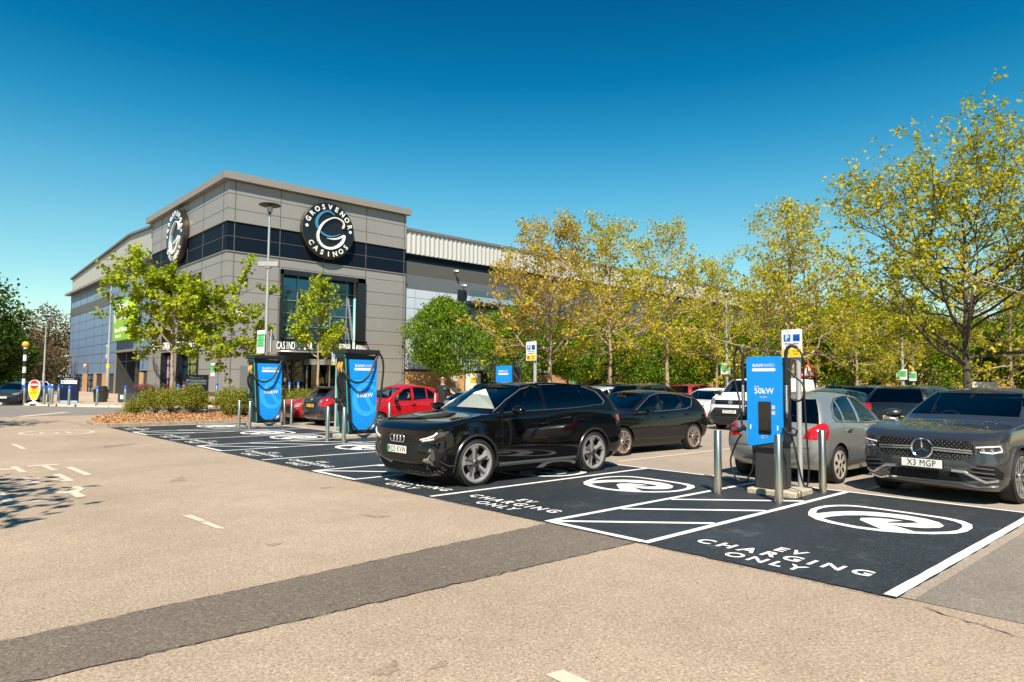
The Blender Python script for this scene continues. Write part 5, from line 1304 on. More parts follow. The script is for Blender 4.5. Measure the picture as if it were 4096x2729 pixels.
for z in (3.6, 4.7, 5.8, 6.9, 8.0, 9.1, 10.2, 11.35, 12.4): mb.box((XW-.008, (YL+YE)/2, z) if z > 4.65 else (XW-.008, (YL+YE)/2, z), (.016, YE-YL, .03))
mb.build('panel_joints', mat('joint_blue', (.06, .08, .12), .6), H2)
for a, b in ((73.9, 75.0), (84.5, 85.2), (88.2, 90.7), (94.0, 95.0), (98.8, 101.4), (107, 108.5)): mb = at1(MB()); yz(mb, a, b, -.4, 2.4, XW-.02, XW+.4); mb.build('brick_pier', M_brick, H2)
mb = at1(MB())
for a, b in ((YL, 73.9), (85.2, 88.2), (90.7, 94.0)): yz(mb, a, b, -.4, 2.4, XW+.1, XW+.4)
mb.build('side_panel', mat('louvre_dark', (.05, .052, .055), .5, .2), H2); mb = at1(MB()); yz(mb, 75.2, 84.4, -.4, 4.9, XW+3.0, XW+3.2); yz(mb, 75.0, 75.25, -.4, 4.65, XW, XW+3); yz(mb, 84.35, 84.6, -.4, 4.65, XW, XW+3); yz(mb, 79.2, 80.0, -.4, 4.6, XW+.8, XW+3)
mb.build('louvre_screen', mat('louvre_dark', (.05, .052, .055), .5, .2), H2)
mb = at1(MB())
for k in range(26): 
    z = .2+.17*k; yz(mb, 80.0, 84.3, z, z+.05, XW+2.9, XW+3.0); yz(mb, 75.3, 79.2, z, z+.05, XW+2.9, XW+3.0)
mb.build('louvre_slats', mat('slat_grey', (.085, .085, .085), .5, .2), H2)
mb = at1(MB()); yz(mb, 75.0, 84.6, 4.6, 4.85, XW-.12, XW+.3); yz(mb, 84.4, 84.75, -.3, 4.7, XW-.12, XW+.3); mb.build('entrance_surround', M_fascia, H2)
for a, b in ((95.0, 98.8), (101.4, 107)): mb = at1(MB()); yz(mb, a, b, .1, 2.4, XW+.12, XW+.14); mb.build('window', mat('poster_window', (.12, .22, .38), .15, 0, 1., noise=(.8, .8)), H2)
mb = at1(MB())
for y in (95.1, 96.9, 98.7, 101.5, 103.3, 105.1): mb.box((XW+.08, y, 1.25), (.08, .08, 2.4))
for z in (.15, .9, 1.6, 2.35): mb.box((XW+.08, 96.9, z), (.06, 3.8, .06)); mb.box((XW+.08, 104.2, z), (.06, 5.6, .06))
mb.build('window_frame', M_frame, H2)
gb = thing('wall_sign', 'tall lime green health club board fixed high on the blue wall', 'sign', (XW-.35, 80.7, 8.0))
mb = MB(); mb.box((.05, 0, 0), (.55, 6.4, 4.4), bev=.02); mb.build('board', mat('lime_green', (.27, .50, .035), .45), gb)
mb = MB(); mb.box((.05, -3.32, 0), (.56, .22, 4.42)); mb.build('board_edge', mat('lime_edge', (.50, .72, .02), .4), gb)
t = MB(); FMg = lambda y, z: face_mat((-.235, y, z), (0, -1, 0))
put_text(t, 'Nuffield', FMg(-.9, 1.35), 1.25, .01, .01, .92); put_text(t, 'Health', FMg(-.5, .35), 1.25, .01, .01, .92)
put_text(t, 'Fitness & Wellbeing', FMg(-.1, -1.1), .68, .01, 0, .9); put_text(t, 'Didsbury Club', FMg(.8, -1.75), .42, .01, 0, .9)
for s_ in (-1, 1):
    for z0, z1 in ((-.05, .78), (.98, 1.75)):
        y0, y1 = 2.3+s_*.08, 2.3+s_*.62
        if z0 < 0: t.add([(-.24, y0, z1), (-.24, y1, z1), (-.24, y1*.5+y0*.5, z0-.15), (-.24, y0, z0-.42)], [(0, 1, 2, 3)])
        else: t.add([(-.24, y0, z0), (-.24, y1, z0), (-.24, y1, z1-.12), (-.24, y0, z1)], [(0, 1, 2, 3)])
t.build('lettering', M_letter, gb)

# right hall (long)
H3 = thing('long_hall', 'long hall with a ribbed white upper wall and brick base running behind the trees', 'building', (XR, YC+.5, 0)); XE, YW = 150., YC+.5
def at2(mb): mb.M = Matrix.Translation((-XR, -YW, 0)); return mb
def xz(mb, a, b, z0, z1, y0=YW, y1=YW+.4): mb.box(((a+b)/2, (y0+y1)/2, (z0+z1)/2), (b-a, y1-y0, z1-z0))
mb = at2(MB()); xz(mb, XR, XE, 2.75, 13.4); xz(mb, XE-.4, XE, 0, 15.5, YW+.4, YW+30); mb.build('wall', M_lightblue, H3)
mb = at2(MB()); xz(mb, XR, XE, 11.5, 12.7, YW-.03, YW); mb.build('grey_course', M_brown, H3)
mb = at2(MB()); xz(mb, XR, XE, 12.7, 13.42, YW-.05, YW); mb.build('shadow_course', M_clad_dk, H3)
mb = at2(MB()); xz(mb, XR, XE, 10.2, 11.5, YW-.02, YW); xz(mb, 52, XE, 3.0, 10.2, YW-.02, YW); mb.build('dark_cladding', mat('cladding_mid', (.15, .155, .165), .4, .3, noise=(.5, .06)), H3)
mb = at2(MB()); n = 440; lo, hi2 = [], []
for k in range(n+1):
    x = XR+(XE-XR)*k/n; y = YW-.30-(.0 if k % 2 else .10); lo.append((x, y, 13.42)); hi2.append((x, y, 15.45))
mb.grid([lo, hi2]); mb.box(((XR+XE)/2, YW-.1, 13.40), (XE-XR, .5, .06)); mb.build('ribbed_sheet', mat('ribbed_white', (.56, .54, .51), .45, .25), H3)
mb = at2(MB()); mb.box(((XR+XE)/2, YW+4, 15.55), (XE-XR, 9, .26)); mb.build('roof_edge', mat('roof_edge', (.14, .145, .15), .6), H3)
mb = at2(MB())
for k in range(46):
    x = 35.7+2.45*k; mb.box((x, YW-.008, 7.9), (.05, .016, 10.4))
for z in (4.0, 5.1, 6.2, 7.3, 8.4, 9.4, 10.35): mb.box(((XR+XE)/2, YW-.008, z), (XE-XR, .016, .03))
mb.build('panel_joints', mat('joint_pale', (.26, .28, .31), .6), H3)
for a, b in ((XR, 41.6), (50, 60), (63, 80), (86, XE)): mb = at2(MB()); xz(mb, a, b, -.1, 2.62, YW-.06, YW+.4); mb.build('brick_base', M_brick, H3)
mb = at2(MB()); xz(mb, 41.6, 50, -.1, 2.75, YW+.6, YW+.8); xz(mb, 60, 63, -.1, 2.75, YW+.6, YW+.8); xz(mb, 80, 86, -.1, 2.75, YW+.6, YW+.8); xz(mb, XR, XE, 2.62, 2.80, YW-.12, YW+.2); mb.build('recess', M_frame, H3)
mb = at2(MB()); mb.box((41.2, YW-.02, 9.6), (1.1, .06, 2.1)); mb.build('door', M_frame, H3)
mb = at2(MB()); mb.box((44, YW-.8, 9.25), (6.5, 1.6, .35)); mb.box((41.0, YW-.8, 8.6), (.3, 1.4, 1.2)); mb.build('balcony', M_frame, H3)
mb = at2(MB()); mb.add([(40.9, YW-1.6, 9.4), (47.2, YW-1.6, 9.4), (47.2, YW-1.6, 10.5), (40.9, YW-1.6, 10.5)], [(0, 1, 2, 3)]); mb.build('balcony_glass', glassmat('balcony_glass', (.55, .75, .82)), H3)
for z0 in (.75, 1.75):
    mb = at2(MB()); mb.box((40.35, YW-.07, z0+.2), (.8, .02, .5))
    for k in range(5): mb.box((40.35, YW-.09, z0+.1*k), (.75, .04, .04))
    mb.build('vent_grille', M_white, H3)
# brick block at the far right
H4 = thing('brick_building', 'orange brick building with a red canopy far beyond the large plane tree', 'building', (86, 24, 0), rad(8))
mb = MB(); mb.box((0, 0, 4), (12, 14, 8)); mb.build('wall', M_brick, H4); mb = MB(); mb.box((0, 0, 8.15), (12.6, 14.6, .3)); mb.build('roof', M_fascia, H4)
mb = MB(); mb.box((-6.8, -3, 6.2), (1.6, 6, .5)); mb.build('canopy', mat('canopy_red', (.55, .04, .02), .5), H4)
for y in (-5, -2, 2, 5):
    for z in (2, 5): mb = MB(); mb.box((-6.02, y, z), (.06, 1.4, 1.5)); mb.build('window', M_winglass, H4)
H5 = thing('distant_shop', 'low pale shop front glimpsed under the dark green trees', 'building', (100, 40, 0), rad(10))
mb = MB(); mb.box((0, 0, 2), (8, 24, 4)); mb.build('wall', mat('render_cream', (.6, .52, .42), .8), H5); mb = MB(); mb.box((0, 0, 4.1), (8.6, 24.6, .25)); mb.build('roof', M_frame, H5)
for y in (-9, -5, -1, 4, 8): mb = MB(); mb.box((-4.02, y, 1.6), (.05, 2.4, 2.2)); mb.build('window', M_winglass, H5)
# ------------------------------------------------------------------ chargers
M_azure = mat('charger_blue', (.002, .27, .78), .5, noise=(4, .04))
M_azure2 = mat('charger_blue_light', (.03, .38, .86), .5)
M_chblack = mat('charger_black', (.016, .017, .019), .42)
M_chgrey = mat('charger_charcoal', (.035, .036, .038), .55, bump=(60, .2))
M_teal = mat('teal_edge', (.01, .42, .36), .4)
M_conc = mat('concrete_plinth', (.42, .36, .28), .9, noise=(9, .3), bump=(30, .6))
M_hose = mat('cable_black', (.010, .010, .011), .45)
M_screen = mat('screen_black', (.004, .004, .005), .08, 0, 1.)
M_amber = mat('plug_amber', (.65, .30, .02), .5)
M_galv = mat('galvanised', (.42, .42, .41), .5, .55, noise=(3, .15, (1, 1, .3)), bump=(18, .12))
M_post = mat('post_grey', (.45, .45, .46), .45, .3)
def logo_text(mb, M, size=.1, mi=0):
    put_text(mb, 'RAW', M @ Matrix.Translation((-size*1.30, 0, 0)), size, .001, .0016*size/.1, 1.12, mi=mi)
    put_text(mb, 'RAPID', M @ Matrix.Translation((size*1.32, 0, 0)), size, .001, -.0008, .88, mi=mi)

def rrect(x0, x1, z0, z1, r, n=5):
    P = []
    for cx, cz, a in ((x1-r, z1-r, 0), (x0+r, z1-r, 90), (x0+r, z0+r, 180), (x1-r, z0+r, 270)):
        P += [(cx+r*cos(rad(a+90*i/n)), cz+r*sin(rad(a+90*i/n))) for i in range(n+1)]
    return P

def charger150(X, Y, label):
    """x along the blue face (facing -y), left upper corner near (X, Y)"""
    c = thing('rapid_charger', label, 'EV charger', (X, Y, 0), 0, 'tall blue rapid chargers')
    b = MB(); b.prism([(.20, .17), (1.03, .17), (1.04, 2.30), (.05, 2.30)], .03, .60, ax='y'); b.prism([(.0, 2.28), (1.05, 2.28), (1.05, 2.36), (.02, 2.40)], .0, .62, ax='y'); b.box((.60, .31, .10), (.86, .5, .16), bev=.01)
    b.build('cabinet', M_chblack, c)
    b = MB(); b.box((.53, .31, 2.47), (1.12, .80, .13), bev=.02); b.build('top_cap', M_chblack, c)
    b = MB(); b.prism([(.30, .24), (1.03, .24), (1.03, 2.24), (.13, 2.24)], -.02, .03, ax='y'); b.build('front_panel', M_azure, c)
    # lighter sweep on the panel
    s_ = MB(); cx_, cz_ = .70, 1.10; R1 = .36
    pts = []
    P = [(cx_+R1*1.05*cos(rad(a)), cz_+R1*1.15*sin(rad(a))) for a in range(20, 346, 12)]
    n = len(P); up, dn = [], []
    for i, p in enumerate(P):
        a = rad(20+12*i); w = .045+.035*sin(pi*i/(n-1)); u = (min(1.025, p[0]+w*cos(a)), p[1]+w*sin(a)); d = (min(1.025, p[0]-w*cos(a)), p[1]-w*sin(a)); up.append((u[0], -.0235, u[1])); dn.append((d[0], -.0235, d[1]))
    s_.grid([up, dn]); s_.add([(.58, -.0240, 1.22), (.72, -.0240, 1.22), (1.0, -.0240, .80), (.90, -.0240, .74)], [(0, 1, 2, 3)]); s_.add([(.16, -.0238, 1.66), (1.03, -.0238, 1.66), (1.03, -.0238, 1.62), (.17, -.0238, 1.62)], [(0, 1, 2, 3)])
    s_.build('panel_graphic', M_azure2, c)
    t = MB(); logo_text(t, face_mat((.60, -.026, 2.06), (1, 0, 0)), .115)
    t.prism(rrect(.29, .91, 1.93, 2.0, .03), -.026, -.021, ax='y')
    put_text(t, '150kW', face_mat((.64, -.028, 1.22), (1, 0, 0)), .185, .001, .003, .92, space=1.04); put_text(t, 'UP TO', face_mat((.46, -.028, 1.345), (1, 0, 0)), .04, .001, .001)
    t.prism(rrect(.86, .99, .30, .37, .01), -.026, -.021, ax='y')
    t.build('lettering', M_letter, c)
    # louvred flank facing -x with teal edging
    def flank(y, z, o=0): return (.05+(.20-.05)*(2.30-z)/(2.30-.17)-o, y, z)
    for lo_, hi_ in ((0, 11), (15, 26)):
        l = MB(); a_, b_ = flank(.31, .30+.062*lo_, .0), flank(.31, .30+.062*(hi_-1), .0); l.tube([a_, b_], .02, 4)
        for k in range(lo_, hi_):
            x, y, z = flank(.31, .30+.062*k, .02); l.box((x, y, z), (.05, .42, .028), bev=.008)
        l.build('louvres', M_chgrey, c)
    e = MB(); P = [flank(y, z, .03) for y, z in [(.06, .12), (.04, .2)]+[(.02, .2+2.1*k/10) for k in range(11)]+[(.06, 2.37), (.2, 2.38), (.52, 2.38), (.58, 2.34)]+[(.60, 2.3-2.1*k/10) for k in range(11)]+[(.58, .12), (.06, .12)]]
    e.tube(P, .014, 6); e.build('teal_edging', M_teal, c, smooth=50)
    pl = MB()
    for y, z in ((.20, 1.06), (.34, 1.06), (.47, 1.06)):
        x, _, _ = flank(y, z, .04); pl.tube([(x, y, z-.05), (x-.10, y, z+.02), (x-.17, y, z+.08)], .022, 8); pl.box((x-.08, y, z-.01), (.10, .05, .12), bev=.02)
    pl.build('plug', M_chblack, c, smooth=40)
    pl = MB()
    for y in (.16, .32):
        x, _, _ = flank(y, 2.0, .06); pl.tube([(x-.02, y, 2.16), (x-.05, y-.02, 2.05), (x-.03, y-.03, 1.88)], [.03, .045, .03], 8)
    pl.build('plug', M_amber, c, smooth=40)
    arm = MB(); arm.tube([(1.06, .1, .15), (1.06, .1, 2.42)], .022, 8); arm.box((1.07, -.02, 2.42), (.10, .14, .07), bev=.02); arm.build('cable_arm', M_chblack, c, smooth=40)
    h = MB(); h.tube(cat_path([(1.08, -.06, 2.43), (.96, -.10, 2.32), (.86, -.13, 2.14), (.70, -.17, 1.84), (.50, -.20, 1.64), (.27, -.20, 1.58), (.08, -.12, 1.68), (-.02, .0, 1.88), (-.03, .10, 2.02)]), .030, 8)
    h.build('cable', M_hose, c, smooth=60)
    h = MB(); h.tube(cat_path([(1.08, -.04, 2.43), (1.18, -.05, 2.30), (1.22, -.06, 2.0), (1.17, -.07, 1.5), (1.08, -.10, .95), (.90, -.14, .50), (.62, -.16, .22), (.40, -.15, .21), (.20, -.12, .42), (.05, -.02, .75), (-.02, .12, 1.0)]), .030, 8)
    h.build('cable', M_hose, c, smooth=60)
    h = MB(); h.tube(cat_path([(-.03, .2, 2.0), (-.12, .18, 1.7), (-.06, .25, 1.45), (.05, .3, 1.3)]), .035, 8); h.build('cable', M_hose, c, smooth=60)
    p = MB(); p.box((.52, .28, .05), (1.05, .72, .13), .02, bev=.02); p.build('plinth', M_conc, c)
    return c
charger150(9.57, 17.40, 'tall blue rapid charger beside the small red hatchback')
charger150(9.62, 24.0, 'tall blue rapid charger standing by the shrubs and bark chips')

def charger50(X, Y, label):
    """flat blue face looks to -x; (X, Y) its middle"""
    c = thing('fast_charger', label, 'EV charger', (X, Y, 0), 0, 'smaller blue fast chargers')
    b = MB(); b.prism([(y, z) for y, z in rrect(-.26, .26, .74, 2.0, .03)], 0.03, .30, ax='x'); b.build('cabinet', M_chblack, c)
    b = MB(); P = [(-.27, .80), (-.22, .795), (.23, .70), (.27, .74)]+[(.27, 1.97), (.255, 2.005), (.22, 2.02), (-.22, 2.02), (-.255, 2.005), (-.27, 1.97)]
    b.prism(P, -.012, .03, ax='x'); b.build('front_panel', M_azure, c)
    b = MB(); b.box((.22, .0, .42), (.34, .42, .68), bev=.03); b.box((.18, 0, .74), (.36, .36, .10)); b.build('pedestal', M_chgrey, c)
    s_ = MB(); s_.prism(rrect(-.105, .085, .89, 1.36, .012), -.022, -.010, ax='x'); s_.box((-.026, -.012, 1.01), (.012, .12, .16), bev=.005); s_.build('screen', M_screen, c)
    L = lambda y, z: face_mat((-.015, y, z), (0, -1, 0))
    t = MB(); logo_text(t, L(.0, 1.885), .066); t.prism(rrect(-.18, .18, 1.80, 1.845, .018), -.0155, -.012, ax='x')
    put_text(t, '50kW', L(.0, 1.51), .118, .001, .0018, .98, space=1.05); put_text(t, 'UP TO', L(.11, 1.575), .026, .001, .0006); put_text(t, '0808 164 4980', L(.01, 1.425), .018, .0008, .0002)
    put_text(t, 'SUPPORT', L(.01, 1.405), .009, .0008); put_text(t, 'VISA', L(.03, .835), .02, .0008, .0005); put_text(t, 'CONTACTLESS PAYMENT', L(0, .862), .009, .0008)
    for y in (.215, -.20): t.prism(rrect(y-.009, y+.009, .95, 1.02, .008), -.0135, -.012, ax='x')
    t.build('lettering', M_letter, c)
    t = MB()
    for z in (1.17, 1.25): t.prism(rrect(-.165, -.115, z, z+.055, .008), -.016, -.012, ax='x')
    t.build('sticker', mat('sticker_grey', (.55, .53, .50), .5), c)
    t = MB(); t.lathe([(.001, -.0155), (.008, -.0155)], 12, ax='x', c=(0, -.02, .835)); t.lathe([(.001, -.0158), (.008, -.0158)], 12, ax='x', c=(0, -.032, .835), mi=1); t.build('card_mark', [M_red, M_amber], c)
    for sg in (1, -1):
        y = sg*.335
        a = MB(); a.tube([(0, y, 1.14), (0, y, 1.22), (0, y, 1.23), (0, y, 1.58), (0, y, 1.59), (0, y, 1.62)], [.026, .026, .015, .015, .024, .024], 10); a.tube(cat_path([(0, y, 1.60), (0, y, 1.95), (.0, y+sg*.0, 2.08), (.02, y+(.07 if sg > 0 else -.06), 2.16), (.04, y+(.13 if sg > 0 else -.14), 2.14)]), .024, 10); a.box((.05, y-sg*.04, 1.18), (.05, .08, .05)); a.box((.05, y-sg*.04, 1.9), (.05, .08, .04))
        a.build('cable_pole', M_chblack, c, smooth=50)
        a = MB(); a.tube([(0, y, 1.2+.4*k/40) for k in range(41)], [.024+.003*(k % 2) for k in range(41)], 10); a.build('spring_sleeve', M_steel, c)
        w = MB(); k = sg
        if sg > 0: P = [(.04, y+.13, 2.14), (.04, y+.17, 1.95), (.03, y+.14, 1.62), (.02, y+.08, 1.40), (.0, y+.05, 1.22), (.0, y+.02, 1.0), (.0, y-.03, .92)]
        else: P = [(.04, y-.14, 2.14), (.05, y-.22, 1.98), (.05, y-.23, 1.5), (.04, y-.26, .9), (.02, y-.29, .40), (.0, y-.26, .20), (-.01, y-.20, .30), (-.02, y-.12, .70), (-.02, y-.07, .90)]
        w.tube(cat_path(P), .014, 8); w.build('cable', M_hose, c, smooth=60)
        w = MB()
        if sg > 0: P = [(-.03, y+.02, .86), (-.03, y+.10, .74), (-.02, y+.21, .45), (.0, y+.13, .20), (.03, y-.0, .18), (.05, y-.10, .34), (.06, y-.12, .56), (.08, y-.10, .74)]
        else: P = [(.0, y+.02, 1.88), (.02, y-.10, 1.74), (.03, y-.22, 1.62), (.03, y-.24, 1.47), (.02, y-.17, 1.38), (.0, y-.06, 1.42), (.0, y+.0, 1.56)]
        w.tube(cat_path(P), .014, 8); w.build('cable', M_hose, c, smooth=60)
        g = MB(); yy = y-sg*.0
        g.tube([(-.02, yy-sg*.04, .98), (-.06, yy+sg*.05, .92), (-.05, yy+sg*.14, .90)], [.035, .03, .02], 8); g.tube(cat_path([(-.06, yy+sg*.03, .95), (-.08, yy+sg*.10, 1.0), (-.07, yy+sg*.17, .97), (-.06, yy+sg*.15, .90)]), .014, 8)
        g.build('plug', M_chblack, c, smooth=50)
    p = MB(); p.box((.30, -.06, .045), (.64, .72, .09), rad(3), bev=.015); p.build('plinth', M_conc, c)
    return c
charger50(9.50, 4.885, 'blue fast charger with a small screen between three steel bollards near the silver-grey hatchback')
charger50(11.0, 12.28, 'blue fast charger showing above the roof of the black electric SUV')

# ------------------------------------------------------------------ bollards
def bollard(X, Y, label, r=.055, h=.93, cap=None, z=0, group='stainless steel bollards round the chargers'):
    b = thing('bollard', label, 'bollard', (X, Y, z), 0, group)
    m = MB(); m.lathe([(r, 0), (r, h-.012), (r-.01, h), (.001, h+.004)], 24); m.build('post', M_steel, b, smooth=40)
    m = MB(); m.lathe([(r+.02, -.01), (r+.02, .006), (r, .008)], 20); m.build('footing', mat('sealant', (.10, .09, .08), .8), b)
    if cap:
        m = MB(); m.lathe([(r+.006, h-.16), (r+.008, h-.02), (r-.015, h+.02), (.001, h+.026)], 20); m.build('cap', cap, b, smooth=40)
    return b
for X, Y, l in ((9.09, 5.41, 'steel bollard left of the fast charger, above the thick white corner mark'), (9.0, 4.44, 'steel bollard standing in front of the fast charger'), (10.36, 4.43, 'steel bollard in front of the silver-grey hatchback wheel'),
                (8.86, 16.98, 'steel bollard between the dark grey hatchback and the signpost'), (8.95, 16.25, 'steel bollard at the flank of the charger beside the red hatchback'), (12.2, 19.2, 'steel bollard in front of the red hatchback door'),
                (9.2, 24.1, 'steel bollard at the edge of the shrubs, farthest from the camera'), (9.12, 22.95, 'steel bollard at the flank of the charger by the shrubs'), (10.95, 23.75, 'steel bollard in front of the dark grey hatchback lamp'),
                (10.9, 24.25, 'dark-reflecting steel bollard tight against the charger by the shrubs')):
    bollard(X, Y, l)
M_bcap = mat('cap_blue', (.01, .10, .55), .45)
def onpave(x, depth):      # a spot on the pavement in picture column x (of 2353)
    px = (x*4096/2353-2048)/2732.; d = R_*px+F_; d = d-U_*0; s_ = depth/(d.dot(F_)); return (d.x*s_, d.y*s_)
for x, dpt, l in ((113, 41.5, 'blue-capped bollard behind the no entry sign'), (213/1, 40.6, ''), (0, 0, '')):
    pass
SP = [(108, 42.0, 'blue-capped bollard half hidden by the no entry sign'), (165, 40.3, 'blue-capped bollard in front of the far navy welcome sign'), (229, 40.6, 'blue-capped bollard in front of the black litter bin'),
      (126, 41.0, 'blue-capped leaning bollard in the cluster between no entry sign and welcome sign'), (107.5, 41.2, 'tall blue-capped bollard leading the cluster by the no entry sign'), (293, 41.5, 'blue-capped bollard by the grey planter box'),
      (364, 42.5, 'blue-capped bollard behind the young maple trunk'), (413, 43.2, 'blue-capped bollard in front of the poster windows'), (502, 43.6, 'blue-capped bollard in front of the building corner'), (578, 44.0, 'blue-capped bollard by the grey cabinet'),
      (645, 44.5, 'blue-capped bollard in front of the revolving door screens'), (688, 44.8, 'blue-capped bollard just left of the small roadside maple'), (668, 46.0, 'blue-capped bollard set back between two others by the entrance'),
      (62, 42.5, 'blue-capped bollard next to the striped beacon post'), (99.5, 47, 'blue-capped bollard at the back of the cluster'), (117.5, 46.5, 'thin-looking blue-capped bollard in the cluster'), (121, 44, 'blue-capped bollard second in the cluster'), (140.5, 46.5, 'blue-capped bollard left of the navy sign'), (149.5, 45, 'blue-capped bollard touching the edge of the navy sign')]
for x, dpt, l in SP:
    X, Y = onpave(x, dpt); bollard(X, Y, l, r=.075, h=1.10, cap=M_bcap, z=pz(X, Y), group='blue-capped bollards along the pavement')

# ------------------------------------------------------------------ signs on posts
M_yel = mat('sign_yellow', (.85, .60, .01), .4); M_sblue = mat('sign_blue_panel', (.005, .15, .55), .4); M_sred = mat('sign_red', (.65, .02, .02), .4); M_sgreen = mat('notice_green', (.12, .55, .20), .5)
def ev_sign(X, Y, label, h=2.5, r=.038):
    s_ = thing('parking_sign', label, 'sign', (X, Y, 0), 0, 'electric vehicle parking signs')
    p = MB(); p.lathe([(r, 0), (r, h-.01), (.001, h)], 20); p.build('post', M_post, s_, smooth=40)
    b = MB(); b.M = Matrix.Translation((-r-.02, .07, 0)); b.prism(rrect(-.165, .165, h-.46, h-.02, .02), -.004, .004, ax='x'); pb = b.build('panel', M_white, s_)
    L = lambda y, z, o=.006: face_mat((-r-.02-o, y+.07, z), (0, -1, 0))
    z0 = h-.46
    b = MB(); b.M = Matrix.Translation((-r-.02, .07, 0)); b.prism(rrect(-.155, .155, z0+.012, z0+.135, .008), -.006, -.004, ax='x'); b.build('yellow_panel', M_yel, s_)
    b = MB(); b.M = Matrix.Translation((-r-.02, .07, 0)); b.prism(rrect(.02, .13, z0+.25, z0+.36, .004), -.006, -.004, ax='x'); b.prism(rrect(-.13, -.02, z0+.25, z0+.36, .004), -.006, -.004, ax='x'); b.lathe([(.001, -.0075), (.036, -.0075), (.036, -.006)], 20, ax='x', c=(0, .085, z0+.073)); b.build('blue_panel', M_sblue, s_)
    t = MB(); put_text(t, 'P', L(.075, z0+.305, .0075), .11, .0008, .003); t.build('letter_p', M_white, s_)
    t = MB(); M = L(-.075, z0+.30, .0075); t.M = M
    t.tube([(.04*cos(a*pi/8), -.012+.036*max(0, sin(a*pi/8)), 0) for a in range(9)], .004, 4); t.tube([(-.04, -.012, 0), (.04, -.012, 0)], .005, 4); t.lathe([(.002, .001), (.011, .001)], 10, c=(-.024, -.018, .001)); t.lathe([(.002, .001), (.011, .001)], 10, c=(.024, -.018, .001)); t.tube([(-.04, .035, 0), (.04, .035, 0)], .002, 4)
    t.build('car_symbol', mat('symbol_navy', (.003, .02, .10), .5), s_)
    t = MB(); put_text(t, 'Electric vehicle', L(0, z0+.215), .036, .0006, 0, 1.02); put_text(t, 'charging only', L(0, z0+.172), .036, .0006, 0, 1.02); put_text(t, 'At any', L(-.06, z0+.095), .038, .0006, .0004); put_text(t, 'time', L(-.06, z0+.052), .038, .0006, .0004); put_text(t, 'car park', L(.06, z0+.405), .014, .0006); t.build('lettering', M_ink, s_)
    t = MB(); t.M = L(.085, z0+.073, .009); t.lathe([(.030, 0), (.038, .001)], 20); t.box((0, 0, 0), (.07, .008, .001), rad(-45)); t.build('red_ring', M_sred, s_)
    return s_
ev_sign(10.56, 4.86, 'electric vehicle parking sign behind the nearest fast charger')
ev_sign(11.0, 20.55, 'electric vehicle parking sign between the two tall chargers', h=2.62, r=.04)
ev_sign(11.0, 11.2, 'electric vehicle parking sign rising behind the black electric SUV', h=2.58, r=.04)

def notice(parent, y, z, w=.46, h=.62, x=-.1, face=(0, -1, 0), white=True, txt='PARKING NOTICE'):
    f_ = Vector(face); n = f_.cross(Vector((0, 0, 1)))
    def L(a, b, o): return face_mat(Vector((x, y, z))+n*o+f_*a+Vector((0, 0, b)), face)
    b = MB(); b.M = L(0, 0, 0); b.box((0, 0, 0), (w, h, .012), bev=.004); b.build('notice_board', M_white, parent)
    b = MB(); b.M = L(0, .06*h, .008); b.box((0, 0, 0), (w*.86, h*.56, .004)); b.build('green_panel', M_sgreen, parent)
    t = MB()
    for i in range(5): put_text(t, ('CUSTOMER PARKING', 'ONLY', 'MAXIMUM STAY', '4 HOURS', 'TERMS APPLY')[i], L(0, h*.28-.11*h*i, .012), h*.075, .001)
    t.build('lettering', mat('notice_ink', (.02, .14, .05), .6), parent)

def lamp_post(X, Y, h, label, z=0, r=.085, arm=None, q=1.):
    l = thing('street_lamp', label, 'street lamp', (X, Y, z), 0, 'disc-topped street lamps')
    m = MB(); m.lathe([(r*1.25, 0), (r*1.2, h*.28), (r*.85, h*.30), (r*.8, h*.62), (r*.62, h*.64), (r*.55, h-.5)], 16); m.build('pole', M_galv, l, smooth=40)
    m = MB(); m.lathe([(r*.7, h-.5), (r*.9, h-.42), (r*.6, h-.25), (.03, h-.18), (.03, h-.08)], 12)
    m.lathe([(.001, h), (.42*q, h-.06), (.47*q, h-.10), (.40*q, h-.13), (.001, h-.13)], 28); m.build('lamp_head', M_chgrey, l, smooth=50)
    m = MB(); m.lathe([(.05, h-.42), (.13, h-.36), (.13, h-.18), (.05, h-.14)], 14); m.build('lens', mat('lens_pale', (.5, .5, .48), .2), l, smooth=50)
    if arm: m = MB(); m.box((0, 0, arm), (.9, .10, .22), rad(-42), bev=.02); m.box((0, 0, arm-.12), (.3, .14, .12)); m.build('bracket', M_galv, l)
    return l
l = lamp_post(12.1, 28.95, 9.4, 'galvanised street lamp rising behind the charger by the shrubs', arm=6.7)
notice(l, -.04+.10, 3.30, .52, 1.0, -.20, (.25, -1, 0)); 
m = MB(); m.box((.12, -.30, 3.35), (.02, .46, .95), rad(-30)); m.build('notice_board', M_white, l)
l = lamp_post(12.2, 57.6, 9.2, 'street lamp in front of the blue wall with a narrow green notice', z=.13, r=.10)
notice(l, .12, 3.6, .30, 1.0, -.12); m = MB(); m.lathe([(.128, 2.35), (.13, 2.65)], 16); m.build('yellow_band', M_yel, l)
lamp_post(10.5, 73.3, 7.4, 'distant street lamp standing against the dark trees', r=.09)
l = lamp_post(36.9, 21.3, 7.3, 'street lamp with a green notice rising behind the panel van', r=.10, q=.5); notice(l, 0, 2.55, .62, .66, -.16)
l = lamp_post(52.0, 16.6, 9.2, 'tall street lamp by the hornbeams with a square white and green notice', r=.11, q=.5); notice(l, 0, 2.4, .68, .72, -.18)
l = lamp_post(62.0, 19.0, 6.2, 'shorter street lamp behind the tall one with a plain green notice', r=.09, q=.5); notice(l, 0, 2.4, .55, .75, -.16)
l = lamp_post(58.0, 6.9, 9.0, 'street lamp in front of the brick building with a green notice', r=.11, q=.5); notice(l, 0, 3.3, .62, .66, -.18)
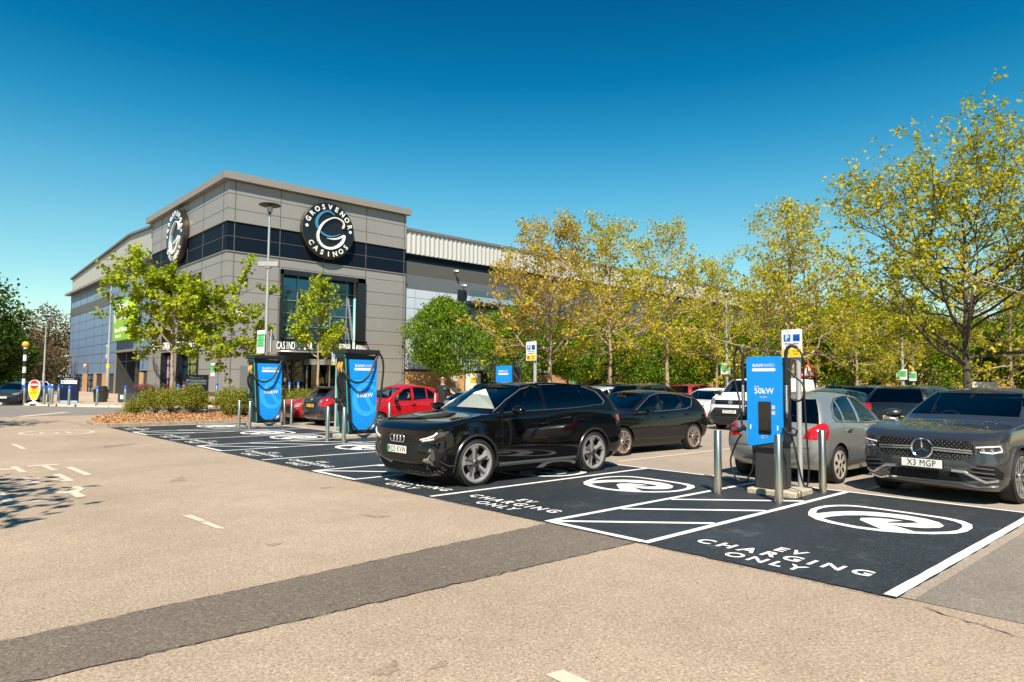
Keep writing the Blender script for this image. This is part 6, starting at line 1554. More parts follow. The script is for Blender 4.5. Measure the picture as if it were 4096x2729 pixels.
s_ = thing('warning_sign', 'red-bordered triangular pedestrian warning sign beyond the charger', 'sign', (45.6, 20.3, 0)); m = MB(); m.lathe([(.05, 0), (.05, 2.2)], 10); m.build('post', M_post, s_)
m = MB(); m.prism([(-.62, 2.15), (.62, 2.15), (0, 3.15)], -.10, -.06, ax='x'); m.build('border', M_sred, s_); m = MB(); m.prism([(-.44, 2.26), (.44, 2.26), (0, 2.96)], -.115, -.10, ax='x'); m.build('panel', M_white, s_)
m = MB(); m.tube([(-.12, -.1, 2.3), (-.12, 0, 2.52), (-.12, .1, 2.3)], .03, 5); m.tube([(-.12, 0, 2.5), (-.12, .02, 2.72)], .04, 5); m.lathe([(.001, -.13), (.05, -.13)], 10, ax='x', c=(0, .02, 2.8)); m.build('figure', M_ink, s_)
s_ = thing('warning_sign', 'grey back of a triangular road sign behind the crossing', 'sign', (5.2, 62, 0)); m = MB(); m.lathe([(.05, 0), (.05, 2.6)], 10); m.build('post', M_post, s_)
m = MB(); m.prism([(-.72, 1.75), (.5, 1.75), (-.1, 2.85)], 0, .03, ax='y'); m.build('panel', M_galv, s_)
# beacon
X, Y = 6.55, 53.0
s_ = thing('belisha_beacon', 'black and white striped beacon post with an amber globe at the crossing', 'beacon', (X, Y, .13))
for k, (z0, z1) in enumerate(((.0, 1.15), (1.15, 1.52), (1.52, 1.90), (1.90, 2.28), (2.28, 2.66), (2.66, 3.04), (3.04, 3.42))):
    m = MB(); r_ = .16 if k == 0 else .10; m.lathe([(r_, z0), (r_*(1 if k else .95), z1)], 16); m.build('band', M_chblack if k % 2 == 0 else M_white, s_, smooth=40)
m = MB(); m.lathe([(.10, 3.42), (.11, 3.46), (.06, 3.52)], 16); m.build('collar', M_white, s_)
m = MB(); m.lathe([(.001, 3.50)]+[(.20*sin(pi*k/12), 3.70-.20*cos(pi*k/12)) for k in range(1, 12)]+[(.001, 3.90)], 20); m.build('globe', mat('globe_amber', (.80, .42, .05), .25), s_, smooth=60)
# no entry board
X, Y = 6.85, 50.9
s_ = thing('no_entry_sign', 'yellow shield-shaped portable board with a no entry disc', 'sign', (X, Y, .13), rad(-43))
m = MB(); P = [(-.36*cos(a*pi/12)*(1 if a <= 12 else 1), 1.12+.30*sin(a*pi/12)) for a in range(13)][::-1]+[(-.36, .95), (-.30, .6), (-.12, .22), (.12, .22), (.30, .6), (.36, .95)]
P = [(.37*cos(a*pi/12), 1.10+.36*sin(a*pi/12)) for a in range(13)]+[(-.37, .85), (-.30, .55), (-.16, .25), (0, .18), (.16, .25), (.30, .55), (.37, .85)]
m.prism(P, -.03, .03, ax='y'); m.build('board', M_white, s_)
m = MB(); m.prism([(x*.90, z) for x, z in [(-.37, .98), (-.37, .85), (-.30, .55), (-.16, .28), (0, .22), (.16, .28), (.30, .55), (.37, .85), (.37, .98)]], -.036, -.03, ax='y'); m.build('yellow_panel', M_yel, s_)
m = MB(); m.lathe([(.001, -.040), (.27, -.040), (.27, -.03)], 28, ax='y', c=(0, 0, 1.16)); m.build('red_disc', M_sred, s_)
m = MB(); m.box((0, -.044, 1.16), (.44, .006, .10)); m.build('white_bar', M_white, s_)
m = MB(); put_text(m, 'NO', face_mat((0, -.04, .80), (1, 0, 0)), .16, .003); put_text(m, 'ENTRY', face_mat((0, -.04, .64), (1, 0, 0)), .16, .003); m.build('lettering', M_ink, s_)
m = MB(); m.lathe([(.30, 0), (.28, .06), (.10, .12), (.06, .22)], 20); m.build('foot', M_white, s_, smooth=40)
# welcome signs
def welcome(X, Y, z, label, w, h, rz, more):
    s_ = thing('welcome_sign', label, 'sign', (X, Y, z), rz)
    m = MB(); m.box((0, 0, h/2), (w, .16, h)); m.build('panel', mat('navy_panel', (.006, .012, .045), .35), s_); m = MB(); m.box((0, 0, .06), (w*1.01, .18, .12)); m.build('base_strip', mat('pale_blue', (.25, .45, .62), .5), s_)
    m = MB(); m.box((0, -.085, h*.80), (w*.92, .01, h*.13)); m.box((-w*.28, -.0, h*.80), (.001, .001, .001)); m.build('name_panel', M_white, s_)
    m = MB(); m.box((-w*.36, -.095, h*.80), (h*.08, .006, h*.08), bev=0); m.build('emblem', mat('emblem_blue', (.01, .25, .50), .5), s_)
    m = MB(); put_text(m, 'Parrs Wood', face_mat((w*.07, -.095, h*.80), (1, 0, 0)), h*.085, .003, 0, 1); m.build('name_lettering', mat('navy_ink', (.02, .03, .10), .5), s_)
    m = MB(); put_text(m, 'Welcome to', face_mat((0, -.085, h*.92), (1, 0, 0)), h*.075, .003, 0, 1)
    for i, (t_, s2) in enumerate(more): put_text(m, t_, face_mat((w*.02, -.085, h*(.66-.11*i)), (1, 0, 0)), h*s2, .003)
    if more: m.tube([(w*.34, -.09, h*.50), (w*.34, -.09, h*.66)], .012, 4); m.tube([(w*.27, -.09, h*.60), (w*.34, -.09, h*.66), (w*.41, -.09, h*.60)], .012, 4)
    m.build('lettering', M_letter, s_)
X, Y = onpave(165, 45.0); welcome(X, Y, pz(X, Y), 'navy welcome sign beside the brick piers and the litter bin', 1.15, 1.66, rad(-43), [])
X, Y = onpave(456, 36.2); welcome(X, Y, 0, 'navy welcome sign with an arrow behind the nearer shrubs', 1.15, 1.92, rad(-41), [('Homeworld', .07), ('Cineworld', .07), ('Gym & Casino', .05)])
# litter bin, planter, cones
X, Y = onpave(237, 45.5)
s_ = thing('litter_bin', 'black plastic litter bin beside the lamp post', 'bin', (X, Y, pz(X, Y)), rad(-42))
m = MB(); m.grid([[(w*cx, d*cy, z) for cx, cy in ((-1, -1), (1, -1), (1, 1), (-1, 1), (-1, -1))] for w, d, z in ((.29, .26, 0), (.34, .29, .72), (.38, .32, .73), (.38, .32, .82), (.30, .26, .88), (.27, .22, 1.05), (.24, .18, 1.08))]); m.add([(-.24, -.18, 1.08), (.24, -.18, 1.08), (.24, .18, 1.08), (-.24, .18, 1.08)], [(0, 1, 2, 3)]); m.build('bin_body', M_chblack, s_)
m = MB(); m.box((0, -.265, .94), (.34, .02, .10)); m.build('opening', M_void, s_); m = MB(); m.box((-.16, -.275, .96), (.08, .02, .14)); m.build('sticker', M_sgreen, s_)
X, Y = onpave(318, 45.0)
s_ = thing('planter', 'dark grey planter box with a bowl of purple flowers on it', 'planter', (X, Y, pz(X, Y)), rad(-42)); m = MB(); m.box((0, 0, .28), (1.9, .9, .56), bev=.02); m.build('box', M_chgrey, s_)
m = MB(); m.box((-.68, -.455, .33), (.2, .01, .26)); m.build('label_plate', M_white, s_)
m = MB(); m.lathe([(.3, .56), (.6, .80), (.64, .80), (.5, .7)], 20, c=(.55, 0, 0)); m.build('bowl', mat('bowl_brown', (.12, .06, .03), .7), s_)
m = MB(); r2 = random.Random(5)
for k in range(900):
    a, q = r2.random()*6.28, r2.random()**.5*.7; x, y, z_ = .55+q*cos(a), q*sin(a)*.7, .78+.45*(1-q*q)*r2.random(); s2 = .04; m.add([(x-s2, y, z_), (x, y-s2, z_+.02), (x+s2, y, z_), (x, y+s2, z_+.03)], [(0, 1, 2, 3)])
m.build('flowers', leafmat('flower', [(.30, .04, .22), (.12, .16, .02), (.35, .10, .05), (.42, .06, .30), (.14, .20, .03)], .2), s_)
for x, d_, l in ((357, 49, 'orange traffic cone by the planter'), (367.5, 49.5, 'orange and white traffic cone next to the young maple trunk')):
    X, Y = onpave(x, d_); s_ = thing('traffic_cone', l, 'cone', (X, Y, pz(X, Y)), 0, 'traffic cones'); m = MB(); m.lathe([(.14, .03), (.03, .75), (.001, .75)], 18); m.build('cone', mat('cone_orange', (.75, .09, .01), .5), s_, smooth=40); m = MB(); m.box((0, 0, .02), (.36, .36, .04)); m.build('foot', MATS['cone_orange'], s_)
    if 'white' in l: m = MB(); m.lathe([(.115, .25), (.078, .48)], 18); m.build('white_sleeve', M_white, s_, smooth=40)
# building fittings
def wallthing(name, label, cat, loc): return thing(name, label, cat, loc)
s_ = wallthing('wall_notice', 'green and white notice on the grey wall near the building corner', 'sign', (XC-.02, 54.5*.985, 2.45)); m = MB(); m.box((0, 0, 0), (.03, .80, 1.0)); m.build('board', M_white, s_); m = MB(); m.box((-.02, 0, .08), (.01, .74, .56)); m.build('green_panel', M_sgreen, s_)
s_ = wallthing('flood_light', 'pair of white floodlight boxes on the grey wall just round the corner', 'floodlight', (19.2, YC-.3, 6.65)); m = MB(); m.box((-.3, .15, 0), (.65, .35, .36), bev=.03); m.box((.45, .15, 0), (.65, .35, .42), bev=.03); m.build('housing', M_white, s_)
m = MB(); m.tube(cat_path([(-.9, .28, .1), (-.7, .28, -.5), (-.2, .28, -.6), (.1, .28, -.2)]), .025, 5); m.build('cable', M_hose, s_)
def cctv(loc, label, d=(0, -1)):
    s_ = thing('security_camera', label, 'camera', loc, 0, 'white security cameras'); m = MB(); m.tube([(0, 0, 0), (d[0]*.45, d[1]*.45, 0)], .06, 8); m.build('arm', M_white, s_)
    m = MB(); m.lathe([(.001, .12), (.14, .08), (.16, -.08)], 16, c=(d[0]*.5, d[1]*.5, -.05)); m.build('housing', M_white, s_, smooth=50); m = MB(); m.lathe([(.15, -.08), (.12, -.18), (.001, -.23)], 16, c=(d[0]*.5, d[1]*.5, -.05)); m.build('dome', M_screen, s_, smooth=50)
cctv((18.55, YC, 6.2), 'white dome camera on the building corner below the floodlights'); cctv((18.4, YC, 7.15), 'small white camera on the building corner above the floodlights', (-.7, -.7)); cctv((21.6, YC, 6.0), 'small white camera on the grey wall beside the big window')
cctv((XW, 110.8, 4.9), 'white dome camera at the far end of the blue wall', (-1, 0)); cctv((XW, 73.4, 4.0), 'white dome camera beside the club entrance', (-1, 0)); cctv((XC, 70.8, 4.6), 'white dome camera where grey wall meets blue wall', (-1, 0)); cctv((40.2, YW, 12.4), 'white camera high on the dark course of the long hall'); cctv((41.2, YW, 11.1), 'white camera above the balcony door')
for y, l in ((98, 'small wall lamp low on the blue wall above the poster windows'), (108, 'small wall lamp at the far end of the blue wall')):
    s_ = thing('wall_lamp', l, 'lamp', (XW, y, 3.3), 0, 'wall lamps'); m = MB(); m.tube([(0, 0, 0), (-.3, 0, 0)], .04, 6); m.build('arm', M_chblack, s_); m = MB(); m.lathe([(.05, -.25), (.22, .0), (.22, .18), (.001, .3)], 14, c=(-.4, 0, 0)); m.build('shade', mat('lamp_cream', (.75, .52, .25), .4), s_, smooth=50)
s_ = thing('cabinet', 'grey steel service cabinet against the grey wall dappled with leaf shadow', 'cabinet', (21.0, YC-.15, 1.45)); m = MB(); m.box((0, 0, .2), (2.6, .30, 2.2), bev=.01); m.build('casing', mat('cabinet_grey', (.14, .15, .155), .5), s_); m = MB(); m.box((.3, -.16, -.1), (1.9, .02, 1.5)); m.build('panel', mat('cabinet_pale', (.42, .40, .36), .6), s_)
for x0, zz, l in ((43, 1.9, 'green board fixed to the shaded wall behind the fast charger'), (57.5, 1.9, 'green board fixed to the brick wall left of the tree trunk'), (80, 2.0, 'green board on the brick wall under the hornbeams'), (95, 2.0, 'green board farthest along the brick wall')):
    s_ = thing('wall_notice', l, 'sign', (x0, YW-.1, zz), 0, 'green notices along the long hall'); m = MB(); m.box((0, 0, 0), (1.1, .04, 1.3)); m.build('board', M_sgreen, s_); m = MB(); m.box((0, -.03, .45), (1.1, .02, .35)); m.build('header', M_white, s_)
s_ = thing('white_van_box', 'white boarded stand at the end of the brick wall beside the man', 'stand', (42.4, YW-.4, .9)); m = MB(); m.box((0, 0, .55), (1.5, .5, 2.1)); m.build('board', M_white, s_); m = MB(); m.box((.3, -.26, .2), (.5, .02, .5)); m.build('sticker', M_sblue, s_); m = MB(); m.box((-.2, -.26, 1.0), (.7, .02, .5)); m.build('sticker', M_yel, s_); s_.name = 'notice_stand'
for (X, Y, w, h, l) in ((60, 22.5, .8, .65, 'plain white board under the dark green trees'), (66, 15.0, 1.7, .8, 'wide white board beyond the street lamps'), (50, 8.0, 1.9, .55, 'pictorial banner on posts by the large plane tree trunk'), (62, 4.0, 1.2, .8, 'green and white board near the brick building')):
    s_ = thing('notice_board', l, 'board', (X, Y, 0), 0, 'boards at the far side of the car park'); m = MB(); m.box((0, 0, 1.2+h/2), (.08, w, h)); m.build('panel', M_white, s_); m = MB(); m.box((.05, -w/2+.1, .8), (.1, .1, 1.6)); m.build('post', M_post, s_); m = MB(); m.box((.05, w/2-.1, .8), (.1, .1, 1.6)); m.build('post', M_post, s_)
s_ = thing('small_sign', 'small blue sign low on the brick wall', 'sign', (72.5, YW-.2, 1.35)); m = MB(); m.box((0, 0, 0), (.9, .04, .9)); m.build('panel', M_sblue, s_)

# ------------------------------------------------------------------ the man in black
def person(X, Y, az, label):
    p = thing('person', label, 'person', (X, Y, 0), az)      # local: faces -y, image right = +x
    J = dict(pel=(0, 0, .98), wai=(0, 0, 1.12), che=(0, .0, 1.36), nb=(0, 0, 1.50), nk=(0, -.01, 1.57), hd=(0, -.02, 1.64), h2=(0, -.025, 1.72), h3=(0, -.01, 1.80))
    for n, s in (('L', 1), ('R', -1)):
        J['sh'+n] = (.17*s, 0, 1.45); J['hip'+n] = (.09*s, 0, .93); J['kn'+n] = (.11*s, -.01, .50); J['an'+n] = (.12*s, .01, .09); J['to'+n] = (.14*s, -.16, .04)
    J['elL'] = (.33, -.02, 1.26); J['wrL'] = (.52, -.10, 1.19); J['elR'] = (-.25, .03, 1.17); J['wrR'] = (-.24, -.08, .94)
    E_ = [('pel', 'wai', .15), ('wai', 'che', .145), ('che', 'nb', .16), ('nb', 'nk', .062), ('nk', 'hd', .06), ('hd', 'h2', .085), ('h2', 'h3', .088)]
    rr_ = dict(pel=(.155, .11), wai=(.14, .10), che=(.165, .115), nb=(.10, .07), nk=(.058, .058), hd=(.068, .082), h2=(.076, .095), h3=(.058, .075), shL=(.07, .065), shR=(.07, .065), elL=(.045, .045), elR=(.045, .045), wrL=(.03, .03), wrR=(.03, .03), hipL=(.092, .092), hipR=(.092, .092), knL=(.06, .06), knR=(.06, .06), anL=(.042, .042), anR=(.042, .042), toL=(.045, .03), toR=(.045, .03))
    names = list(J); ix = {n: i for i, n in enumerate(names)}
    ed = [(a, b) for a, b, _ in E_]+[('che', 'shL'), ('che', 'shR'), ('shL', 'elL'), ('elL', 'wrL'), ('shR', 'elR'), ('elR', 'wrR'), ('pel', 'hipL'), ('pel', 'hipR'), ('hipL', 'knL'), ('knL', 'anL'), ('anL', 'toL'), ('hipR', 'knR'), ('knR', 'anR'), ('anR', 'toR')]
    vs = [J[n] for n in names]; rad_ = [rr_[n] for n in names]
    ed = [(ix[a], ix[b]) for a, b in ed]
    for n, s in (('L', 1), ('R', -1)):
        w = Vector(J['wr'+n]); e = Vector(J['el'+n]); d = (w-e).normalized(); side = Vector((0, -1, 0)) if n == 'L' else Vector((s*.2, -1, 0)).normalized()
        pb = len(vs); vs.append(tuple(w+d*.06)); rad_.append((.035, .018)); ed.append((ix['wr'+n], pb))
        for k in range(4):
            a = w+d*.095+side*(.024*(k-1.5)); ln = (.065, .078, .075, .058)[k]; b1_ = a+d*ln*.55+Vector((0, 0, -.006)); b2_ = a+d*ln+Vector((0, 0, -.022))
            i0 = len(vs); vs += [tuple(a), tuple(b1_), tuple(b2_)]; rad_ += [(.009, .009), (.008, .008), (.007, .007)]; ed += [(pb, i0), (i0, i0+1), (i0+1, i0+2)]
        a = w+d*.045-side*.035; i0 = len(vs); vs += [tuple(a), tuple(a-side*.02+d*.035)]; rad_ += [(.010, .010), (.008, .008)]; ed += [(pb, i0), (i0, i0+1)]
    me = bpy.data.meshes.new('body'); me.from_pydata(vs, ed, []); o = bpy.data.objects.new('body', me); C.objects.link(o)
    sk = o.modifiers.new('s', 'SKIN'); su = o.modifiers.new('u', 'SUBSURF'); su.levels = 2; su.render_levels = 2
    for i, r in enumerate(rad_): me.skin_vertices[0].data[i].radius = r; me.skin_vertices[0].data[i].use_root = (i == ix['pel'])
    dg = bpy.context.evaluated_depsgraph_get(); nm = bpy.data.meshes.new_from_object(o.evaluated_get(dg)); bpy.data.objects.remove(o)
    for m_ in (mat('skin', (.55, .30, .20), .5), mat('tshirt_black', (.010, .010, .012), .8, bump=(20, .4)), mat('trousers_dark', (.015, .016, .02), .8, bump=(15, .4)), mat('shoe', (.03, .03, .03), .6)): nm.materials.append(m_)
    for f in nm.polygons:
        c_ = f.center; x, y, z = c_; f.use_smooth = True
        if z < .10: k = 3
        elif z < 1.0 and abs(x) < .20: k = 2
        elif z < 1.52 and abs(x) < .27: k = 1
        else: k = 0
        if abs(x) > .27 and x > 0: k = 0
        if x < -.2 and z < 1.25: k = 0
        f.material_index = k
    o = bpy.data.objects.new('body', nm); C.objects.link(o); o.parent = p
    hv, hf, hx = [], [], {}
    for f in nm.polygons:
        x, y, z = f.center
        if z > 1.797 or (y > .012 and z > 1.67 and abs(x) < .13) or (z > 1.76 and y > -.04):
            for v in f.vertices:
                if v not in hx: hx[v] = len(hv); q = nm.vertices[v]; hv.append(q.co+q.normal*.010)
            hf.append([hx[v] for v in f.vertices])
    h = MB(); h.add(hv, hf); h.build('hair', mat('hair_brown', (.045, .022, .010), .7, bump=(60, .6)), p, smooth=80, fix=False)
    g = MB(); g.box((-.035, -.113, 1.735), (.052, .018, .032), bev=.006); g.box((.035, -.113, 1.735), (.052, .018, .032), bev=.006); g.box((0, -.115, 1.745), (.03, .008, .006)); g.box((-.082, -.05, 1.742), (.006, .12, .008)); g.box((.082, -.05, 1.742), (.006, .12, .008)); g.build('sunglasses', M_screen, p)
    f = MB(); f.tube([(0, -.105, 1.74), (0, -.128, 1.70), (0, -.112, 1.69)], [.008, .014, .010], 8); f.box((0, -.098, 1.662), (.045, .012, .010), bev=.004); f.tube([(.088, .0, 1.74), (.094, .005, 1.71), (.086, 0, 1.69)], .014, 6); f.tube([(-.088, .0, 1.74), (-.094, .005, 1.71), (-.086, 0, 1.69)], .014, 6); f.build('face_features', MATS['skin'], p, smooth=60)
    b = MB(); b.lathe([(.001, -.135), (.028, -.135)], 12, ax='y', c=(.08, 0, 1.40)); b.build('shirt_badge', M_teal, p)
person(14.05, 18.80, rad(-43), 'man in black T-shirt and sunglasses standing between the red and the silver cars')
# ------------------------------------------------------------------ trees and shrubs
M_bark = mat('bark_plane', (.34, .25, .165), .85, noise=(7, .45, (1, 1, .35)), bump=(12, .5))
M_bark2 = mat('bark_dark', (.085, .065, .045), .9, noise=(9, .4, (1, 1, .25)), bump=(14, .6))
L_plane = leafmat('leaf_plane', [(.18, .24, .006), (.46, .46, .010), (.70, .58, .02), (.30, .36, .008), (.70, .54, .04), (.38, .36, .02)], .45)
L_planeo = leafmat('leaf_plane_bronze', [(.26, .28, .012), (.58, .38, .05), (.52, .48, .02), (.60, .36, .10), (.38, .38, .02)], .45)
L_horn = leafmat('leaf_hornbeam', [(.06, .13, .005), (.13, .24, .006), (.22, .34, .010), (.09, .17, .006)], .35)
L_maple = leafmat('leaf_maple', [(.15, .24, .008), (.32, .42, .010), (.50, .50, .02), (.24, .34, .010)], .4)
L_dark = leafmat('leaf_dark', [(.03, .065, .006), (.06, .11, .008), (.10, .16, .012)], .3)
L_brown = leafmat('leaf_brown', [(.15, .10, .06), (.20, .14, .08), (.12, .09, .05), (.18, .16, .07)], .3)
L_shrub = leafmat('leaf_shrub', [(.07, .12, .010), (.27, .29, .015), (.14, .20, .012), (.40, .36, .03), (.20, .10, .05)], .3)

def leafquad(V_, F_l, c, s, r):
    a = r.random()*2*pi; t = (r.random()-.5)*2.4; n = Vector((cos(a)*cos(t), sin(a)*cos(t), sin(t)+.5)).normalized(); u = n.orthogonal().normalized(); w = n.cross(u)
    q = r.random()*6.28; u, w = u*cos(q)+w*sin(q), w*cos(q)-u*sin(q); b = len(V_)
    V_ += [c-u*s*.55, c-w*s*.42+n*s*.08, c+u*s*.6-n*s*.06, c+w*s*.42+n*s*.1]; F_l.append((b, b+1, b+2, b+3))

def branch_tree(seed, H, tr, clear, spread, nl, leafs, ls, name='tree', lean=(0, 0), up=.75, csz=.22, sub=5, twig=4, prof=None, wob=.12, limbs=None):
    """returns (wood MB, leaf verts, leaf faces)"""
    r = random.Random(seed); wood = MB(); LV, LF = [], []
    def rv(k): return Vector((r.gauss(0, k), r.gauss(0, k), r.gauss(0, k)))
    n = 14; T = []
    for i in range(n+1):
        t = i/n; T.append(Vector((lean[0]*t*H+r.gauss(0, wob*.4)*t, lean[1]*t*H+r.gauss(0, wob*.4)*t, t*H*.96)))
    wood.tube(T, [tr*(1-.93*(i/n)**.8)*(1.25 if i == 0 else 1) for i in range(n+1)], 9)
    def tp(t): k = min(n-1, int(t*n)); return T[k].lerp(T[k+1], t*n-k)
    def cluster(p, k):
        for _ in range(k): leafquad(LV, LF, p+rv(csz*.62), ls*r.uniform(.65, 1.25), r)
    for i in range(len(limbs) if limbs else nl):
        t = clear+(1-clear)*(i+.5)/nl*.98; p0 = tp(t); a = i*2.4+r.uniform(-.5, .5); u = (t-clear)/(1-clear)
        ln = spread*(prof(u) if prof else (1-u)**.6*(.55+.45*min(1, u*4)))*r.uniform(.75, 1.12)+.35
        el = up*(.55+.7*u)+r.uniform(-.15, .15); d = Vector((cos(a)*cos(el), sin(a)*cos(el), sin(el)))
        P = [p0]; m = 7
        for k in range(m):
            d = (d+rv(wob)+Vector((0, 0, .05 if up > .4 else -.01))).normalized(); P.append(P[-1]+d*ln/m)
        if limbs:
            t, e_ = limbs[i]; p0 = tp(t); u = .35; e_ = Vector(e_); ln = (e_-p0).length; md = p0.lerp(e_, .5)+Vector((0, 0, -.06*ln)); P = [p0.lerp(md, k/m).lerp(md.lerp(e_, k/m), k/m)+(rv(.05) if 0 < k else Vector()) for k in range(m+1)]
        r0 = max(.012, tr*.42*(1-u*.75)); wood.tube(P, [r0*(1-.85*k/m) for k in range(m+1)], 6)
        for j in range(sub):
            q = .22+.78*(j+r.random())/sub; k = min(m-1, int(q*m)); b0 = P[k].lerp(P[k+1], q*m-k); dd = (P[k+1]-P[k]).normalized(); sd_ = dd.cross(rv(1)).normalized()
            d2 = (dd*.6+sd_*r.uniform(.6, 1.0)+Vector((0, 0, .12))).normalized(); l2 = ln*(.45-.22*q)*r.uniform(.7, 1.3)+.15; Q = [b0]
            for k2 in range(4): d2 = (d2+rv(wob*1.2)).normalized(); Q.append(Q[-1]+d2*l2/4)
            wood.tube(Q, [max(.006, r0*.38*(1-.8*k2/4)) for k2 in range(5)], 4, cap=False)
            lf = leafs if u < .40 or limbs else max(2, int(leafs*.62) if u < .65 else leafs//3+1)
            for h in range(twig):
                e = .25+.75*(h+r.random())/twig; k2 = min(3, int(e*4)); c0 = Q[k2].lerp(Q[k2+1], e*4-k2); d3 = (d2+rv(.7)).normalized(); l3 = r.uniform(.15, .45)*max(.5, spread/4)
                c1 = c0+d3*l3; wood.tube([c0, c1], [.006, .003], 3, cap=False)
                if r.random() < .93: cluster(c1, lf)
                if r.random() < .5: cluster(c0.lerp(c1, .5), max(1, lf//2))
        cluster(P[-1], leafs)
    cluster(T[-1], leafs)
    return wood, LV, LF

def ball_tree(seed, H, W_, zc, nc, ls, tr=.12, lump=.25, csz=.30, per=9, shape=1.0):
    """dense crown: leaf clumps over lumpy shells round a branching frame"""
    r = random.Random(seed); wood = MB(); LV, LF = [], []
    wood.tube([(r.gauss(0, .03), r.gauss(0, .03), H*.8*k/6) for k in range(7)], [tr*(1-.8*k/6) for k in range(7)], 8)
    for k in range(16):
        a = r.random()*6.28; z0 = zc*.8+(H-zc)*.7*k/16; l = W_/2*.8; wood.tube([(0, 0, z0), (cos(a)*l*.5, sin(a)*l*.5, z0+l*.35), (cos(a)*l*.9, sin(a)*l*.9, z0+l*.6)], [.045, .03, .01], 5, cap=False)
    lumps = [(Vector((r.gauss(0, 1), r.gauss(0, 1), r.gauss(0, 1))).normalized(), r.uniform(-lump, lump)) for _ in range(46)]
    h = (H-zc)/2
    for i in range(nc):
        v = Vector((r.gauss(0, 1), r.gauss(0, 1), r.gauss(0, 1))).normalized(); q = 1-abs(r.gauss(0, .17)); 
        if r.random() < .12: q = r.random()**.5
        b = sum(a*max(0, v.dot(l)-.72)*3.4 for l, a in lumps); q *= 1+b
        w = W_/2*(1-shape*.38*max(0, v.z)**1.3)
        c = Vector((v.x*w*q, v.y*w*q, zc+h+v.z*h*q))
        for _ in range(per): leafquad(LV, LF, c+Vector((r.gauss(0, csz), r.gauss(0, csz), r.gauss(0, csz*.45))), ls*r.uniform(.7, 1.3), r)
    return wood, LV, LF

def tree_obj(name, label, cat, geo, lm, bm_, loc, rz=0, group=None):
    wood, LV, LF = geo; t = thing(name, label, cat, loc, rz, group)
    wood.build('trunk', bm_, t, smooth=60, fix=False)
    me = bpy.data.meshes.new('crown'); me.from_pydata(LV, [], LF); me.materials.append(lm); o = bpy.data.objects.new('crown', me); C.objects.link(o); o.parent = t
    return t

PG = 'plane trees with fresh yellow-green leaves'
low = lambda u: (1-u)**.75*(1.0 if u < .3 else .88)+.12      # wide low limbs, thin open top
tA = tree_obj('plane_tree', 'bronze-tinted plane tree nearest the corner building, behind the smaller sign', 'tree', branch_tree(3, 11.0, .17, .24, 5.4, 32, 9, .16, prof=low, sub=8, twig=5, wob=.16, up=.60, csz=.19), L_planeo, M_bark, (29.2, 28.5, 0), 0, PG)
tB = tree_obj('plane_tree', 'slim plane tree with a pale trunk, second of the row from the corner building', 'tree', branch_tree(8, 12.3, .15, .25, 5.2, 28, 8, .16, prof=low, sub=8, twig=5, wob=.18, up=.60, csz=.19), L_plane, M_bark, (34.6, 28.3, 0), 1., PG)
tC = tree_obj('plane_tree', 'tall pale-trunked plane tree with a forked airy top above the black hatchback', 'tree', branch_tree(15, 12.7, .18, .25, 6.0, 28, 8, .16, prof=low, sub=8, twig=5, wob=.19, up=.62, csz=.19), L_plane, M_bark, (40.8, 28.2, 0), 2., PG)
copy_tree(tB, None, (47.0, 28.0, 0), 3.6, 'plane tree beyond the street lamp, partly hidden by its neighbour', .92)
copy_tree(tC, None, (55.0, 28.0, 0), 5.0, 'farthest plane tree of the back row, above the panel van', .9)
tD = tree_obj('plane_tree', 'spreading plane tree rising behind the nearest fast charger', 'tree', branch_tree(21, 12.0, .18, .25, 6.4, 30, 8, .16, prof=low, sub=9, twig=5, wob=.19, up=.60, csz=.19), L_plane, M_bark, (39.6, 18.6, 0), 0, PG)
tE = tree_obj('plane_tree', 'large dark-trunked plane tree towering above the dark grey SUV', 'tree', branch_tree(29, 9.8, .21, .24, 9.2, 30, 9, .16, prof=lambda u: (1-u)**.42*.92+.08, sub=11, twig=7, up=.58, wob=.19, csz=.19), L_plane, M_bark2, (35.4, 8.7, 0), .6, PG)
copy_tree(tD, None, (36.5, 2.4, 0), 2.2, 'plane tree at the frame edge beside the large one', 1.08)
copy_tree(tD, None, (50.0, 10.0, 0), 4.1, 'plane tree in the distance beyond the large one', .8)
copy_tree(tB, None, (49.0, 18.5, 0), 1.7, 'plane tree behind the warning sign', .72)
copy_tree(tC, None, (58.0, 18.5, 0), 2.7, 'plane tree among the far street lamps', .65)
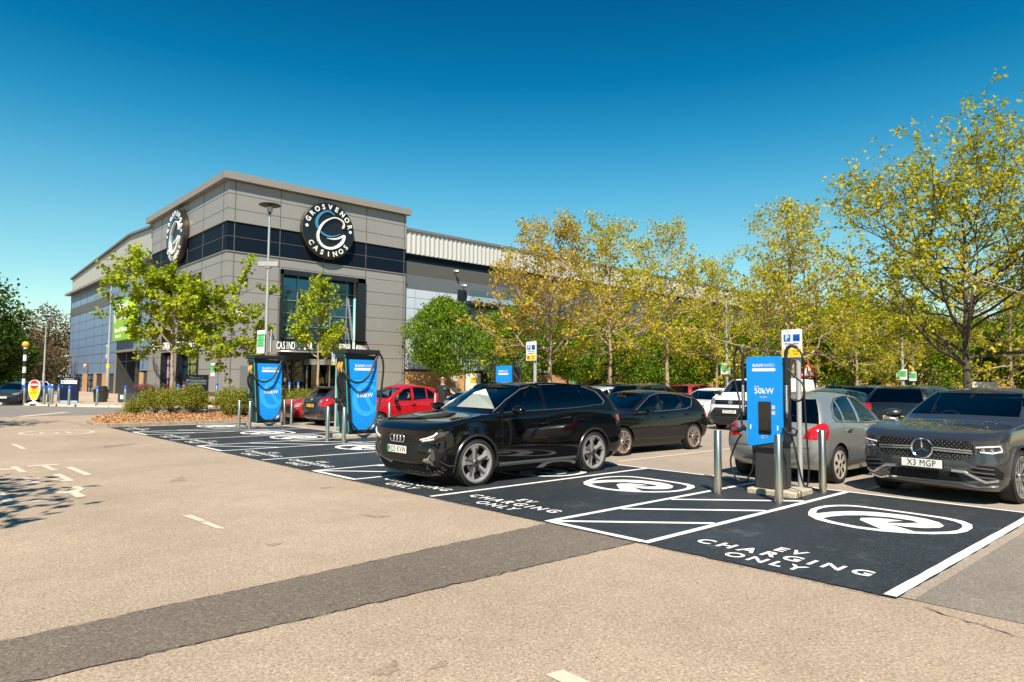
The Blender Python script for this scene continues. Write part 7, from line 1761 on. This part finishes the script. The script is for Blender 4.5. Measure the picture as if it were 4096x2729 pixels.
# dense hornbeams
HG = 'dense green hornbeams in front of the long hall'
h1 = tree_obj('hornbeam', 'round dense green hornbeam casting its shadow on the brick wall', 'tree', ball_tree(5, 9.3, 5.8, 2.2, 2600, .17, lump=.22), L_horn, M_bark2, (35.4, 47.5, .1), 0, HG); h1.scale = (.86, .86, 1.03)
h2 = tree_obj('hornbeam', 'dense hornbeam behind the bronze-tinted plane tree', 'tree', ball_tree(6, 9.0, 6.4, 2.1, 2600, .17, lump=.30), L_horn, M_bark2, (43.5, 47.3, 0), 0, HG)
spots = [(50.5, 46.8, 'third hornbeam from the corner building'), (57.5, 46.6, 'hornbeam above the black SUV roof'), (64.5, 46.5, 'hornbeam behind the slim pale-trunked plane tree'), (71.5, 46.5, 'hornbeam over the sunlit patch of brick wall'), (79, 46.5, 'pointed hornbeam against the dark cladding'), (87, 46.5, 'hornbeam over the street lamp notice'), (96, 46.5, 'hornbeam near the far end of the long hall'), (106, 46, 'hornbeam beyond the far end of the brick wall'), (117, 45, 'last hornbeam before the sky'),
         (55, 36, 'hornbeam standing just behind the panel van roof'), (64, 35, 'hornbeam between the charger and the street lamp'), (73, 33, 'hornbeam behind the charger cable loops'), (62, 27, 'hornbeam right above the warning sign'), (70, 24.5, 'low hornbeam left of the far boards'), (60, 23, 'hornbeam shading the pale shop front'), (66, 20, 'hornbeam whose crown touches the tall street lamp'), (74, 17, 'hornbeam behind the two street lamps'), (70, 12, 'hornbeam in the gap left of the large plane trunk'), (64, 9.5, 'hornbeam just behind the large plane trunk'), (80, 32, 'distant hornbeam filling the gap below the sky'), (90, 26, 'faraway hornbeam low on the skyline')]
for i, (x, y, l) in enumerate(spots): copy_tree((h1, h2)[i % 2], None, (x, y, 0), i*1.3, l, (1., 1., [.92, 1.0, .88, 1.05, .82, .95][i % 6]) if y > 40 else [1.0, .92, 1.06][i % 3])
# two young maples
mp = lambda u: (.55+.5*sin(pi*min(1, u*1.25)))*(1-u*.55)
def rl(dx, z, dd=0): return (dx*R0.x+dd*R0.y*-1, dx*R0.y+dd*R0.x, z)
ML = [(.50, rl(-2.7, 7.3, -.5)), (.62, rl(-3.3, 6.6, .3)), (.78, rl(-1.3, 6.6, .6)), (.9, rl(-.5, 6.4, -.3)), (.85, rl(.6, 6.0, .5)), (.80, rl(1.5, 5.5, -.6)), (.66, rl(3.8, 6.0, .3)), (.60, rl(3.1, 5.2, -.7)), (.52, rl(4.1, 4.2, .2)), (.46, rl(3.4, 3.1, .8)), (.5, rl(2.1, 3.5, -.9)), (.45, rl(-1.7, 3.7, -.4)), (.55, rl(-1.2, 5.3, 1.6)), (.55, rl(.8, 5.0, -1.9)), (.5, rl(.9, 4.4, 1.9)), (.62, rl(-2.1, 5.9, -.9)), (.7, rl(2.3, 5.0, .6))]
tree_obj('young_maple', 'young spreading maple with bright yellow-green leaves in the planting bed', 'tree', branch_tree(43, 6.3, .12, .4, 3.9, 17, 13, .18, limbs=ML, sub=8, twig=5, csz=.17, wob=.12), L_maple, M_bark, (9.95, 34.4, .15), 0, 'young maples by the road')
tree_obj('young_maple', 'narrow young maple in front of the big window', 'tree', branch_tree(44, 6.9, .10, .36, 1.6, 17, 9, .17, up=.72, prof=lambda u: (1-u)**.6*(.8+.2*min(1, u*3)), sub=6, twig=4, csz=.22, wob=.12), L_maple, M_bark, (17.1, 34.0, .15), 0, 'young maples by the road')
# left background
DG = 'big dark trees beyond the crossing'
d1 = tree_obj('dark_tree', 'tall dark green tree at the edge of the frame beyond the crossing', 'tree', ball_tree(61, 12.2, 10, 1.2, 3200, .30, tr=.3, lump=.35, csz=.5), L_dark, M_bark2, (3.4, 84, 0), 0, DG)
copy_tree(d1, None, (9.6, 97, 0), 2., 'dark green tree behind the distant street lamp', .74); copy_tree(d1, None, (-2.5, 70, 0), 4., 'dark green tree nearest the road at the crossing', .72)
copy_tree(d1, None, (7.2, 88, 0), 1., 'low dark tree filling the gap behind the amber beacon', (.62, .62, .6))
b1 = tree_obj('brown_tree', 'sparse brown-leaved tree beside the end of the blue wall', 'tree', ball_tree(71, 10.5, 9, 1.0, 1500, .26, tr=.2, lump=.4, csz=.45, per=7), L_brown, M_bark2, (17.0, 116, 0), 0, 'brown trees by the blue wall')
copy_tree(b1, None, (13.4, 106, 0), 2.4, 'smaller brown-leaved tree just behind the bollard cluster', .8)
# trees outside the frame whose shadows fall on the asphalt
s1 = tree_obj('shade_tree', 'tree standing outside the frame that shades the worn lettering', 'tree', ball_tree(81, 8.2, 5.0, 3.2, 900, .22, csz=.3, per=7, lump=.4), L_horn, M_bark2, (-5.3, 7.5, 0), 0, 'trees outside the frame')
copy_tree(s1, None, (-4.0, 25.5, 0), 1., 'tree outside the frame that shades the road by the speed mark', 1.25)
for i, (x, y, k) in enumerate(((6, -12, .9), (12, -13, 1.), (18.5, -12, .85), (25, -13, 1.05), (32, -12, .95), (-13, -7, 1.), (-14, 2, .9))): copy_tree(h1 if i % 2 else h2, None, (x, y, 0), i, 'hornbeam %s behind the camera that only shows in reflections' % ('first', 'second', 'third', 'fourth', 'fifth', 'sixth', 'seventh')[i], k)['group'] = 'trees outside the frame'  # unseen hornbeams, added to darken what the car bodies mirror
# far woodland mass
r = random.Random(3); LV, LF = [], []
for i in range(5200):
    a = rad(-6)+rad(50)*r.random() if i < 3900 else rad(81)+rad(12)*r.random(); d = r.uniform(150, 175) if i < 3900 else r.uniform(150, 170); z = r.random()**.8*(7.5+2.2*sin(a*37)+1.2*sin(a*91)); c = Vector((cos(a)*d, sin(a)*d, z))
    for _ in range(7): leafquad(LV, LF, c+Vector((r.gauss(0, .8), r.gauss(0, .8), r.gauss(0, .5))), .9, r)
me = bpy.data.meshes.new('distant_trees'); me.from_pydata(LV, [], LF); me.materials.append(L_dark); o = bpy.data.objects.new('distant_trees', me); C.objects.link(o); tag(o, kind='stuff')
# shrubs
def shrub(seed, w, h, n, label, loc, bare=.35):
    r = random.Random(seed); wood = MB(); LV, LF = [], []
    for k in range(26):
        a = r.random()*6.28; P = [Vector((r.gauss(0, .08), r.gauss(0, .08), 0))]; d = Vector((cos(a)*.7, sin(a)*.7, 1)).normalized(); l = h*r.uniform(.6, 1.1)
        for q in range(6): d = (d+Vector((r.gauss(0, .25), r.gauss(0, .25), r.gauss(0, .2)))).normalized(); P.append(P[-1]+Vector((d.x*w/h*.8, d.y*w/h*.8, abs(d.z)))*l/6)
        wood.tube(P, [.014*(1-.8*q/6) for q in range(7)], 4, cap=False)
        for q in P[3:]:
            for _ in range(3):
                c = q+Vector((r.gauss(0, .12), r.gauss(0, .12), r.gauss(0, .08)))
                for _ in range(5): leafquad(LV, LF, c+Vector((r.gauss(0, .05), r.gauss(0, .05), r.gauss(0, .05))), .05, r)
    for k in range(n):
        v = Vector((r.gauss(0, 1), r.gauss(0, 1), abs(r.gauss(0, .8)))).normalized(); q = r.random()**.35; zz = h*(bare+(1-bare)*v.z*q)
        c = Vector((v.x*w/2*q, v.y*w/2*q, zz+r.gauss(0, .05)))
        for _ in range(6): leafquad(LV, LF, c+Vector((r.gauss(0, .05), r.gauss(0, .05), r.gauss(0, .05))), .055, r)
    return tree_obj('shrub', label, 'shrub', (wood, LV, LF), L_shrub, M_bark2, loc, 0, 'leafy shrubs in the planting bed')
SH = [(318, 30.2, .9, .65, 220, 'small straggly shrub at the tip of the planting bed'), (362, 31.0, 1.4, 1.3, 558, 'shrub at the foot of the young maple'), (405, 30.6, 1.5, 1.2, 620, 'shrub with bare lower stems right of the maple trunk'), (450, 30.2, 1.2, 1.35, 558, 'shrub in front of the navy welcome sign'),
      (532, 29.2, 1.3, 1.25, 682, 'bushy shrub just right of the navy welcome sign'), (566, 28.6, 1.4, 1.15, 620, 'bushy shrub tight behind the farthest steel bollard'), (652, 31.5, 1.5, 1.2, 558, 'shrub showing between the charger and the red hatchback'), (690, 32, 1.5, 1.15, 558, 'shrub above the bonnet of the red hatchback'), (726, 32, 1.5, 1.1, 558, 'shrub at the foot of the narrow maple')]
for i, (x, d, w, h, n, l) in enumerate(SH):
    X, Y = onpave(x, d); shrub(90+i, w, h, n, l, (X, Y, .12))
